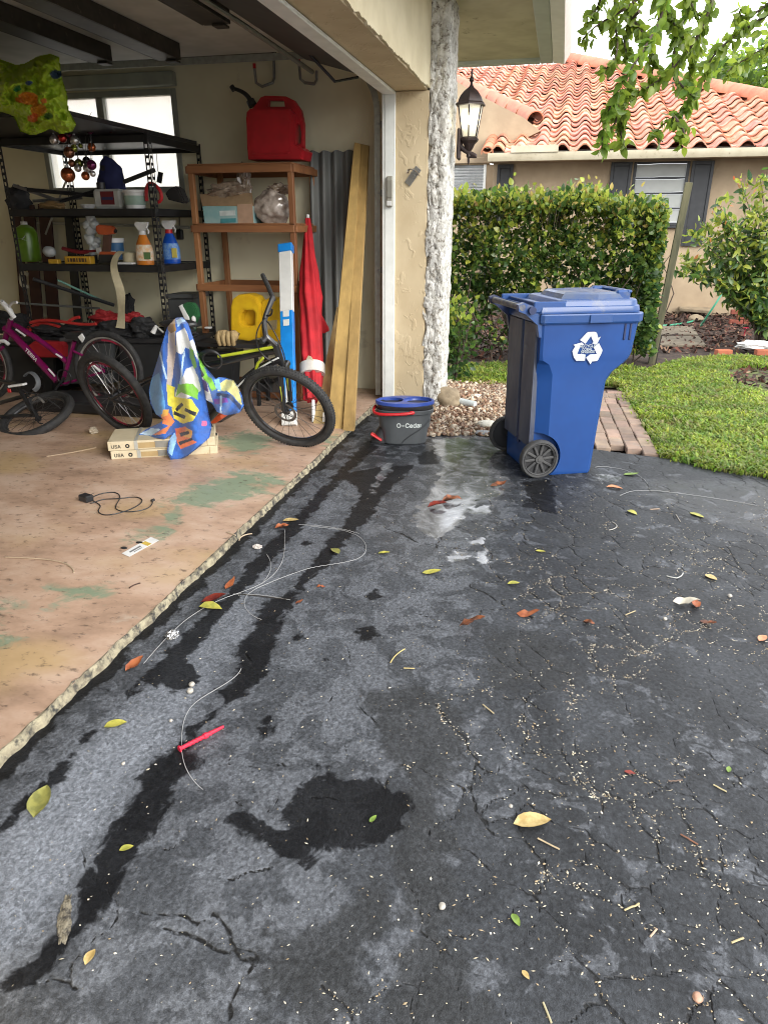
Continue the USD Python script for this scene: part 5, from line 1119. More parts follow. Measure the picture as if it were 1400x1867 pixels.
for z in [.56] + zs:
    t = .055
    part(rack, 'beam', bb(RX0 + .004, RX0 + .03, RY0 + .004, RY1 - .004, z - t, z, .003), M['black_metal']); part(rack, 'beam', bb(RX1 - .03, RX1 - .004, RY0 + .004, RY1 - .004, z - t, z, .003), M['black_metal'])
    part(rack, 'beam', bb(RX0 + .032, RX1 - .032, RY0 + .004, RY0 + .03, z - t, z, .003), M['black_metal']); part(rack, 'beam', bb(RX0 + .032, RX1 - .032, RY1 - .03, RY1 - .004, z - t, z, .003), M['black_metal'])
    part(rack, 'shelf_board', bb(RX0 + .032, RX1 - .032, RY0 + .032, RY1 - .032, z - .02, z - .006, .002), M['black_plastic'])
part(rack, 'brace', beam((RX1 + .004, RY1 - .02, 1.95), (RX1 + .004, RY1 + .35, 1.40), .02, .004, up=(1, 0, 0)), M['steel'])
zb = zs[2] + .004
solo('black_board', hull([(4.60, RY0 + .02, zb), (4.60, 4.7, zb), (6.42, 4.7, zb), (6.42, RY0 + .02, zb)] + [(a_, b_, zb + .03) for a_ in (4.60, 6.42) for b_ in (RY0 + .02, 4.7)]), M['black_plastic'], 'long black board lying across the rack top, jutting out towards the door', 'board')
X2 = RX0 + .12; Z2, Z3 = zs[1], zs[0]
def base(x, y, X, z): q = onX(x, y, X); return np.array([q[0], q[1], z])
def hpx(y0, y1, x, X): return onX(x, y0, X)[2] - onX(x, y1, X)[2]
def wpx(x0, x1, y, X): return abs(onX(x0, y, X)[1] - onX(x1, y, X)[1])
# white jug with a dark red label
b = base(196, 371, X2, Z2); h = hpx(334, 371, 196, X2); w = wpx(175, 226, 350, X2)
jug = thing('cleaner_jug', 'square white jug with a dark red label on the second rack shelf', 'jug', b)
part(jug, 'body', rbox(b + (0.05, 0, h / 2), (.11, w, h), .02), C('jug_white', (.55, .56, .52)))
part(jug, 'label', bb(b[0] - .0085, b[0] - .006, b[1] - w * .28, b[1] + w * .20, b[2] + h * .22, b[2] + h * .88, .0005), C('label_dark_red', (.16, .015, .02)))
part(jug, 'label_band', bb(b[0] - .0105, b[0] - .0087, b[1] - w * .24, b[1] + w * .16, b[2] + h * .45, b[2] + h * .60, .0005), C('label_navy', (.03, .03, .10)))
part(jug, 'cap', cyl(b + (.05, w * .28, h), b + (.05, w * .28, h + .05), .035), M['black_plastic'])
q = base(205, 335, X2 + .22, Z2); solo('blue_tool_bag', blob(q + (0, 0, .20), (.09, .11, .21), 3, .3, 2, 3), C('navy_cloth', (.02, .025, .10), .8), 'dark navy bag behind the white jug on the second shelf', 'bag')
q = onX(197, 308, X2 + .22); solo('black_ball', blob(q, (.065, .065, .065), 3, .04, 2, 4), M['black_plastic'], 'black ball sitting above the navy bag in front of the window', 'ball')
b = base(247, 370, X2, Z2); h = hpx(336, 370, 247, X2); w = wpx(230, 266, 350, X2) / 2
tub = thing('plastic_tub', 'round white plastic tub beside the jug on the second shelf', 'tub', b)
part(tub, 'body', lathe([(0, 0), (w * .85, 0), (w * .94, h * .86), (0, h * .86)], b, 24), M['white_plastic']); part(tub, 'lid', lathe([(0, h * .87), (w, h * .87), (w, h), (w * .9, h * 1.03), (0, h * 1.03)], b, 24), M['white_plastic'])
part(tub, 'label', lathe([(w * .90 + .002, h * .2), (w * .93 + .003, h * .7)], b, 24), C('label_pale_green', (.30, .42, .34)))
clp = thing('ratchet_clamp', 'red and black C shaped clamp beside the rack post on the second shelf', 'clamp', base(285, 369, X2, Z2))
part(clp, 'jaw', tube(spline([onX(x, y, X2) for x, y in [(268, 366), (267, 345), (272, 334), (284, 338), (293, 350), (294, 362), (288, 368)]], 20), .014, 8), M['red_plastic']); part(clp, 'bar', beam(onX(226, 331, X2 + .1), onX(282, 309, X2 + .1), .03, .03), M['black_plastic'])
q = base(317, 369, X2 + .1, Z2); solo('dark_hood', on_wall([(299, 352), (306, 343), (318, 338), (326, 344), (335, 366), (330, 370), (305, 364)], X2 + .1, .12, .03), C('dark_felt', (.02, .018, .016), .9), 'dark pointed hood on the second shelf, right of the clamp', 'hood')
pr = onX(313, 385, RX1 - .1); solo('hanging_tag', cat(on_wall([(288, 312), (296, 314), (293, 334), (285, 331)], RX1 - .05, .02, .003), tube([onX(285, 278, RX1 - .05), onX(288, 312, RX1 - .05)], .003, 5)), M['black_plastic'], 'small black tag hanging on a cord in front of the window', 'tag')
for i, (p, q_, r_, mm, lab) in enumerate([((24, 337), (112, 367), .014, M['steel'], 'pale metal rod slanting across the left of the second shelf'), ((50, 345), (172, 356), .016, M['black_plastic'], 'black rod lying level at the back of the second shelf'), ((95, 372), (180, 345), .014, M['black_plastic'], 'black rod slanting up towards the jug on the second shelf'), ((60, 366), (150, 360), .012, M['steel'], 'thin steel rod lying low on the second shelf')]):
    solo('rod', tube([onX(*p, X2 + .02 * i), onX(*q_, X2 + .15 + .02 * i)], r_, 8), mm, lab, 'rod')
solo('tan_bag', blob(base(95, 368, X2 - .02, Z2 + .03), (.07, .11, .035), 3, .4, 2, 8), C('tan_paper', (.30, .19, .08)), 'small crumpled tan bag on the left of the second shelf', 'bag', smooth=20)
solo('dark_bundle', blob(base(35, 362, X2 + .1, Z2 + .09), (.10, .10, .10), 3, .5, 2, 9), C('dark_cloth', (.035, .035, .036), .9), 'dark cloth bundle at the left end of the second shelf', 'bundle')
solo('white_dish', lathe([(0, .0), (.045, .004), (.065, .03), (.06, .035), (.04, .012), (0, .01)], base(160, 371, X2, Z2 + .002), 24), M['white_plastic'], 'little white dish left of the jug on the second shelf', 'dish')

# third shelf
X3 = RX0 + .10
def sprayer(name, label, px, py, h, r, mb, ml, mc, X=X3, flip=-1):
    b = base(px, py, X, Z3); t = thing(name, label, 'spray bottle', b)
    part(t, 'bottle', lathe([(0, 0), (r * .95, 0), (r, h * .05), (r, h * .36), (r * .80, h * .50), (r * .44, h * .68), (r * .36, h * .72), (0, h * .72)], b, 24, sx=.72), mb)
    part(t, 'label', lathe([(r * 1.012, h * .10), (r * 1.012, h * .35), (r * .86, h * .47)], b, 24, sx=.74), ml)
    part(t, 'collar', cyl(b + (0, 0, h * .70), b + (0, 0, h * .79), r * .42, r * .36), mc)
    part(t, 'trigger_head', cat(hull([b + (x_, y_ * flip, z_) for x_ in (-.014, .014) for y_, z_ in ((-r * .3, h * .79), (r * .35, h * .79), (r * .75, h * .90), (r * .85, h * .99), (-r * .55, h * .99), (-r * .75, h * .93))]), tube([b + (0, r * .45 * flip * 1, h * .90), b + (0, r * .80 * flip, h * .78), b + (0, r * .7 * flip, h * .72)], .007, 6)), M['white_plastic'])
    return t
h1 = hpx(402, 481, 268, X3); r1 = wpx(252, 282, 450, X3) / 2
t = sprayer('spray_bottle', 'orange spray bottle with white trigger on the third shelf, left of the post', 266, 481, h1, r1, C('bottle_orange', (.62, .20, .025), .3), C('label_orange_white', (.72, .45, .22), col2=(.75, .70, .6), scale=28), M['white_plastic'])
part(t, 'label_patch', rbox(base(270, 481, X3 - r1 * .74 - .002, Z3) + (0, 0, h1 * .22), (.003, r1 * .8, h1 * .16), .001), C('label_green', (.12, .22, .08)))
h2 = hpx(401, 480, 313, X3 + .3); r2 = wpx(298, 329, 450, X3 + .3) / 2
t = sprayer('spray_bottle', 'blue spray bottle with red collar on the third shelf, right of the post', 314, 480, h2, r2, C('bottle_blue', (.01, .08, .45), .3), C('label_blue', (.05, .18, .55), col2=(.20, .35, .6), scale=30), M['red_plastic'], X3 + .3)
part(t, 'label_patch', rbox(base(320, 480, X3 + .3 - r2 * .74 - .002, Z3) + (0, 0, h2 * .25), (.003, r2 * .6, h2 * .22), .001), C('label_yellow', (.65, .55, .12)))
X3g = X3 + .35; b = base(52, 455, X3g, Z3)
gb = thing('green_bottle', 'large green translucent bottle at the left of the third shelf', 'bottle', b); hh = hpx(384, 455, 52, X3g); rr = wpx(35, 69, 430, X3g) / 2
part(gb, 'body', lathe([(0, 0), (rr * .9, 0), (rr, .02), (rr, hh * .72), (rr * .75, hh * .88), (rr * .3, hh * .96), (0, hh * .96)], b, 24), C('bottle_green', (.12, .24, .015), .25)); part(gb, 'cap', cyl(b + (0, 0, hh * .96), b + (0, 0, hh * 1.04), rr * .3), M['white_plastic'])
part(gb, 'bow', cat(*[leaf(.05, .02).apply_transform(trimesh.transformations.rotation_matrix(a, (1, 0, 0)) @ trimesh.transformations.rotation_matrix(math.pi / 2, (0, 0, 1))) for a in (.3, 2.8, 3.6)]).apply_translation(b + (-rr - .005, -rr * .3, hh * .6)), M['white_plastic'])
wc_ = []
for (x, y, r) in [(165, 397, 9), (160, 410, 9), (172, 408, 9), (165, 420, 10), (166, 437, 11), (174, 445, 8), (160, 432, 7), (178, 438, 7)]: wc_.append(blob(onX(x, y, X3 + .15), (r * .0044,) * 3, 2, .3, 2, x))
wc_.append(cyl(base(168, 470, X3 + .15, Z3), onX(167, 440, X3 + .15), .03, .02))
solo('frosted_sprig', cat(wc_), C('frosted_white', (.60, .64, .64), .4), 'white frosted sprig ornament behind the orange drill', 'ornament')
dr = thing('power_drill', 'orange cordless drill standing on its battery on the third shelf', 'drill', base(192, 478, X3, Z3)); do = C('drill_orange', (.50, .10, .03), .4); XD = X3 + .02
part(dr, 'motor_case', on_wall([(173, 412), (178, 409), (200, 411), (206, 417), (204, 426), (190, 428), (178, 427), (173, 421)], XD, .07, .02), do); part(dr, 'chuck', tube([onX(203, 418, XD + .035), onX(212, 421, XD + .035)], [.022, .015], 12), M['black_plastic'])
part(dr, 'grip', on_wall([(187, 427), (200, 427), (197, 462), (184, 464)], XD + .01, .05, .015), C('drill_grip', (.10, .05, .035), .6)); part(dr, 'battery', on_wall([(180, 461), (204, 461), (206, 478), (178, 478)], XD, .08, .012), M['black_plastic']); part(dr, 'battery_band', on_wall([(181, 458), (207, 459), (207, 464), (180, 464)], XD - .004, .08, .008), do)
b = base(214, 478, X3 + .22, Z3); h = hpx(431, 470, 214, X3 + .22); w = wpx(199, 229, 440, X3 + .22) / 2
ct = thing('wipes_tub', 'blue tub with a white lid behind the drill', 'tub', b); part(ct, 'body', lathe([(0, 0), (w * .85, 0), (w * .9, h * .8), (0, h * .8)], b + (0, 0, .03), 20), C('tub_blue', (.03, .12, .26))); part(ct, 'lid', lathe([(0, h * .8), (w, h * .8), (w, h), (0, h)], b + (0, 0, .03), 20), M['white_plastic']); part(ct, 'label', rbox(b + (-w * .9, -.02, h * .45), (.004, .05, .05), .001), M['white_plastic'])
cream = C('masking_cream', (.52, .46, .30), .7)
b = base(238, 470, X3 + .06, Z3); solo('tape_roll', lathe([(.035, .0), (.062, .0), (.062, hpx(449, 470, 238, X3)), (.035, hpx(449, 470, 238, X3)), (.035, 0)], b + (0, 0, .004), 24), cream, 'wide cream roll of masking paper on the third shelf', 'tape roll')
sp = spline([onX(x, y, X3 - .13 + d) for x, y, d in [(226, 458, .10), (214, 464, .02), (208, 478, .0), (210, 500, -.02), (218, 525, -.02), (221, 555, 0), (221, 580, 0), (219, 598, 0)]], 40)
ww = np.linspace(.032, .040, 40); V = []; 
for i, p in enumerate(sp):
    tw_ = .25 * math.sin(i * .25) ; V += [p + np.array([math.sin(tw_), math.cos(tw_), .1]) * ww[i], p - np.array([math.sin(tw_), math.cos(tw_), .1]) * ww[i]]
V = np.array(V); n_ = len(V); F = grid_faces(40, 2); th_ = np.vstack([V, V + (.003, 0, 0)]); 
solo('hanging_paper_strip', T(th_, np.vstack([F, F[:, ::-1] + n_])), cream, 'long cream paper strip hanging down from the third shelf', 'paper strip', smooth=True)
solo('white_tray', rbox(base(231, 479, X3 - .05, Z3 + .012), (.06, wpx(218, 244, 479, X3), .016), .004), M['white_plastic'], 'thin white tray beside the orange spray bottle', 'tray')
yb = C('box_yellow', (.62, .36, .03), .5, col2=(.50, .26, .02)); q = base(142, 478, X3, Z3); bx_ = thing('yellow_box', 'long yellow box with dark print on the third shelf', 'box', q)
part(bx_, 'box', rbox(q + (.03, 0, hpx(464, 478, 142, X3) / 2), (.07, wpx(119, 166, 470, X3), hpx(464, 478, 142, X3)), .004), yb)
for k in range(7): part(bx_, 'print', rbox(q + (-.0065, .085 - k * .028, .032), (.002, .012 + .006 * (k % 3), .030), .0005), C('print_brown', (.10, .05, .02)) if k == 0 else LK + 'print_brown')
q = base(96, 478, X3, Z3); solo('yellow_box', rbox(q + (.03, 0, .018), (.05, wpx(87, 105, 472, X3), .036), .004), yb, 'small yellow box under the white bowl on the third shelf', 'box')
solo('white_bowl', blob(onX(90, 458, X3 + .06), (.05, .055, .045), 3, .15, 2, 3), C('bowl_grey', (.42, .44, .44)), 'pale grey upturned bowl at the left of the third shelf', 'bowl')
solo('red_hand_tool', cat(tube(spline([onX(x, y, X3 + .06) for x, y in [(114, 452), (128, 456), (145, 459), (160, 458)]], 12), .016, 8), tube([onX(160, 458, X3 + .06), onX(182, 456, X3 + .06)], .010, 8)), C('tool_dark_red', (.18, .015, .02)), 'dark red hand tool lying above the yellow box', 'tool')
q = onX(180, 456, X3 + .03); solo('small_packet', rbox(q, (.02, .045, .05), .004), C('packet_grey', (.40, .40, .38)), 'small grey packet left of the drill handle', 'packet')
solo('dark_canister', cyl(base(168, 478, X3 + .1, Z3), base(168, 478, X3 + .1, Z3) + (0, 0, .07), .05), M['black_plastic'], 'short dark canister behind the yellow box', 'canister')

# poles and boards behind
def pole(name, label, p, q, X0_, X1_, r, mm, cat_='pole'): return solo(name, tube([onX(*p, X0_), onX(*q, X1_)], r, 8), mm, label, cat_)
pole('green_pole', 'thin pale green pole slanting under the third shelf', (105, 510), (196, 552), 5.7, 6.1, .009, C('pole_teal', (.20, .42, .34)))
pole('black_pole', 'black pole slanting just below the pale green pole', (60, 508), (208, 556), 5.65, 6.1, .016, M['black_plastic'])
pole('grey_pole', 'grey pole lying level under the black pole', (30, 552), (182, 562), 6.0, 6.2, .010, C('pole_grey', (.16, .165, .15)))
dkr = C('dark_red_wood', (.050, .014, .010), .6)
for (x0, x1, lab) in ((70, 92, 'widest dark red board leaning at the wall behind the rack'), (22, 36, 'dark red board leaning at the far left behind the rack'), (42, 62, 'dark red board leaning behind the green bottle')):
    a_, b_ = onX((x0 + x1) / 2, 372, 6.50), onX((x0 + x1) / 2 + 22, 640, 6.46); solo('dark_board', beam(b_, a_, wpx(x0, x1, 480, 6.5), .02, up=(1, 0, 0)), dkr, lab, 'board')
a_, b_ = onX(125, 388, 6.52), onX(148, 640, 6.47); solo('black_plank', beam(b_, a_, .09, .02, up=(1, 0, 0)), M['black_plastic'], 'black plank leaning against the wall between rack posts', 'plank')
solo('cream_handle', tube(spline([onX(x, y, 5.75) for x, y in [(50, 500), (40, 498), (38, 508), (41, 520), (50, 522)]], 20), .016, 8), C('handle_cream', (.42, .38, .28)), 'cream D shaped handle hanging under the third shelf at the left', 'handle')
pole('wall_conduit', 'pale conduit running level along the far wall under the window', (60, 405), (346, 414), 6.52, 6.52, .013, C('conduit', (.50, .48, .40)), 'conduit')
ox = onX(328, 427, 6.53); so = thing('wall_socket', 'small dark socket plug on the far wall behind the blue spray bottle', 'socket', ox); part(so, 'plug', rbox(ox, (.05, .06, .09), .01), M['black_plastic']); part(so, 'cord', tube([ox + (0, 0, .04), onX(327, 385, 6.53)], .005, 6), M['black_plastic'])

# baubles strung below the board
cols = {'olive': (.20, .22, .03), 'purple': (.18, .02, .10), 'red': (.45, .03, .02), 'silver': (.55, .55, .53), 'lime': (.30, .34, .05), 'bronze': (.26, .11, .06), 'copper': (.50, .13, .04), 'black': (.03, .025, .035), 'white': (.70, .68, .66)}
bm = {k: mat(f'bauble_{k}', v, .18, .75, coat=.3) for k, v in cols.items()}
bl = [(143, 234, 6, 'olive', 'olive bauble nearest the green bag'), (164, 230, 11, 'purple', 'largest purple bauble under the black board'), (114, 251, 7, 'red', 'red bauble just below the green bag'), (99, 254, 8, 'white', 'white bauble at the left end of the string'), (136, 255, 8, 'silver', 'silver green bauble in the middle of the upper cluster'),
      (167, 268, 7, 'copper', 'bright orange red bauble right of the upper cluster'), (135, 270, 6, 'lime', 'lime bauble in the upper cluster'), (147, 265, 4, 'lime', 'smallest lime bauble'), (126, 277, 9, 'bronze', 'brown bauble below the lime one'), (124, 318, 12, 'copper', 'biggest orange bauble hanging lowest at the left'),
      (131, 297, 6, 'bronze', 'small brown bauble above the biggest orange one'), (144, 297, 7, 'olive', 'dark olive bauble in the lower cluster'), (158, 293, 7, 'black', 'black bauble on top of the lower cluster'), (142, 306, 6, 'silver', 'silver bauble under the dark olive one'), (167, 300, 8, 'purple', 'dark purple bauble at the right of the lower cluster'), (160, 306, 8, 'white', 'white bauble in the lower cluster'),
      (156, 320, 7, 'copper', 'copper bauble at the bottom right of the lower cluster'), (169, 316, 5, 'white', 'pale pink bauble beside the copper one'), (201, 236, 4, 'red', 'tiny red bauble far right under the board'), (130, 243, 8, 'purple', 'magenta bauble tucked under the bag')]
XO = 5.46; pts = []
for x, y, r, k, lab in bl:
    c_ = onX(x, y, XO + hr.uniform(-.06, .06)); rr = r * 5.9 / 1294; pts.append(c_); t = thing('bauble', 'shiny ' + lab, 'bauble', c_)
    part(t, 'ball', blob(c_, (rr,) * 3, 3, 0), bm[k], smooth=True); part(t, 'cap', cyl(c_ + (0, 0, rr * .93), c_ + (0, 0, rr * 1.25), rr * .25), M['steel']); part(t, 'string', tube([c_ + (0, 0, rr * 1.2), (c_[0] * .3 + 5.5 * .7, c_[1] + hr.normal(0, .02), max(zb - .002, c_[2] + rr * 2))], .0022, 4), M['black_plastic'])
# green plastic bag on the board's end
gbp = Polygon([(0, 108), (-25, 130), (-30, 200), (5, 205), (28, 214), (38, 238), (62, 246), (92, 233), (112, 243), (132, 238), (138, 226), (124, 200), (121, 170), (112, 142), (107, 104), (92, 98), (70, 102), (45, 116), (28, 118)]).buffer(5).buffer(-5)
gu, gv = np.meshgrid(np.linspace(-25, 140, 90), np.linspace(95, 245, 90), indexing='ij'); pu = np.column_stack([gu.ravel(), gv.ravel()])
ins = shapely.contains_xy(gbp.buffer(2), pu[:, 0], pu[:, 1]); dd = shapely.distance(shapely.points(pu), gbp.exterior) * ins
nn = meshkit.fbm(np.column_stack([pu / 22.0, pu[:, :1] * 0]), 4, 6) - .5; n3 = np.abs(meshkit.fbm(np.column_stack([pu / 14.0 @ np.array([[.8, .5], [-.5, .8]]), pu[:, :1] * 0 + 3]), 3, 16) - .5)
XG = 4.52; dep = .20 * np.sqrt(np.clip(dd / 34.0, 0, 1)) + (.16 * nn - .18 * n3) * np.clip(dd / 6, 0, 1)
front = np.array([onX(x, y, XG + .12 - d) for (x, y), d in zip(pu, dep)]); back = np.array([onX(x, y, XG + .13 + .6 * d) for (x, y), d in zip(pu, np.clip(dep, 0, 1))])
F = grid_faces(90, 90); F = F[ins[F].all(1)]
colr = np.tile(np.array([.30, .43, .025]), (len(pu), 1)) * (1 + .5 * nn[:, None])
for (x, y, r, c_) in [(52, 178, 17, (.55, .20, .02)), (70, 200, 14, (.50, .22, .02)), (36, 183, 6, (.5, .12, .02)), (32, 160, 8, (.02, .16, .05)), (52, 150, 7, (.03, .06, .18)), (88, 212, 8, (.05, .12, .03)), (58, 214, 8, (.5, .10, .02)), (80, 182, 7, (.5, .14, .02)), (100, 135, 9, (.03, .06, .10))]:
    d_ = np.hypot(pu[:, 0] - x, (pu[:, 1] - y) * 1.3) + nn * 18; colr[d_ < r] = c_
gm_, gc_ = compact(np.vstack([front, back]), np.vstack([F, F[:, ::-1] + len(pu)]), np.vstack([colr, colr]))
pth = solo('green_gift_bag', gm_, painted('bag_print', .35), 'bright green printed plastic bag on the end of the black board', 'bag', smooth=True); primvar(pth, 'paint', gc_, True)

# ------------------------------------------------------------ wooden shelf, fuel can and boxes
pine = mat('pine_shelf', (.30, .135, .05), .6, col2=(.19, .075, .028), scale=6, bump=.3, bscale=60, stretch=(1, 1, .12)); pine2 = mat('pine_rail', (.28, .12, .045), .6, col2=(.17, .065, .025), scale=6, bump=.3, stretch=(1, .12, 1))
ws = thing('wooden_shelf', 'brown wooden shelf unit with four posts against the far wall', 'shelf', (6.15, 2.57, FZ)); SX0, SX1, SY0, SY1 = 5.88, 6.42, 2.115, 3.02; st_z = onX(450, 300, SX0)[2]
for (x, y) in ((SX0, SY1), (SX0, SY0), (SX1, SY1), (SX1, SY0)): part(ws, 'post', bb(x, x + .045, y - .045 if y == SY1 else y, y if y == SY1 else y + .045, FZ, st_z - .002, .004), pine)
zsh = [st_z, onX(450, 410, SX0)[2], onX(450, 519, SX0)[2], .10]
for i, z in enumerate(zsh):
    o = .046
    for x in (SX0 - .019, SX1 + .046): part(ws, 'rail', bb(x, x + .018, SY0, SY1, z - .055, z, .003), pine2)
    for y in (SY0 - .019, SY1 + .001): part(ws, 'side_rail', bb(SX0, SX1 + .045, y, y + .018, z - .055, z - .001, .003), pine2)
    if i < 2:
        for k in range(5): part(ws, 'slat', bb(SX0 + .0 + k * .118, SX0 + k * .118 + .105, SY0 + .002, SY1 - .002, z + .001, z + .015, .003), pine2)
zt = zsh[0] + .016
XC = 6.02
can = thing('fuel_can', 'red plastic fuel can with a black spout on top of the wooden shelf', 'fuel can', base(500, 290, XC, zt)); redc = mat('can_red', (.42, .010, .018), .42, col2=(.34, .008, .014), bump=.25, bscale=140)
part(can, 'body', on_wall([(451, 290), (449, 270), (447, 215), (448, 203), (454, 197), (466, 196), (526, 197), (534, 206), (536, 228), (536, 262), (546, 267), (554, 274), (550, 290)], XC, .24, .025, steps=4), redc)
part(can, 'grip', on_wall([(456, 200), (466, 188), (474, 176), (482, 173), (520, 174), (536, 182), (548, 200), (553, 225), (553, 272), (545, 276), (530, 276), (530, 205)], XC + .085, .07, .018, holes=[[(489, 182), (517, 183), (518, 193), (488, 193)], [(538, 228), (545, 226), (548, 240), (547, 260), (541, 263), (537, 250)]], steps=3), redc)
part(can, 'front_panel', on_wall([(456, 215), (525, 213), (530, 222), (530, 276), (524, 281), (460, 281)], XC - .008, .05, .012), redc)
part(can, 'rib', on_wall([(460, 275), (526, 274), (526, 278), (460, 279)], XC - .013, .02, .004), redc)
part(can, 'spout_collar', tube([onX(461, 192, XC + .12), onX(456, 182, XC + .12)], [.036, .034], 14), M['black_plastic']); part(can, 'spout', tube(spline([onX(x, y, XC + .12) for x, y in [(457, 184), (449, 172), (436, 164), (424, 160)]], 14), np.linspace(.020, .013, 14), 10), M['black_plastic']); part(can, 'spout_tip', tube([onX(427, 164, XC + .12), onX(422, 156, XC + .12)], .020, 10), M['black_plastic'])
XB_ = SX0 + .03; zt2 = zsh[1] + .016; tk = C('cardboard', (.33, .22, .12), .8); bx_ = thing('nappy_box', 'open cardboard box with a pale teal printed front on the wooden shelf', 'box', base(415, 408, XB_, zt2))
part(bx_, 'carton', on_wall([(369, 375), (462, 375), (464, 409), (373, 409)], XB_, .34, .003), C('carton_teal', (.20, .36, .36), .6, col2=(.30, .42, .40), scale=7)); part(bx_, 'flap', hull([onX(369, 375, XB_ - .004), onX(462, 375, XB_ - .004), onX(459, 352, XB_ + .10), onX(364, 354, XB_ + .08)] + [p + (.004, 0, .004) for p in (onX(369, 375, XB_), onX(462, 375, XB_), onX(459, 352, XB_ + .10), onX(364, 354, XB_ + .08))]), tk)
part(bx_, 'print_panel', on_wall([(432, 372), (460, 371), (462, 406), (434, 407)], XB_ - .003, .004, .0005), C('print_skin', (.42, .27, .18))); part(bx_, 'print_band', on_wall([(400, 384), (428, 383), (429, 392), (401, 393)], XB_ - .003, .004, .0005), C('print_white', (.55, .60, .58))); part(bx_, 'print_stripe', on_wall([(402, 398), (430, 397), (430, 405), (402, 406)], XB_ - .003, .004, .0005), C('print_teal', (.06, .24, .26)))
plast = mat('cloudy_plastic', (.30, .24, .18), .22, col2=(.14, .09, .06), scale=16, spec=.8)
cw = blob((0, 0, 0), (.10, .17, .07), 3, .7, 2.4, 5); cw.apply_translation(onX(420, 350, XB_ + .15)); m2_ = blob((0, 0, 0), (.05, .06, .13), 3, .8, 2.6, 15); m2_.apply_translation(onX(445, 335, XB_ + .15)); solo('brown_plastic_wrap', cat(cw, m2_), plast, 'crumpled brown plastic wrap bulging out of the cardboard box', 'plastic wrap', smooth=15)
pb_ = thing('plastic_bundle', 'knotted clear plastic bag of pinkish cloth on the wooden shelf', 'bag', base(496, 410, SX0 + .1, zt2)); q = onX(497, 378, SX0 + .13)
part(pb_, 'bag', blob(q, (.13, .145, .145), 4, .28, 2.0, 21), mat('bag_cloudy', (.42, .36, .31), .20, col2=(.20, .16, .13), scale=11, spec=.8, coat=.5), smooth=25); part(pb_, 'knot', blob(onX(508, 345, SX0 + .13), (.06, .09, .04), 3, .8, 2.5, 22), plast, smooth=15)
# yellow jugs on a low dark bench
bn = thing('low_bench', 'low dark bench in front of the wooden shelf', 'bench', (5.8, 2.8, FZ)); bz = onX(450, 622, 5.75)[2]
part(bn, 'top', bb(5.60, 5.86, 2.38, 3.42, bz - .035, bz, .004), M['black_plastic'])
for (x, y) in ((5.62, 2.42), (5.62, 3.38), (5.83, 2.42), (5.83, 3.38)): part(bn, 'leg', bb(x, x + .03, y - .015, y + .015, FZ, bz - .037, .003), M['black_metal'])
yel = mat('jug_yellow', (.62, .40, .012), .38, col2=(.54, .32, .01), bump=.15)
XY = 5.66; yj = thing('yellow_jug', 'yellow plastic fuel jug with a big handle opening', 'jug', base(446, 622, XY, bz)); part(yj, 'body', on_wall([(419, 600), (419, 560), (423, 545), (434, 537), (452, 536), (466, 541), (475, 556), (474, 600), (472, 616), (452, 622), (426, 618)], XY, .17, .025, holes=[[(439, 572), (445, 566), (460, 566), (464, 572), (463, 592), (456, 595), (443, 592), (438, 586)]], steps=4), yel); part(yj, 'back', on_wall([(432, 560), (470, 560), (470, 602), (430, 600)], XY + .10, .05, .01), yel)
part(yj, 'cap', cyl(onX(428, 620, XY - .01), onX(434, 606, XY - .01), .018), M['black_plastic'])
yj = thing('yellow_jug', 'second yellow jug, with a pale label, behind the bicycle handlebar', 'jug', base(493, 622, XY + .03, bz)); part(yj, 'body', on_wall([(474, 560), (477, 549), (490, 543), (506, 544), (514, 556), (514, 615), (507, 623), (480, 622), (475, 610)], XY + .03, .16, .022, steps=4), yel); part(yj, 'label', on_wall([(485, 585), (505, 583), (504, 600), (487, 601)], XY + .024, .006, .0005), C('label_faded', (.45, .36, .2)))
gl_ = C('glove_tan', (.40, .29, .14), .9, bump=.5); q = onX(408, 613, 5.58); solo('work_glove', cat(blob(q, (.06, .075, .055), 3, .25, 2, 2), blob(onX(424, 612, 5.58), (.05, .05, .045), 3, .25, 2, 4), *[tube(spline([onX(400 + 8 * k, 606, 5.56), onX(398 + 9 * k, 618, 5.52), onX(402 + 8 * k, 628, 5.54)], 8), .018, 8) for k in range(4)]), gl_, 'tan work glove on the front edge of the low bench', 'glove')

# ------------------------------------------------------------ things leaning by the pier
bp_ = mat('carton_blue', (.012, .22, .62), .3, col2=(.01, .18, .52)); cwt = mat('carton_white', (.66, .66, .63), .35, col2=(.56, .56, .53), scale=5)
lb = thing('tall_slim_box', 'tall slim white and blue carton leaning on the wooden shelf', 'carton', G(530, 776, FZ)); P0, P1 = G(528, 776, FZ), onX(521, 446, 5.80)
dv = P1 - P0; LL = np.linalg.norm(dv)
def seg(a, c_, mm, nm, w=.105, dep=.055, up=(0, 1, 0)): part(lb, nm, beam(P0 + dv * a, P0 + dv * c_, dep, w, up=up, b=.004), mm)
seg(0, .075, cwt, 'base_sleeve', .112, .060); seg(.075, .62, bp_, 'blue_sleeve'); seg(.62, .955, cwt, 'white_sleeve'); seg(.955, 1.0, bp_, 'cap', .118, .066)
nrm_ = unit(np.cross(dv, (0, 1, 0))); nrm_ = nrm_ if nrm_[0] < 0 else -nrm_
for a in (.585, .535): part(lb, 'print', beam(P0 + dv * a + nrm_ * .029, P0 + dv * (a + .035) + nrm_ * .029, .003, .05, up=(0, 1, 0), b=.0005), cwt)
part(lb, 'print', beam(P0 + dv * .10 + nrm_ * .029, P0 + dv * .30 + nrm_ * .029, .003, .03, up=(0, 1, 0), b=.0005), cwt)
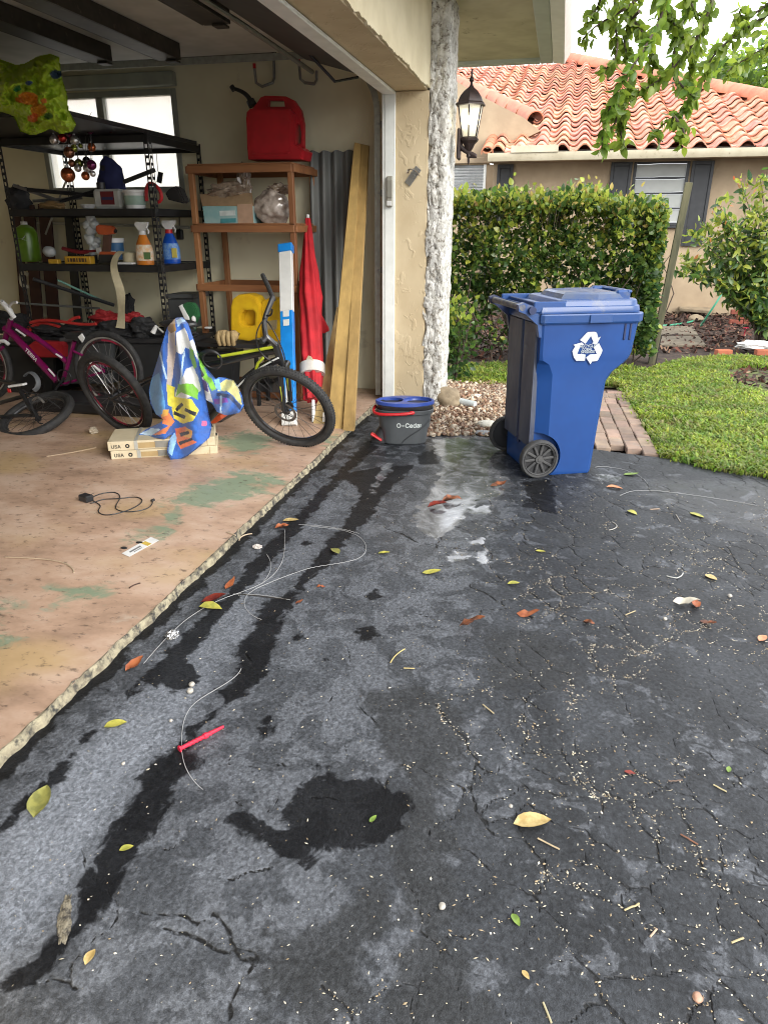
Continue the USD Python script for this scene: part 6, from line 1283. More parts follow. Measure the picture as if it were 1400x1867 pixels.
um = thing('patio_umbrella', 'folded red patio umbrella standing by the corrugated panels', 'umbrella', G(570, 774, FZ)); ua, ub = G(572, 770, FZ), onX(561, 392, 6.25); ud = ub - ua
redf = mat('umbrella_red', (.48, .012, .020), .75, col2=(.34, .008, .014), scale=7, bump=.4, bscale=40)
part(um, 'pole', tube([ua, ub], .014, 10), M['white_plastic'])
rings = []; Aud = frame(ud, (0, 1, 0))
for t, r in ((.10, .055), (.22, .066), (.30, .070), (.42, .072), (.50, .068), (.58, .074), (.70, .060), (.80, .042), (.90, .030), (.98, .018)):
    ph = np.linspace(0, 2 * math.pi, 48, endpoint=False); rr = 1.14 * r * (1 + .20 * np.sin(ph * 7 + t * 9) + .08 * np.sin(ph * 3 + t * 20)); rings.append(ua + ud * t + np.outer(rr * np.cos(ph), Aud[:, 1]) + np.outer(rr * np.sin(ph), Aud[:, 2]))
part(um, 'canopy', loft(rings), redf, smooth=50)
part(um, 'flap', on_wall([(572, 552), (582, 570), (597, 598), (598, 604), (590, 608), (578, 607), (572, 600)], onX(575, 590, 5.75)[0], .05, .015), redf)
Lb = lambda t, k: ua + ud * t + Aud[:, 1] * 0 + np.array([-.078, 0, 0]) * k
part(um, 'band', loft([ua + ud * t + np.outer(.102 * np.cos(ph), Aud[:, 1]) + np.outer(.102 * np.sin(ph), Aud[:, 2]) for t in (.215, .262)]), C('band_white', (.62, .58, .52)))
part(um, 'emblem', on_wall([(558, 666), (558, 655), (562, 648), (567, 650), (571, 656), (571, 668)], onX(565, 658, (ua + ud * .29)[0] - .112)[0], .006, .001), C('emblem_cream', (.60, .52, .34)))
cg = mat('corrugated_grey', (.155, .160, .150), .55, col2=(.115, .12, .112), scale=5, rough2=.45, stretch=(1, 1, .2), bump=.1)
c0_, c1_ = onX(604, 275, 6.47), onX(612, 752, 6.18); c1_[2] = FZ; nV = 64; wave = []
hw = .19
for P in (c1_, c0_):
    for s_ in (0, .004):
        wave.append([P + np.array([-.024 * math.sin(t * 2 * math.pi * 3.6 + .8) + s_, hw * (1 - 2 * t), 0.008 * math.sin(t * 22) if P is c0_ else 0]) for t in np.linspace(0, 1, nV)])
Vw = np.vstack(wave); f1 = grid_faces(2, nV); F = np.vstack([np.array([[a if a < nV else a + nV for a in r] for r in f1]), np.array([[(a if a < nV else a + nV) + nV for a in r[::-1]] for r in f1])])
solo('corrugated_panel', T(Vw, F), cg, 'grey corrugated roofing panel leaning against the far wall', 'panel', smooth=True)
def lumber(lab, tl, tr_, bl_, br_, Xt, Xb, th=.038, c=(.46, .30, .10), k=0):
    mm = mat(f'lumber_{k}', c, .65, col2=tuple(x * .70 for x in c), scale=5, stretch=(1.6, 1.6, .10), bump=.2, bscale=40, dirt=((.12, .06, .02), 9, .66, .72))
    ps = [onX(*tl, Xt), onX(*tr_, Xt), G(*br_, FZ), G(*bl_, FZ)]; ps[2][0] = ps[3][0] = (ps[2][0] + ps[3][0]) / 2
    return solo('lumber_board', hull(ps + [p + np.array([th, 0, .004]) for p in ps]), mm, lab, 'board', 'boards leaning by the pier')
lumber('pale yellow board leaning by the pier, left of the two tall ones', (646, 259), (658, 262), (601, 776), (622, 786), 6.35, 0, k=1)
lumber('browner tall board leaning closest to the door track', (659, 262), (672, 265), (624, 786), (646, 785), 6.40, 0, c=(.40, .255, .085), k=2)
q4 = lumber('short pale board with a white sticker at its foot behind the front wheel', (614, 560), (626, 560), (573, 770), (597, 775), 6.0, 0, c=(.44, .31, .13), k=3)
stq = onP(593, 762, G(585, 772, FZ), unit(np.array([-1.0, 0, .30]))); solo('price_sticker', beam(stq + (-.004, .008, -.045), stq + (-.02, -.008, .045), .035, .002, up=(1, 0, 0), b=.0004), M['white_plastic'], 'white sticker near the foot of the short board', 'sticker')
lumber('narrow dark slat leaning between the boards and the panel', (640, 300), (645, 300), (598, 765), (604, 766), 6.44, 0, c=(.20, .13, .06), k=4)
for i, (px, lab) in enumerate([([(499, 92), (500, 142), (497, 150), (478, 157), (467, 150), (464, 124)], 'steel wall hook with red tip above the fuel can'), ([(577, 128), (577, 145), (573, 152), (556, 150), (548, 143), (545, 114)], 'steel wall hook with red tip under the open door end')]):
    h_ = [onX(*p, 6.50 - .16 * min(1, max(0, k - 1) / 3)) for k, p in enumerate(px)]; t = thing('wall_hook', lab, 'hook', h_[0]); part(t, 'hook', tube(h_, .012, 8), M['steel']); part(t, 'tip', tube([h_[-1], h_[-1] + np.array([0, 0, .035])], .014, 8), M['red_plastic'])

# ------------------------------------------------------------ bicycles
def wheel(parent, hub, axis, R, tr, m_tire, m_rim, spoke_m, n=28, label=None, knob=False, rim_flat=1.0, deco=None):
    A = frame(axis); w = part(parent, 'wheel', ring_mesh(hub, R - tr, tr, axis, 72, 12), m_tire, label=label)
    part(w, 'rim', ring_mesh(hub, R - 2 * tr - .004, .009, axis, 64, 8, 1.4), m_rim)
    if deco: part(w, 'rim_stripe', ring_mesh(hub, R - 2 * tr - .026, .009, axis, 64, 6, .5), deco)
    if knob:
        kn = []; r_ = np.random.default_rng(2)
        for i in range(96):
            for s in (-.45, 0, .45):
                t = (i + (.5 if s == 0 else 0)) * 2 * math.pi / 96; d = A[:, 1] * math.cos(t) + A[:, 2] * math.sin(t); tg = -A[:, 1] * math.sin(t) + A[:, 2] * math.cos(t); n_ = unit(d * math.cos(s * 1.5) + A[:, 0] * math.sin(s * 1.5))
                c = np.asarray(hub) + d * (R - tr) + n_ * (tr + .001); kn.append(rbox(c, (.012, .010, .006), .002, np.stack([tg, np.cross(n_, tg), n_], 1)))
        part(w, 'tread', cat(kn), m_tire, smooth=False)
    sp = []
    for i in range(n):
        t = i * 2 * math.pi / n; s = 1 if i % 2 else -1; d = A[:, 1] * math.cos(t) + A[:, 2] * math.sin(t); t2 = t + (.5 if (i // 2) % 2 else -.5); h = A[:, 1] * math.cos(t2) + A[:, 2] * math.sin(t2)
        sp.append(tube([np.asarray(hub) + h * .022 + A[:, 0] * s * .028, np.asarray(hub) + d * (R - 2 * tr - .008)], .0014, 4))
    part(w, 'spokes', cat(sp), spoke_m); part(w, 'hub', cat(cyl(hub - A[:, 0] * .05, hub + A[:, 0] * .05, .016), cyl(hub - A[:, 0] * .034, hub - A[:, 0] * .026, .028), cyl(hub + A[:, 0] * .026, hub + A[:, 0] * .034, .028)), M['black_metal'])
    return w
blackp = mat('bike_black', (.012, .012, .013), .28, coat=.5); lime = mat('bike_lime', (.55, .62, .04), .35); spoke_b = mat('spoke_black', (.06, .06, .06), .35, .5)
cA, cB = G(546, 812, FZ), G(236, 790, FZ); ax_ = unit((cA - cB) * (1, 1, 0)); sd = np.array([ax_[1], -ax_[0], 0]); sd = sd if sd[0] < 0 else -sd
LEAN = math.radians(20); uu = math.cos(LEAN) * np.array([0, 0, 1.0]) + math.sin(LEAN) * sd; bn_ = unit(np.cross(ax_, uu)); bn_ = bn_ if bn_[0] < 0 else -bn_
mb = thing('mountain_bike', 'black mountain bike with lime stripes, its knobbly front wheel towards the door', 'bicycle', (cA + cB) / 2)
LF = math.radians(26); axf = unit(ax_ + sd * .10); sdf_ = np.array([axf[1], -axf[0], 0]); sdf_ = sdf_ if sdf_[0] < 0 else -sdf_; uf = math.cos(LF) * np.array([0, 0, 1.0]) + math.sin(LF) * sdf_; nf = unit(np.cross(axf, uf)); nf = nf if nf[0] < 0 else -nf
R = .335; hf = cA + uf * R
bp = lambda x, y, d=0.0: onP(x, y, hf + bn_ * d, bn_) if False else onP(x, y, cA + uu * .3 + bn_ * d, bn_)
wheel(mb, hf, nf, R, .029, M['rubber'], blackp, spoke_b, 28, knob=True)
hb = cB + uu * R
wheel(mb, hb, unit(bn_ + ax_ * -.30), R, .028, M['rubber'], blackp, M['steel'], 28, deco=mat('rim_pink', (.26, .015, .04), .5, col2=(.03, .01, .012), scale=7, lo=.45, hi=.5))
part(mb, 'brake_disc', cat(ring_mesh(hf + nf * .045, .070, .010, nf, 40, 6, .12), *[beam(hf + nf * .045 + (math.cos(t) * frame(nf)[:, 1] + math.sin(t) * frame(nf)[:, 2]) * .016, hf + nf * .045 + (math.cos(t + .4) * frame(nf)[:, 1] + math.sin(t + .4) * frame(nf)[:, 2]) * .068, .010, .003, up=nf) for t in np.arange(6) * math.pi / 3]), mat('disc_steel', (.16, .16, .16), .35, .8))
ht, hbt, st_, bbk = bp(502, 628), bp(513, 662), bp(336, 664), bp(372, 772)
cr_ = bp(517, 672)
part(mb, 'head_tube', tube([ht, hbt], .024, 14), blackp)
part(mb, 'top_tube', tube(spline([bp(503, 640), bp(440, 652), bp(392, 662), st_], 20), .020, 12), blackp)
part(mb, 'top_stripe', tube([bp(500, 632, .012), bp(450, 641, .012), bp(398, 650, .012)], .010, 8), lime)
part(mb, 'down_tube', tube(spline([bp(511, 655), bp(470, 674), bp(432, 706), bp(400, 742), bbk], 24), .026, 12), blackp)
part(mb, 'down_tube_glint', tube(spline([bp(508, 652, .024), bp(472, 672, .026), bp(434, 704, .026)], 14), .006, 6), M['white_plastic'])
part(mb, 'cable_stripe', tube([bp(480, 652, .02), bp(470, 662, .02), bp(462, 690, .0)], .010, 6), lime)
part(mb, 'seat_tube', tube([bp(329, 640), bbk], .018, 12), blackp)
for s in (-1, 1): part(mb, 'chain_stay', tube([bbk + bn_ * .03 * s, hb + bn_ * .06 * s], .011, 8), blackp); part(mb, 'seat_stay', tube([st_ + bn_ * .02 * s, hb + bn_ * .06 * s], .009, 8), blackp)
part(mb, 'seat_post', tube([st_, bp(324, 600)], .014, 10), M['black_metal'])
part(mb, 'saddle', blob(bp(326, 590), (.06, .13, .03), 3, .1, 2, 3), M['black_plastic'])
for s in (-1, 1): f = part(mb, 'fork_leg', tube([cr_ + nf * .055 * s, hf + nf * .055 * s + uf * .02], [.019, .017], 12), blackp); part(f, 'fork_stripe', tube([cr_ * .72 + hf * .28 + nf * (.055 * s + .010), cr_ * .35 + hf * .65 + nf * (.055 * s + .010)], .011, 8), lime)
part(mb, 'fork_crown', beam(cr_ - nf * .075, cr_ + nf * .075, .04, .04, b=.008), blackp); part(mb, 'steerer', tube([cr_, ht, bp(484, 612)], .018, 10), blackp)
sx = bp(484, 612)
bar = spline([sx + (-.05, .01, -.03), sx, onX(482, 594, sx[0] + .03), onX(488, 566, sx[0] + .07), onX(497, 541, sx[0] + .12)], 20)
part(mb, 'handlebar', tube(bar, .017, 10), M['black_plastic']); part(mb, 'grip', tube([onX(499, 546, sx[0] + .13), onX(489, 522, sx[0] + .24), onX(479, 501, sx[0] + .34)], .015, 10), M['rubber'])
part(mb, 'brake_lever', tube(spline([onX(486, 575, sx[0]), onX(494, 573, sx[0] - .02), onX(496, 563, sx[0] - .03)], 10), .006, 6), M['black_metal'])
part(mb, 'brake_cables', cat(tube(spline([onX(484, 580, sx[0]), onX(470, 600, sx[0] - .05), onX(468, 625, sx[0] - .03), bp(500, 660, .03)], 20), .004, 5), tube(spline([onX(486, 585, sx[0]), onX(500, 605, sx[0] - .08), onX(512, 630, sx[0] - .06), bp(515, 680, .04)], 20), .004, 5)), M['black_plastic'])
part(mb, 'crank_set', cat(ring_mesh(bbk + bn_ * .04, .085, .006, bn_, 40, 6), tube([bbk + bn_ * .05, bp(395, 792, .08)], .010, 8), cyl(bbk - bn_ * .05, bbk + bn_ * .06, .02)), M['black_metal'])
part(mb, 'coiled_lock', cat(*[ring_mesh(bp(384 + k, 656, .06 + .012 * k), .072 - .004 * k, .006, unit(bn_ + ax_ * .2), 36, 6) for k in range(4)]), M['black_plastic'])

# purple bike behind
XP = 5.28; pm = thing('kids_bike', 'purple bike with white grips, lettered on its down tube', 'bicycle', G(90, 790, FZ) * (1, 1, 1)); pur = mat('bike_purple', (.17, .004, .07), .25, col2=(.13, .003, .055), coat=.6)
P = lambda x, y, d=0.0: onX(x, y, XP - d)
zw = .265; hr_ = P(203, 712); hfr = P(-26, 714); axx = np.array([-1.0, 0, 0]); rad = abs(P(203, 712)[2] - P(203, 779)[2])
for c_ in (hr_, hfr): c_[2] = FZ + rad; wheel(pm, c_, axx, rad, .026, M['rubber'], mat('rim_grey', (.42, .40, .36), .4, .5) if c_ is hr_ else LK + 'rim_grey', M['steel'], 24, deco=LK + 'rim_pink')
part(pm, 'down_tube', tube([P(8, 598), P(20, 606), P(104, 694)], .030, 12), pur); part(pm, 'top_tube', tube(spline([P(26, 592), P(60, 612), P(122, 660)], 12), .022, 12), pur); part(pm, 'seat_tube', tube([P(136, 622), P(116, 690)], .018, 12), pur)
part(pm, 'head_tube', tube([P(20, 582), P(8, 622)], .024, 12), pur)
for s in (-1, 1): part(pm, 'seat_stay', tube([P(134, 640, .03 * s), hr_ + (.05 * s, 0, 0)], .011, 8), pur); part(pm, 'chain_stay', tube([P(110, 702, .03 * s), hr_ + (.05 * s, 0, 0)], .011, 8), pur); part(pm, 'fork_leg', tube([P(6, 632, .04 * s), hfr + (.045 * s, 0, 0)], .014, 8), pur)
part(pm, 'brake_arm', tube([P(153, 650, .05), P(168, 664, .05), P(183, 677, .05)], .010, 8), M['white_plastic']); part(pm, 'fork_brake', tube(spline([P(-4, 626, .06), P(8, 622, .06), P(16, 628, .06)], 8), .016, 8), M['white_plastic'])
part(pm, 'saddle', on_wall([(112, 612), (120, 606), (146, 606), (152, 614), (146, 626), (138, 620), (118, 618)], XP - .06, .12, .02), M['black_plastic']); part(pm, 'saddle_flash', on_wall([(141, 614), (148, 608), (153, 616), (149, 624)], XP - .066, .02, .004), M['white_plastic'])
part(pm, 'handlebar', tube(spline([P(20, 582), P(22, 570), P(16, 560), P(2, 548)], 10), .014, 8), M['white_plastic']); part(pm, 'grip', tube([P(26, 579, .03), P(14, 562, .06), P(3, 549, .1)], .020, 10), M['white_plastic']); part(pm, 'brake_lever', tube(spline([P(16, 562, .05), P(22, 552, .1), P(31, 551, .14)], 10), .010, 8), M['white_plastic'])
part(pm, 'crank_set', cat(ring_mesh(P(117, 688, .05), .065, .006, axx, 32, 6), tube([P(117, 688, .06), P(100, 712, .08)], .010, 8)), M['black_metal'])
dd_ = unit(P(104, 694) - P(20, 606)); tt = meshkit.text_mesh('TERRA', .030, .002, True); upv = unit(np.cross(dd_, (1.0, 0, 0))); upv = upv if upv[2] > 0 else -upv
part(pm, 'lettering', put(tt, P(46, 636, .032) - upv * .012, dd_, upv, np.cross(dd_, upv)), M['white_plastic'], smooth=False)
for a, b_ in (((29, 600), (46, 612)), ((102, 645), (113, 652)), ((88, 672), (100, 686))): part(pm, 'decal', tube([P(*a, .030), P(*b_, .030)], .008, 6), M['white_plastic'])
# wheel and tangle lying at the left
ln = thing('fallen_bike', 'black bike lying on its side at the left edge, wheel tilted up', 'bicycle', G(66, 790, FZ)); nl = unit(np.array([-.34, .10, .80])); Al = frame(nl); lc = onX(66, 757, 4.62); RL = .30
wheel(ln, lc, nl, RL, .033, M['rubber'], mat('rim_dark', (.10, .10, .10), .3, .6), spoke_b, 24)
LP = lambda x, y, d: onX(x, y, lc[0] + d)
part(ln, 'frame', cat(tube([LP(-20, 690, .1), LP(30, 700, .05), LP(62, 755, 0)], .018, 8), tube([LP(-20, 760, -.1), LP(62, 757, 0)], .014, 8), tube([LP(-20, 740, .1), LP(50, 720, .1), LP(70, 700, .1)], .016, 8)), blackp)
part(ln, 'cables', cat(tube(spline([LP(40, 710, 0), LP(60, 745, -.05), LP(70, 770, -.1), LP(78, 772, -.12)], 20), .005, 5), tube(spline([LP(50, 715, 0), LP(90, 730, 0), LP(110, 745, 0)], 20), .005, 5)), M['black_plastic'])
part(ln, 'pedal', cat(beam(LP(18, 704, -.03), LP(46, 700, -.03), .05, .016, b=.004)), M['white_plastic']); part(ln, 'reflector', rbox(LP(17, 712, -.05), (.012, .03, .03), .004), M['red_plastic'])
part(ln, 'fender', tube(spline([LP(45, 685, .1), LP(62, 682, .1), LP(70, 698, .08), LP(62, 712, .05)], 14), .022, 8, flat=.4), M['grey_plastic']); part(ln, 'brake_caliper', tube(spline([LP(60, 730, -.02), LP(72, 726, -.03), LP(80, 734, -.03)], 8), .010, 6), M['steel'])

# ------------------------------------------------------------ totes, hoses and bags under the rack
def tote(label, px, X, d, mm, ml, name='storage_tote'):
    t = thing(name, label, 'tote', onX((px[0] + px[2]) / 2, px[3], X)); x0, y0, x1, y1 = px; m_ = .012
    part(t, 'tub', on_wall([(x0 + 3, y0 + 9), (x1 - 3, y0 + 9), (x1 - 7, y1), (x0 + 7, y1)], X, d, .02), mm); part(t, 'lid', on_wall([(x0, y0), (x1, y0), (x1, y0 + 8), (x0, y0 + 8)], X - .012, d + .02, .008), ml); return t
dk = C('tote_black', (.022, .023, .024), .4); dkg = C('tote_grey', (.085, .090, .092), .35)
tote('black storage tote under the rack behind the towel', (212, 618, 345, 742), 5.50, .45, dk, M['black_plastic'])
tote('grey storage tote with a shiny lid behind the purple bike saddle', (108, 616, 208, 700), 5.50, .45, dkg, dkg)
tote('wide black tote at the far left under the rack', (-60, 622, 104, 735), 5.62, .42, dk, M['black_plastic'])
tote('small dark tote in the bottom of the wooden shelf', (438, 690, 500, 738), 5.92, .35, dkg, dk)
tote('black crate beside the tan glove bench at floor level', (350, 640, 430, 738), 5.70, .15, dk, dk, 'storage_tote')
solo('black_floor_tray', rbox((5.22, 3.35, FZ + .05), (.42, 1.75, .10), .02), M['black_plastic'], 'long low black slab added to darken the floor under the bikes', 'tray')  # added slab that blackens the light gap of floor below the rack
solo('red_tool_bag', on_wall([(50, 630), (60, 622), (108, 624), (114, 632), (113, 652), (52, 652)], 5.42, .10, .02), C('bag_red', (.40, .015, .02), .6), 'bright red tool bag seen through the purple bike frame', 'bag')
ho = C('hose_red', (.42, .03, .025), .35)
for i, (px, lab) in enumerate([([(55, 588), (95, 584), (125, 588), (175, 590)], 'red hose lying level over the totes'), ([(125, 586), (138, 579), (145, 578)], 'short red hose end bending up over the totes'), ([(55, 602), (60, 594), (90, 590), (110, 596)], 'red hose curling at the left over the totes'), ([(52, 612), (50, 600), (62, 594), (82, 592)], 'thin red hose loop at the far left')]): solo('air_hose', tube(spline([onX(x, y, 5.52 + .02 * i) for x, y in px], 24), .013, 8), ho, lab, 'hose')
rg = C('rag_red', (.30, .015, .018), .7)
for (x, y, a, b_, c_, lab, sd_) in [(196, 580, .07, .13, .07, 'crumpled red bag left of the hanging paper strip', 3), (240, 582, .06, .10, .06, 'red and black bundle right of the hanging paper strip', 4)]: solo('red_bundle', blob(onX(x, y, 5.72), (a, b_, c_), 3, .6, 2.2, sd_), rg, lab, 'bundle', smooth=20)
dkc = C('cloth_black', (.016, .016, .017), .8)
for (x, y, a, b_, c_, lab, sd_) in [(215, 604, .10, .18, .09, 'black bag slumped on the totes below the paper strip', 5), (262, 600, .10, .14, .09, 'black bag on the totes left of the rack post', 6), (150, 602, .10, .20, .06, 'black cloth heap behind the purple saddle', 7), (90, 600, .10, .20, .06, 'black cloth heap under the red hose', 8), (330, 606, .10, .14, .05, 'black cloth heap below the green shoe', 9), (232, 560, .06, .07, .11, 'dark fuzzy bundle hanging behind the paper strip', 10), (20, 590, .10, .18, .10, 'black bundle behind the purple handlebar', 11)]: solo('black_bundle', blob(onX(x, y, 5.64 if sd_ != 10 else 6.2), (a, b_, c_), 3, .6, 2.2, sd_), dkc, lab, 'bundle', smooth=20)
tote('dark grey tote on the lower rack shelf by the post', (302, 536, 352, 600), 6.0, .3, C('tote_slate', (.06, .064, .066), .5), C('tote_slate_lid', (.07, .074, .076), .5))
sh_ = thing('green_shoe', 'green and white shoe tossed against the wooden shelf post', 'shoe', onX(345, 600, 5.72)); XS = 5.70
part(sh_, 'upper', on_wall([(330, 556), (338, 551), (349, 553), (356, 562), (359, 578), (352, 592), (345, 590), (338, 574)], XS, .09, .025), C('shoe_green', (.02, .12, .04), .7)); part(sh_, 'sole', on_wall([(325, 558), (330, 555), (344, 578), (347, 592), (341, 593)], XS - .01, .10, .01), M['white_plastic']); part(sh_, 'toe_cap', blob(onX(353, 582, XS - .01), (.02, .02, .03), 2, .1), M['white_plastic']); part(sh_, 'tongue', blob(onX(352, 598, XS), (.03, .03, .035), 2, .3), C('shoe_dark', (.02, .05, .03)))
nz = thing('white_nozzle', 'white spray nozzle lying on the black bags by the rack post', 'nozzle', onX(283, 600, 5.5)); part(nz, 'head', tube([onX(279, 606, 5.5), onX(285, 594, 5.5)], [.022, .014], 10), M['white_plastic']); part(nz, 'stem', tube([onX(287, 596, 5.5), onX(298, 606, 5.5)], .008, 8), C('stem_grey', (.4, .4, .36)))
q = onX(380, 597, 5.84); solo('white_peg', rbox(q, (.04, .06, .016), .005), M['white_plastic'], 'small white peg at the foot of the left shelf post', 'peg')

# ------------------------------------------------------------ cartons and the towel
k0, k1 = G(203, 838, FZ), G(397, 827, FZ); kd = unit(k1 - k0); kp_ = np.array([-kd[1], kd[0], 0]); kp_ = kp_ if kp_[0] > 0 else -kp_; KW = np.linalg.norm(k1 - k0)
crm = mat('carton_cream', (.62, .54, .38), .7, col2=(.52, .44, .29), scale=5, dirt=((.30, .20, .09), 6, .62, .75)); tape = C('tape_grey', (.40, .40, .36), .4)
for i, (o, z0, h, lab) in enumerate(((.0, 0, .056, 'lower long cream carton lying on the garage floor'), (-.012, .058, .062, 'upper long cream carton, under the towel'))):
    b0 = k0 + kd * (o * 1.0) + np.array([0, 0, z0]); t = thing('long_carton', lab, 'carton', b0 + kd * KW / 2)
    def K(u, v, z): return b0 + kd * u + kp_ * v + np.array([0, 0, z])
    Rk = np.stack([kd, kp_, (0, 0, 1)], 1); part(t, 'box', rbox(K(KW / 2, .17, h / 2), (KW, .34, h), .004, Rk), crm)
    part(t, 'strap', cat(rbox(K(KW * .26, -.0015, h / 2), (.022, .003, h - .003), .0008, Rk), rbox(K(KW * .26, .17, h + .0012), (.022, .34, .0022), .0008, Rk)), tape)
    part(t, 'grey_print', rbox(K(KW * .55, -.0012, h * .5), (.16, .002, h * .72), .0006, Rk), C('print_grey', (.24, .23, .20)) if i == 0 else LK + 'print_grey')
    part(t, 'brown_patch', rbox(K(KW * .36, -.0012, h * .48), (.11, .002, h * .6), .0006, Rk), C('print_tan', (.42, .30, .14)) if i == 0 else LK + 'print_tan')
    tx = meshkit.text_mesh('USA', .022, .001, True); part(t, 'lettering', put(tx, K(.02, -.0004, h * .28), kd, (0, 0, 1), -kp_), M['black_plastic'], smooth=False)
    part(t, 'emblem', put(extr(Point(0, 0).buffer(.014, 6).difference(Point(0, 0).buffer(.006, 6)), .0012), K(.125, -.0004, h * .48), kd, (0, 0, 1), -kp_), M['black_plastic'], smooth=False)
    part(t, 'flap_line', rbox(K(KW - .05, -.001, h * .5), (.003, .002, h * .9), .0005, Rk), C('line_tan', (.3, .22, .12)) if i == 0 else LK + 'line_tan')
q = onX(384, 765, 4.62); solo('orange_scraper', on_wall([(362, 764), (378, 760), (400, 758), (404, 763), (392, 772), (368, 774)], 4.62, .12, .008), C('scraper_orange', (.62, .10, .03), .4), 'orange plastic scoop on the cartons behind the towel', 'scoop')
# towel: a hanging sheet with folds, printed
TO = Polygon([(320, 580), (331, 578), (341, 590), (352, 622), (360, 655), (366, 690), (372, 720), (378, 752), (384, 780), (380, 798), (362, 815), (340, 832), (322, 840), (312, 838), (305, 825), (308, 805), (316, 788), (300, 800), (282, 797), (262, 795), (254, 792), (268, 782), (290, 772), (300, 765), (285, 755), (275, 735), (272, 712), (277, 690), (288, 655), (298, 620), (306, 595)])
T2 = Polygon([(340, 600), (350, 622), (368, 665), (392, 692), (398, 688), (412, 690), (424, 694), (432, 706), (440, 722), (443, 740), (436, 752), (412, 757), (396, 750), (388, 736), (376, 728), (362, 700), (350, 660)])
PRINT = [((.030, .115, .42), None), ((.10, .30, .60), [(275, 690), (290, 680), (298, 720), (303, 760), (285, 755), (272, 720)]), ((.62, .63, .62), [(322, 606), (336, 598), (342, 610), (352, 640), (338, 632), (330, 645), (322, 640)]), ((.60, .52, .46), [(308, 602), (319, 600), (320, 640), (312, 705), (304, 712)]), ((.34, .19, .06), [(306, 600), (308, 582), (318, 580), (320, 602), (312, 606)]),
         ((.62, .63, .62), [(340, 672), (352, 668), (362, 690), (366, 712), (352, 720), (322, 735), (320, 718)]), ((.18, .46, .04), [(325, 700), (350, 700), (362, 712), (360, 728), (348, 722), (330, 714), (322, 722)]), ((.20, .48, .04), [(346, 634), (352, 640), (358, 668), (354, 672), (347, 652)]), ((.68, .60, .06), [(318, 724), (348, 728), (362, 748), (352, 766), (334, 772), (318, 762), (314, 745)]), ((.66, .60, .08), [(305, 700), (318, 706), (316, 742), (306, 738)]), ((.02, .02, .025), [(318, 750), (338, 758), (336, 763), (317, 755)]), ((.02, .02, .025), [(338, 744), (358, 752), (356, 758), (338, 749)]), ((.02, .02, .03), [(320, 745), (331, 734), (333, 738), (322, 750)]),
         ((.70, .17, .06), [(320, 782), (338, 778), (350, 788), (346, 800), (358, 806), (345, 812), (330, 818), (324, 808)]), ((.70, .36, .08), [(340, 780), (350, 786), (348, 798), (336, 796)]), ((.02, .02, .03), [(328, 790), (344, 786), (345, 790), (330, 796)]), ((.02, .02, .03), [(326, 806), (350, 799), (351, 802), (328, 811)]), ((.72, .22, .08), [(294, 756), (308, 752), (318, 768), (312, 776), (296, 772)]), ((.75, .42, .08), [(298, 748), (308, 746), (306, 756), (295, 760)]), ((.70, .22, .08), [(280, 793), (296, 784), (312, 774), (302, 790)]), ((.45, .60, .75), [(256, 791), (276, 781), (292, 783), (276, 794)]),
         ((.02, .06, .20), [(305, 822), (312, 836), (324, 838), (345, 828), (366, 810), (372, 812), (346, 834), (320, 842), (304, 832)]), ((.62, .12, .25), [(368, 768), (376, 768), (376, 776), (368, 775)]), ((.45, .62, .80), [(290, 640), (292, 640), (304, 690), (302, 690)]), ((.45, .62, .80), [(334, 640), (336, 640), (330, 700), (328, 700)]), ((.62, .63, .62), [(346, 622), (350, 620), (368, 662), (366, 668)]), ((.40, .60, .82), [(322, 584), (330, 580), (336, 586), (330, 588), (324, 594)]), ((.30, .55, .78), [(310, 800), (318, 790), (322, 798), (314, 830), (308, 826)])]
PRINT2 = [((.045, .14, .44), None), ((.62, .63, .62), [(350, 655), (366, 664), (378, 700), (388, 734), (376, 728), (362, 700)]), ((.20, .48, .05), [(345, 625), (356, 640), (372, 670), (384, 700), (374, 694), (360, 668)]), ((.02, .02, .03), [(356, 660), (364, 668), (372, 684), (366, 690)]), ((.10, .04, .28), [(366, 690), (376, 696), (380, 714), (370, 708)]), ((.64, .60, .24), [(400, 700), (412, 692), (424, 694), (434, 712), (440, 730), (440, 738), (426, 722), (414, 712), (398, 712)]), ((.20, .45, .70), [(392, 692), (400, 690), (402, 712), (394, 706)]), ((.02, .04, .12), [(396, 716), (420, 720), (440, 742), (438, 746), (418, 726), (396, 721)]), ((.16, .05, .30), [(390, 728), (412, 726), (416, 733), (392, 736)]), ((.45, .62, .80), [(402, 722), (404, 722), (404, 752), (402, 752)]), ((.20, .48, .05), [(374, 684), (386, 690), (394, 708), (386, 712)])]
towel_m = painted('towel_cloth', .95, bump=.5, bscale=420.0, sheen=.3)
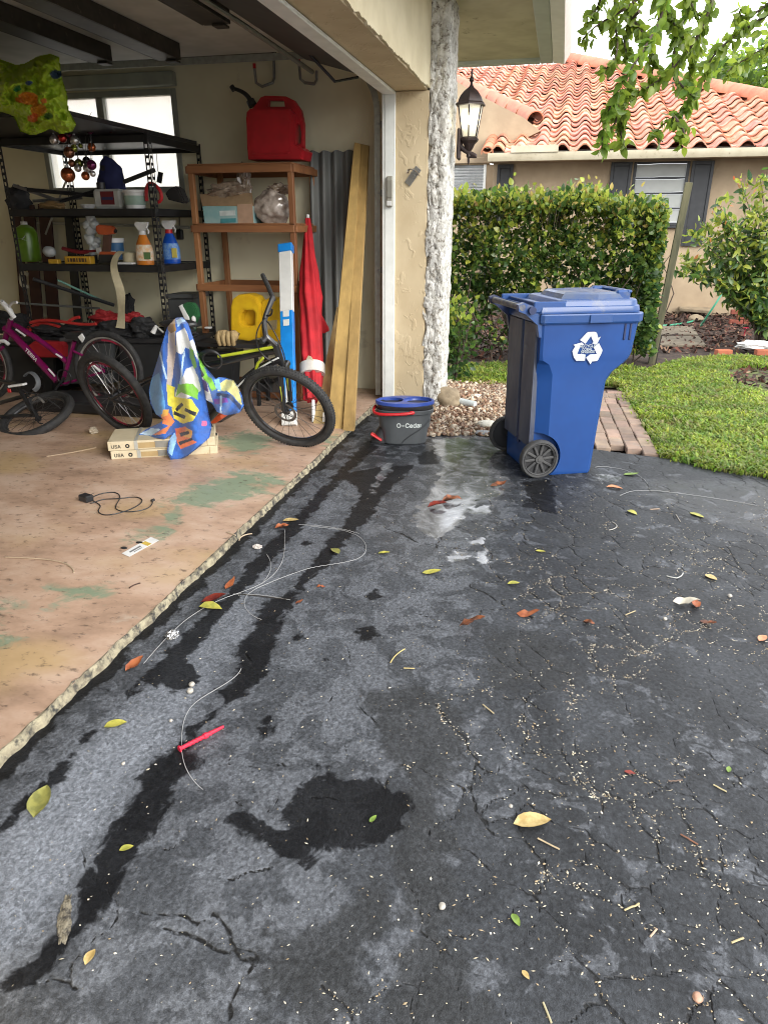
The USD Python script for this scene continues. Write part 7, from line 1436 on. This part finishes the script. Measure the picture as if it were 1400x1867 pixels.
def cloth(poly, prints, depth, N=150, folds=None, M_=None):
    x0, y0, x1, y1 = poly.bounds; ny = M_ or N; a, b_ = np.meshgrid(np.linspace(x0, x1, N), np.linspace(y0, y1, ny), indexing='ij'); p = np.column_stack([a.ravel(), b_.ravel()])
    ins = shapely.contains_xy(poly.buffer(1.0), p[:, 0], p[:, 1]); de = shapely.distance(shapely.points(p), poly.exterior) * ins
    X = depth(p) - .05 * np.sqrt(np.clip(de / 22, 0, 1)) + folds(p)
    fr = np.array([onX(x, y, X_) for (x, y), X_ in zip(p, X)]); col = np.tile(np.array(prints[0][0]), (len(p), 1))
    wv = np.column_stack([p[:, 0] + 2.4 * (meshkit.fbm(np.column_stack([p / 9, p[:, :1] * 0]), 3, 3) - .5), p[:, 1] + 2.4 * (meshkit.fbm(np.column_stack([p / 9, p[:, :1] * 0 + 5]), 3, 4) - .5)])
    for c_, q in prints[1:]: col[shapely.contains_xy(Polygon(q).buffer(.6), wv[:, 0], wv[:, 1])] = c_
    bk = fr + np.array([.012, 0, 0]); F = grid_faces(N, ny); F = F[ins[F].all(1)]; return fr, bk, F, col
fo = lambda p: .035 * np.sin((p[:, 0] - 300 - (p[:, 1] - 580) * .05) / (2.6 + (p[:, 1] - 570) * .030)) * np.clip((p[:, 1] - 575) / 60, .3, 1) + .05 * (meshkit.fbm(np.column_stack([p / 30, p[:, :1] * 0]), 3, 9) - .5)
SDX = bp(326, 590)[0] - .13
dpt = lambda p: np.interp(p[:, 1], [574, 590, 640, 740, 790, 842], [SDX + .13, SDX, SDX - .02, SDX + .02, 4.16, 4.04])
fr, bk, F, col = cloth(TO, PRINT, dpt, 170, fo, 280)
gm_, gc_ = compact(np.vstack([fr, bk]), np.vstack([F, F[:, ::-1] + len(fr)]), np.vstack([col, col]))
tw_ = solo('beach_towel', gm_, towel_m, 'blue, white and green printed beach towel draped over the mountain bike saddle', 'towel', smooth=True); primvar(tw_, 'paint', gc_, True)
fo2 = lambda p: .030 * np.sin((p[:, 0] + p[:, 1] * .6) / 6.5) + .06 * (meshkit.fbm(np.column_stack([p / 25, p[:, :1] * 0 + 2]), 3, 19) - .5)
fr, bk, F, col = cloth(T2, PRINT2, lambda p: np.interp(p[:, 0], [340, 380, 445], [SDX + .10, SDX + .14, SDX + .20]), 120, fo2, 160)
gm_, gc_ = compact(np.vstack([fr, bk]), np.vstack([F, F[:, ::-1] + len(fr)]), np.vstack([col, col]))
tw_ = solo('beach_towel', gm_, towel_m, 'second printed towel end bunched with a yellow hem by the front wheel', 'towel', smooth=True); primvar(tw_, 'paint', gc_, True)

# ------------------------------------------------------------ small things on the floor and driveway
def dg(x, y, up=0.0): p = G(x, y); p[2] = dzat(p) + up; return p
ad = thing('power_adapter', 'black plug adapter with its thin cord looped on the garage floor', 'adapter', G(154, 914, FZ)); q = G(154, 916, FZ)
part(ad, 'plug_body', rbox(q + (.02, 0, .02), (.05, .075, .038), .006, rotz(-.35)), M['black_plastic']); part(ad, 'pins', cat(beam(q + (.03, -.03, .04), q + (.03, -.05, .05), .006, .003)), M['steel'])
cordp = [(655, 270), (690, 262), (740, 245), (870, 235), (980, 225), (1035, 245), (970, 305), (850, 345), (770, 355), (718, 325), (732, 290), (690, 258), (680, 225), (740, 200), (820, 190), (872, 213), (855, 270), (862, 320), (940, 332), (1060, 312), (1112, 265), (1110, 245)]
part(ad, 'cord', tube(spline([G(x / 4, 850 + y / 4, FZ + .004 + .0015 * (k % 2)) for k, (x, y) in enumerate(cordp)], 160), .0030, 6), M['black_plastic']); part(ad, 'jack', tube([G(276, 913, FZ + .006), G(281, 911, FZ + .006)], .008, 8), M['black_plastic'])
ca = thing('paper_tag', 'white paper tag with a yellow block lying on the garage floor', 'tag', G(255, 998, FZ)); pc = [G(222 + 0, 1010, FZ), G(236, 1016, FZ), G(290, 986, FZ), G(275, 980, FZ)]
part(ca, 'card', hull([p + (0, 0, z) for p in pc for z in (.002, .003)]), M['white_plastic'], smooth=False); la = lambda a, w0, w1: pc[0] * (1 - a) * (1 - w0) + pc[3] * a * (1 - w0) + pc[1] * (1 - a) * w0 + pc[2] * a * w0
part(ca, 'yellow_block', hull([la(a, w, 0) + (0, 0, z) for a in (.62, .76) for w in (.15, .95) for z in (.0032, .0038)]), C('tag_yellow', (.60, .42, .08)), smooth=False); part(ca, 'print', hull([la(a, w, 0) + (0, 0, z) for a in (.15, .52) for w in (.35, .55) for z in (.0032, .0038)]), C('tag_print', (.2, .2, .2)), smooth=False); part(ca, 'print', hull([la(a, w, 0) + (0, 0, z) for a in (.22, .48) for w in (.68, .78) for z in (.0032, .0038)]), LK + 'tag_print', smooth=False)
for (x, y, lab) in ((226, 999, 'small dark chip left of the paper tag'), (254, 989, 'dark oval chip above the paper tag')): solo('dark_chip', blob(G(x, y, FZ + .003), (.010, .018, .004), 2, .2), M['black_plastic'], lab, 'chip')
for (px, lab, c_) in (([(236, 1072), (246, 1066), (256, 1063)], 'dark brown twig on the garage floor below the tag', (.06, .03, .02)), ([(436, 985), (448, 975), (460, 973)], 'curled dark twig near the threshold', (.05, .035, .02)), ([(413, 970), (430, 976)], 'thin twig left of the curled one', (.06, .04, .03)), ([(10, 1016), (60, 1018), (120, 1028), (135, 1044)], 'pale thin strip lying at the left of the floor', (.50, .36, .22)), ([(85, 832), (130, 825), (175, 816)], 'pale straw in front of the fallen wheel', (.45, .35, .24))): solo('floor_twig', tube(spline([G(x, y, FZ + .004) for x, y in px], 14), .003, 5), C(f'twig_{len(used)}', c_, .8), lab, 'twig')
q = G(171, 790, FZ); solo('crumpled_cup', blob(q + (0, 0, .02), (.035, .03, .028), 3, .4, 2, 6), C('cup_cream', (.45, .38, .28)), 'small crumpled cream cup by the cartons', 'cup', smooth=20)
# red wall plug and white lines
an = thing('wall_anchor', 'bright red plastic wall anchor lying in the wet crack', 'wall anchor', dg(366, 1352)); a_, b_ = dg(327, 1371, .008), dg(408, 1329, .008); pinkr = mat('anchor_red', (.62, .02, .05), .35); n_ = 40
rad_ = np.array([.0105 if i < 2 else (.0062 + (.0018 if (i % 3 == 0 and 6 < i < 28) else 0)) * (1 - .35 * max(0, i - 30) / 10) for i in range(n_)]); part(an, 'body', tube(np.linspace(a_, b_, n_), rad_, 10), pinkr); part(an, 'collar', tube([a_ * .45 + b_ * .55, a_ * .38 + b_ * .62], .0095, 10), pinkr)
lines_ = [([(440, 1220), (400, 1255), (350, 1290), (332, 1340), (335, 1390), (370, 1442)], 'white trimmer line curving across the red wall anchor'), ([(520, 967), (518, 1010), (503, 1044), (464, 1072), (400, 1096), (330, 1140), (262, 1212)], 'white trimmer line running along the threshold'), ([(567, 961), (606, 965), (644, 974), (666, 993), (653, 1019), (623, 1027), (571, 1036), (529, 1049), (486, 1066), (451, 1087), (447, 1109), (477, 1132)], 'long looping white trimmer line over the wet crack'),
          ([(426, 1085), (477, 1087), (529, 1096)], 'short straight white line crossing the loop'), ([(545, 958), (600, 962), (655, 974)], 'straight white line above the loop'), ([(1130, 905), (1190, 895), (1260, 903), (1340, 915), (1380, 923)], 'long white line on the asphalt right of the cart'), ([(1085, 852), (1130, 855), (1165, 868), (1180, 882)], 'thin white line from the cart to the green leaf'), ([(486, 1012), (494, 1035), (480, 1062)], 'short curled line by the crumpled foil')]
lnm = C('line_white', (.46, .46, .45), .35)
for px, lab in lines_: s_ = spline([G(x, y) for x, y in px], 60); s_[:, 2] = [dzat(p) + .0035 for p in s_]; solo('trimmer_line', tube(s_, .0009, 5), lnm, lab, 'line')
q = dg(315, 1164); solo('foil_scrap', blob(q + (0, 0, .014), (.020, .022, .016), 3, .7, 3, 3), mat('foil', (.62, .62, .62), .25, .9), 'crumpled silver foil on the threshold', 'foil', smooth=8)
q = dg(470, 1000); solo('foil_scrap', blob(q + (0, 0, .010), (.016, .02, .010), 3, .7, 3, 4), mat('clear_scrap', (.55, .50, .46), .3), 'small clear plastic scrap beside the threshold', 'scrap', smooth=8)
for (x, y, r, lab) in ((350, 1251, .011, 'upper of two white pebbles by the threshold'), (347, 1263, .012, 'lower of two white pebbles by the threshold'), (312, 1316, .006, 'tiny white pebble above the red anchor'), (225, 1394, .006, 'tiny white pebble on the light strip'), (1270, 1824, .011, 'pinkish brown acorn near the bottom right corner'), (806, 1655, .009, 'cream pebble near the bottom centre'), (931, 1472, .006, 'small cream pebble left of the tan leaf'), (1212, 1130, .009, 'white pebble below the white leaf'), (1330, 1088, .010, 'grey white pebble at the right')):
    solo('pebble', blob(dg(x, y, r * .6), (r, r * .9, r * .75), 2, .25, 2, int(x)), C(f'pebble_c{x}', (.40, .37, .32) if x != 1270 else (.42, .24, .16)), lab, 'pebble')
rk = dg(118, 1678); solo('tan_slab', blob((0, 0, 0), (.060, .014, .007), 3, .6, 3, 5).apply_transform(trimesh.transformations.rotation_matrix(.55, (0, 0, 1))).apply_translation(rk + (0, 0, .001)), C('exposed_stone', (.24, .21, .15), .9, bump=1.5, dirt=((.04, .035, .03), 60, .45, .6)), 'elongated tan stone exposed in the wet crack', 'stone')
# fallen leaves, each laid where it is seen
lcol = {'ylw': ((.46, .42, .08), (.30, .30, .06)), 'grn': ((.20, .30, .05), (.14, .22, .04)), 'brn': ((.30, .10, .04), (.12, .05, .03)), 'org': ((.40, .13, .05), (.28, .08, .035)), 'tan': ((.55, .42, .18), (.40, .28, .10)), 'red': ((.24, .035, .02), (.12, .02, .02)), 'wht': ((.58, .54, .44), (.5, .45, .35)), 'olv': ((.30, .29, .08), (.20, .20, .06)), 'pch': ((.55, .26, .13), (.45, .18, .08))}
lm_ = {k: mat(f'fallen_{k}', a, .5, col2=b_, scale=40, lo=.42, hi=.6, bump=.3, transl=.12) for k, (a, b_) in lcol.items()}
LV = [(75, 1465, 62, 'olv', 95, 'large olive leaf by the threshold at the lower left'), (211, 1323, 36, 'ylw', 25, 'yellow leaf on the light strip left of the red anchor'), (611, 1007, 32, 'olv', 120, 'yellow green leaf upright in the loop of white line'), (787, 1045, 36, 'ylw', 10, 'yellow leaf in the middle of the driveway'), (936, 1065, 22, 'ylw', 0, 'small square yellow leaf right of the middle one'),
      (860, 1146, 46, 'brn', -15, 'curled brown leaf below the small yellow one'), (962, 1122, 40, 'org', -15, 'orange brown leaf at the middle right'), (970, 1502, 64, 'tan', 5, 'torn tan leaf at the lower right of the stains'), (1250, 1104, 44, 'wht', -5, 'whitish leaf beside an orange curl'), (1268, 1104, 30, 'org', 70, 'orange curl touching the whitish leaf'), (1152, 936, 22, 'ylw', -60, 'small yellow leaf below the cart'), (1270, 940, 28, 'ylw', -60, 'pale yellow leaf right of the small one'),
      (1120, 891, 28, 'pch', -12, 'peach coloured leaf in front of the cart'), (1150, 866, 26, 'grn', 0, 'green leaf near the cart foot'), (1296, 1054, 26, 'tan', -70, 'torn tan leaf above the whitish one'), (797, 924, 36, 'red', 5, 'dark red leaf in the puddle'), (824, 914, 40, 'brn', 10, 'dry brown leaf beside the dark red one in the puddle'), (908, 886, 30, 'brn', 5, 'brown leaf bit left of the cart wheel'), (390, 1098, 46, 'red', 5, 'red leaf on the threshold'), (384, 1110, 44, 'ylw', -10, 'yellow leaf under the red one on the threshold'),
      (420, 1071, 26, 'org', 60, 'orange leaf on the threshold above the red one'), (514, 963, 26, 'org', 20, 'orange leaf high on the threshold'), (246, 1218, 36, 'org', 50, 'shredded orange leaf on the lip'), (530, 950, 30, 'tan', -5, 'tan leaf sliver by the high orange leaf'), (165, 1748, 26, 'tan', 80, 'curled tan leaf at the lower left'), (231, 1550, 22, 'ylw', 20, 'yellow scrap in the wet crack'), (700, 1010, 22, 'ylw', 0, 'thin yellow sliver right of the looped line'), (985, 1006, 18, 'ylw', -20, 'little yellow leaf right of the puddles'), (546, 1100, 16, 'org', 40, 'orange bit in the wet crack'), (585, 1072, 16, 'org', 0, 'orange brown bit under the looped line'),
      (680, 1495, 18, 'grn', 50, 'thin green sliver in the black blob stain'), (940, 1680, 24, 'grn', -70, 'green sprig among the cracks'), (1073, 1138, 22, 'brn', -40, 'dark brown seed pod below the orange leaf'), (1328, 1405, 14, 'grn', 60, 'tiny green sprout at the right'), (958, 1780, 16, 'tan', -60, 'small tan triangle near the bottom'), (1148, 1410, 18, 'red', -20, 'dark red bit in the cracks at the right'), (1290, 1140, 30, 'brn', -60, 'bent brown stalk below the whitish leaf'), (1390, 1165, 24, 'pch', 40, 'pinkish bit at the right edge')]
for i, (x, y, L_, k, ang, lab) in enumerate(LV):
    onfloor = False; p = dg(x, y, .0035); mpp = np.linalg.norm(p - EYE) / FOC; l = L_ * mpp * 0.98; r_ = np.random.default_rng(100 + i)
    m_ = leaf(l, l * r_.uniform(.42, .56), r_.uniform(.15, .6), r_.uniform(-.5, .1) if k in ('brn', 'red', 'org') else r_.uniform(-.15, .1), 6); v = np.array(m_.vertices); v[:, 2] += (.26 if k in ('brn', 'red', 'org', 'wht') else .12) * l * (meshkit.fbm(v / l * 4 + i, 2, i) - .45) * (1.6 if k in ('brn', 'org', 'wht') else .6); v[:, 2] -= v[:, 2].min(); v[:, 0] -= l / 2
    a = math.radians(ang) + math.atan2(RT[1], RT[0]); W = v @ rotz(a).T + p; q = np.vstack([W, W - (0, 0, .0008)]); n_ = len(W)
    t = solo('fallen_leaf', T(q, np.vstack([m_.faces, m_.faces[:, ::-1] + n_])), lm_[k], lab, 'leaf', 'fallen leaves on the driveway', smooth=True)
TWG = [([(712, 1210), (722, 1196), (738, 1185)], (.45, .36, .14), 'yellow curved twig in the middle of the driveway'), ([(736, 1220), (756, 1221)], (.45, .36, .16), 'short straw below the curved twig'), ([(980, 1530), (1020, 1550)], (.42, .33, .20), 'straw below the torn tan leaf'), ([(1240, 1524), (1272, 1542)], (.20, .09, .05), 'brown stalk at the right'), ([(1138, 1662), (1165, 1650)], (.42, .34, .18), 'pale stick at the lower right'), ([(1333, 1722), (1355, 1713)], (.42, .34, .18), 'pale stick near the right edge'), ([(990, 1830), (1005, 1867)], (.46, .40, .24), 'straw at the bottom edge'), ([(1185, 1710), (1197, 1695)], (.45, .42, .28), 'pale husk in the lower right'), ([(1218, 1426), (1244, 1424)], (.12, .08, .06), 'dark stick at the right'), ([(1300, 1433), (1324, 1446)], (.42, .36, .2), 'straw right of the dark stick'), ([(1215, 1051), (1230, 1054), (1245, 1046)], (.50, .50, .46), 'white curved stalk at the upper right'), ([(1110, 967), (1124, 958), (1116, 952)], (.40, .38, .34), 'hooked pale stalk below the cart'), ([(1232, 940), (1240, 952)], (.36, .33, .28), 'small stick left of the pale yellow leaf'), ([(1140, 1122), (1158, 1115)], (.42, .35, .2), 'straw in the middle right'), ([(440, 1085), (530, 1095)], (.03, .025, .02), 'dark stem across the wet crack'), ([(1185, 930), (1202, 929)], (.5, .36, .25), 'peach straw right of the cart'), ([(880, 1286), (900, 1302)], (.4, .34, .2), 'straw near the alligator cracks')]
for px, c_, lab in TWG: s_ = spline([G(x, y) for x, y in px], 10); s_[:, 2] = [dzat(p) + .003 for p in s_]; solo('twig', tube(s_, .0022, 5), C(f'stalk_{len(used)}_{px[0][0]}', c_, .8), lab, 'twig')
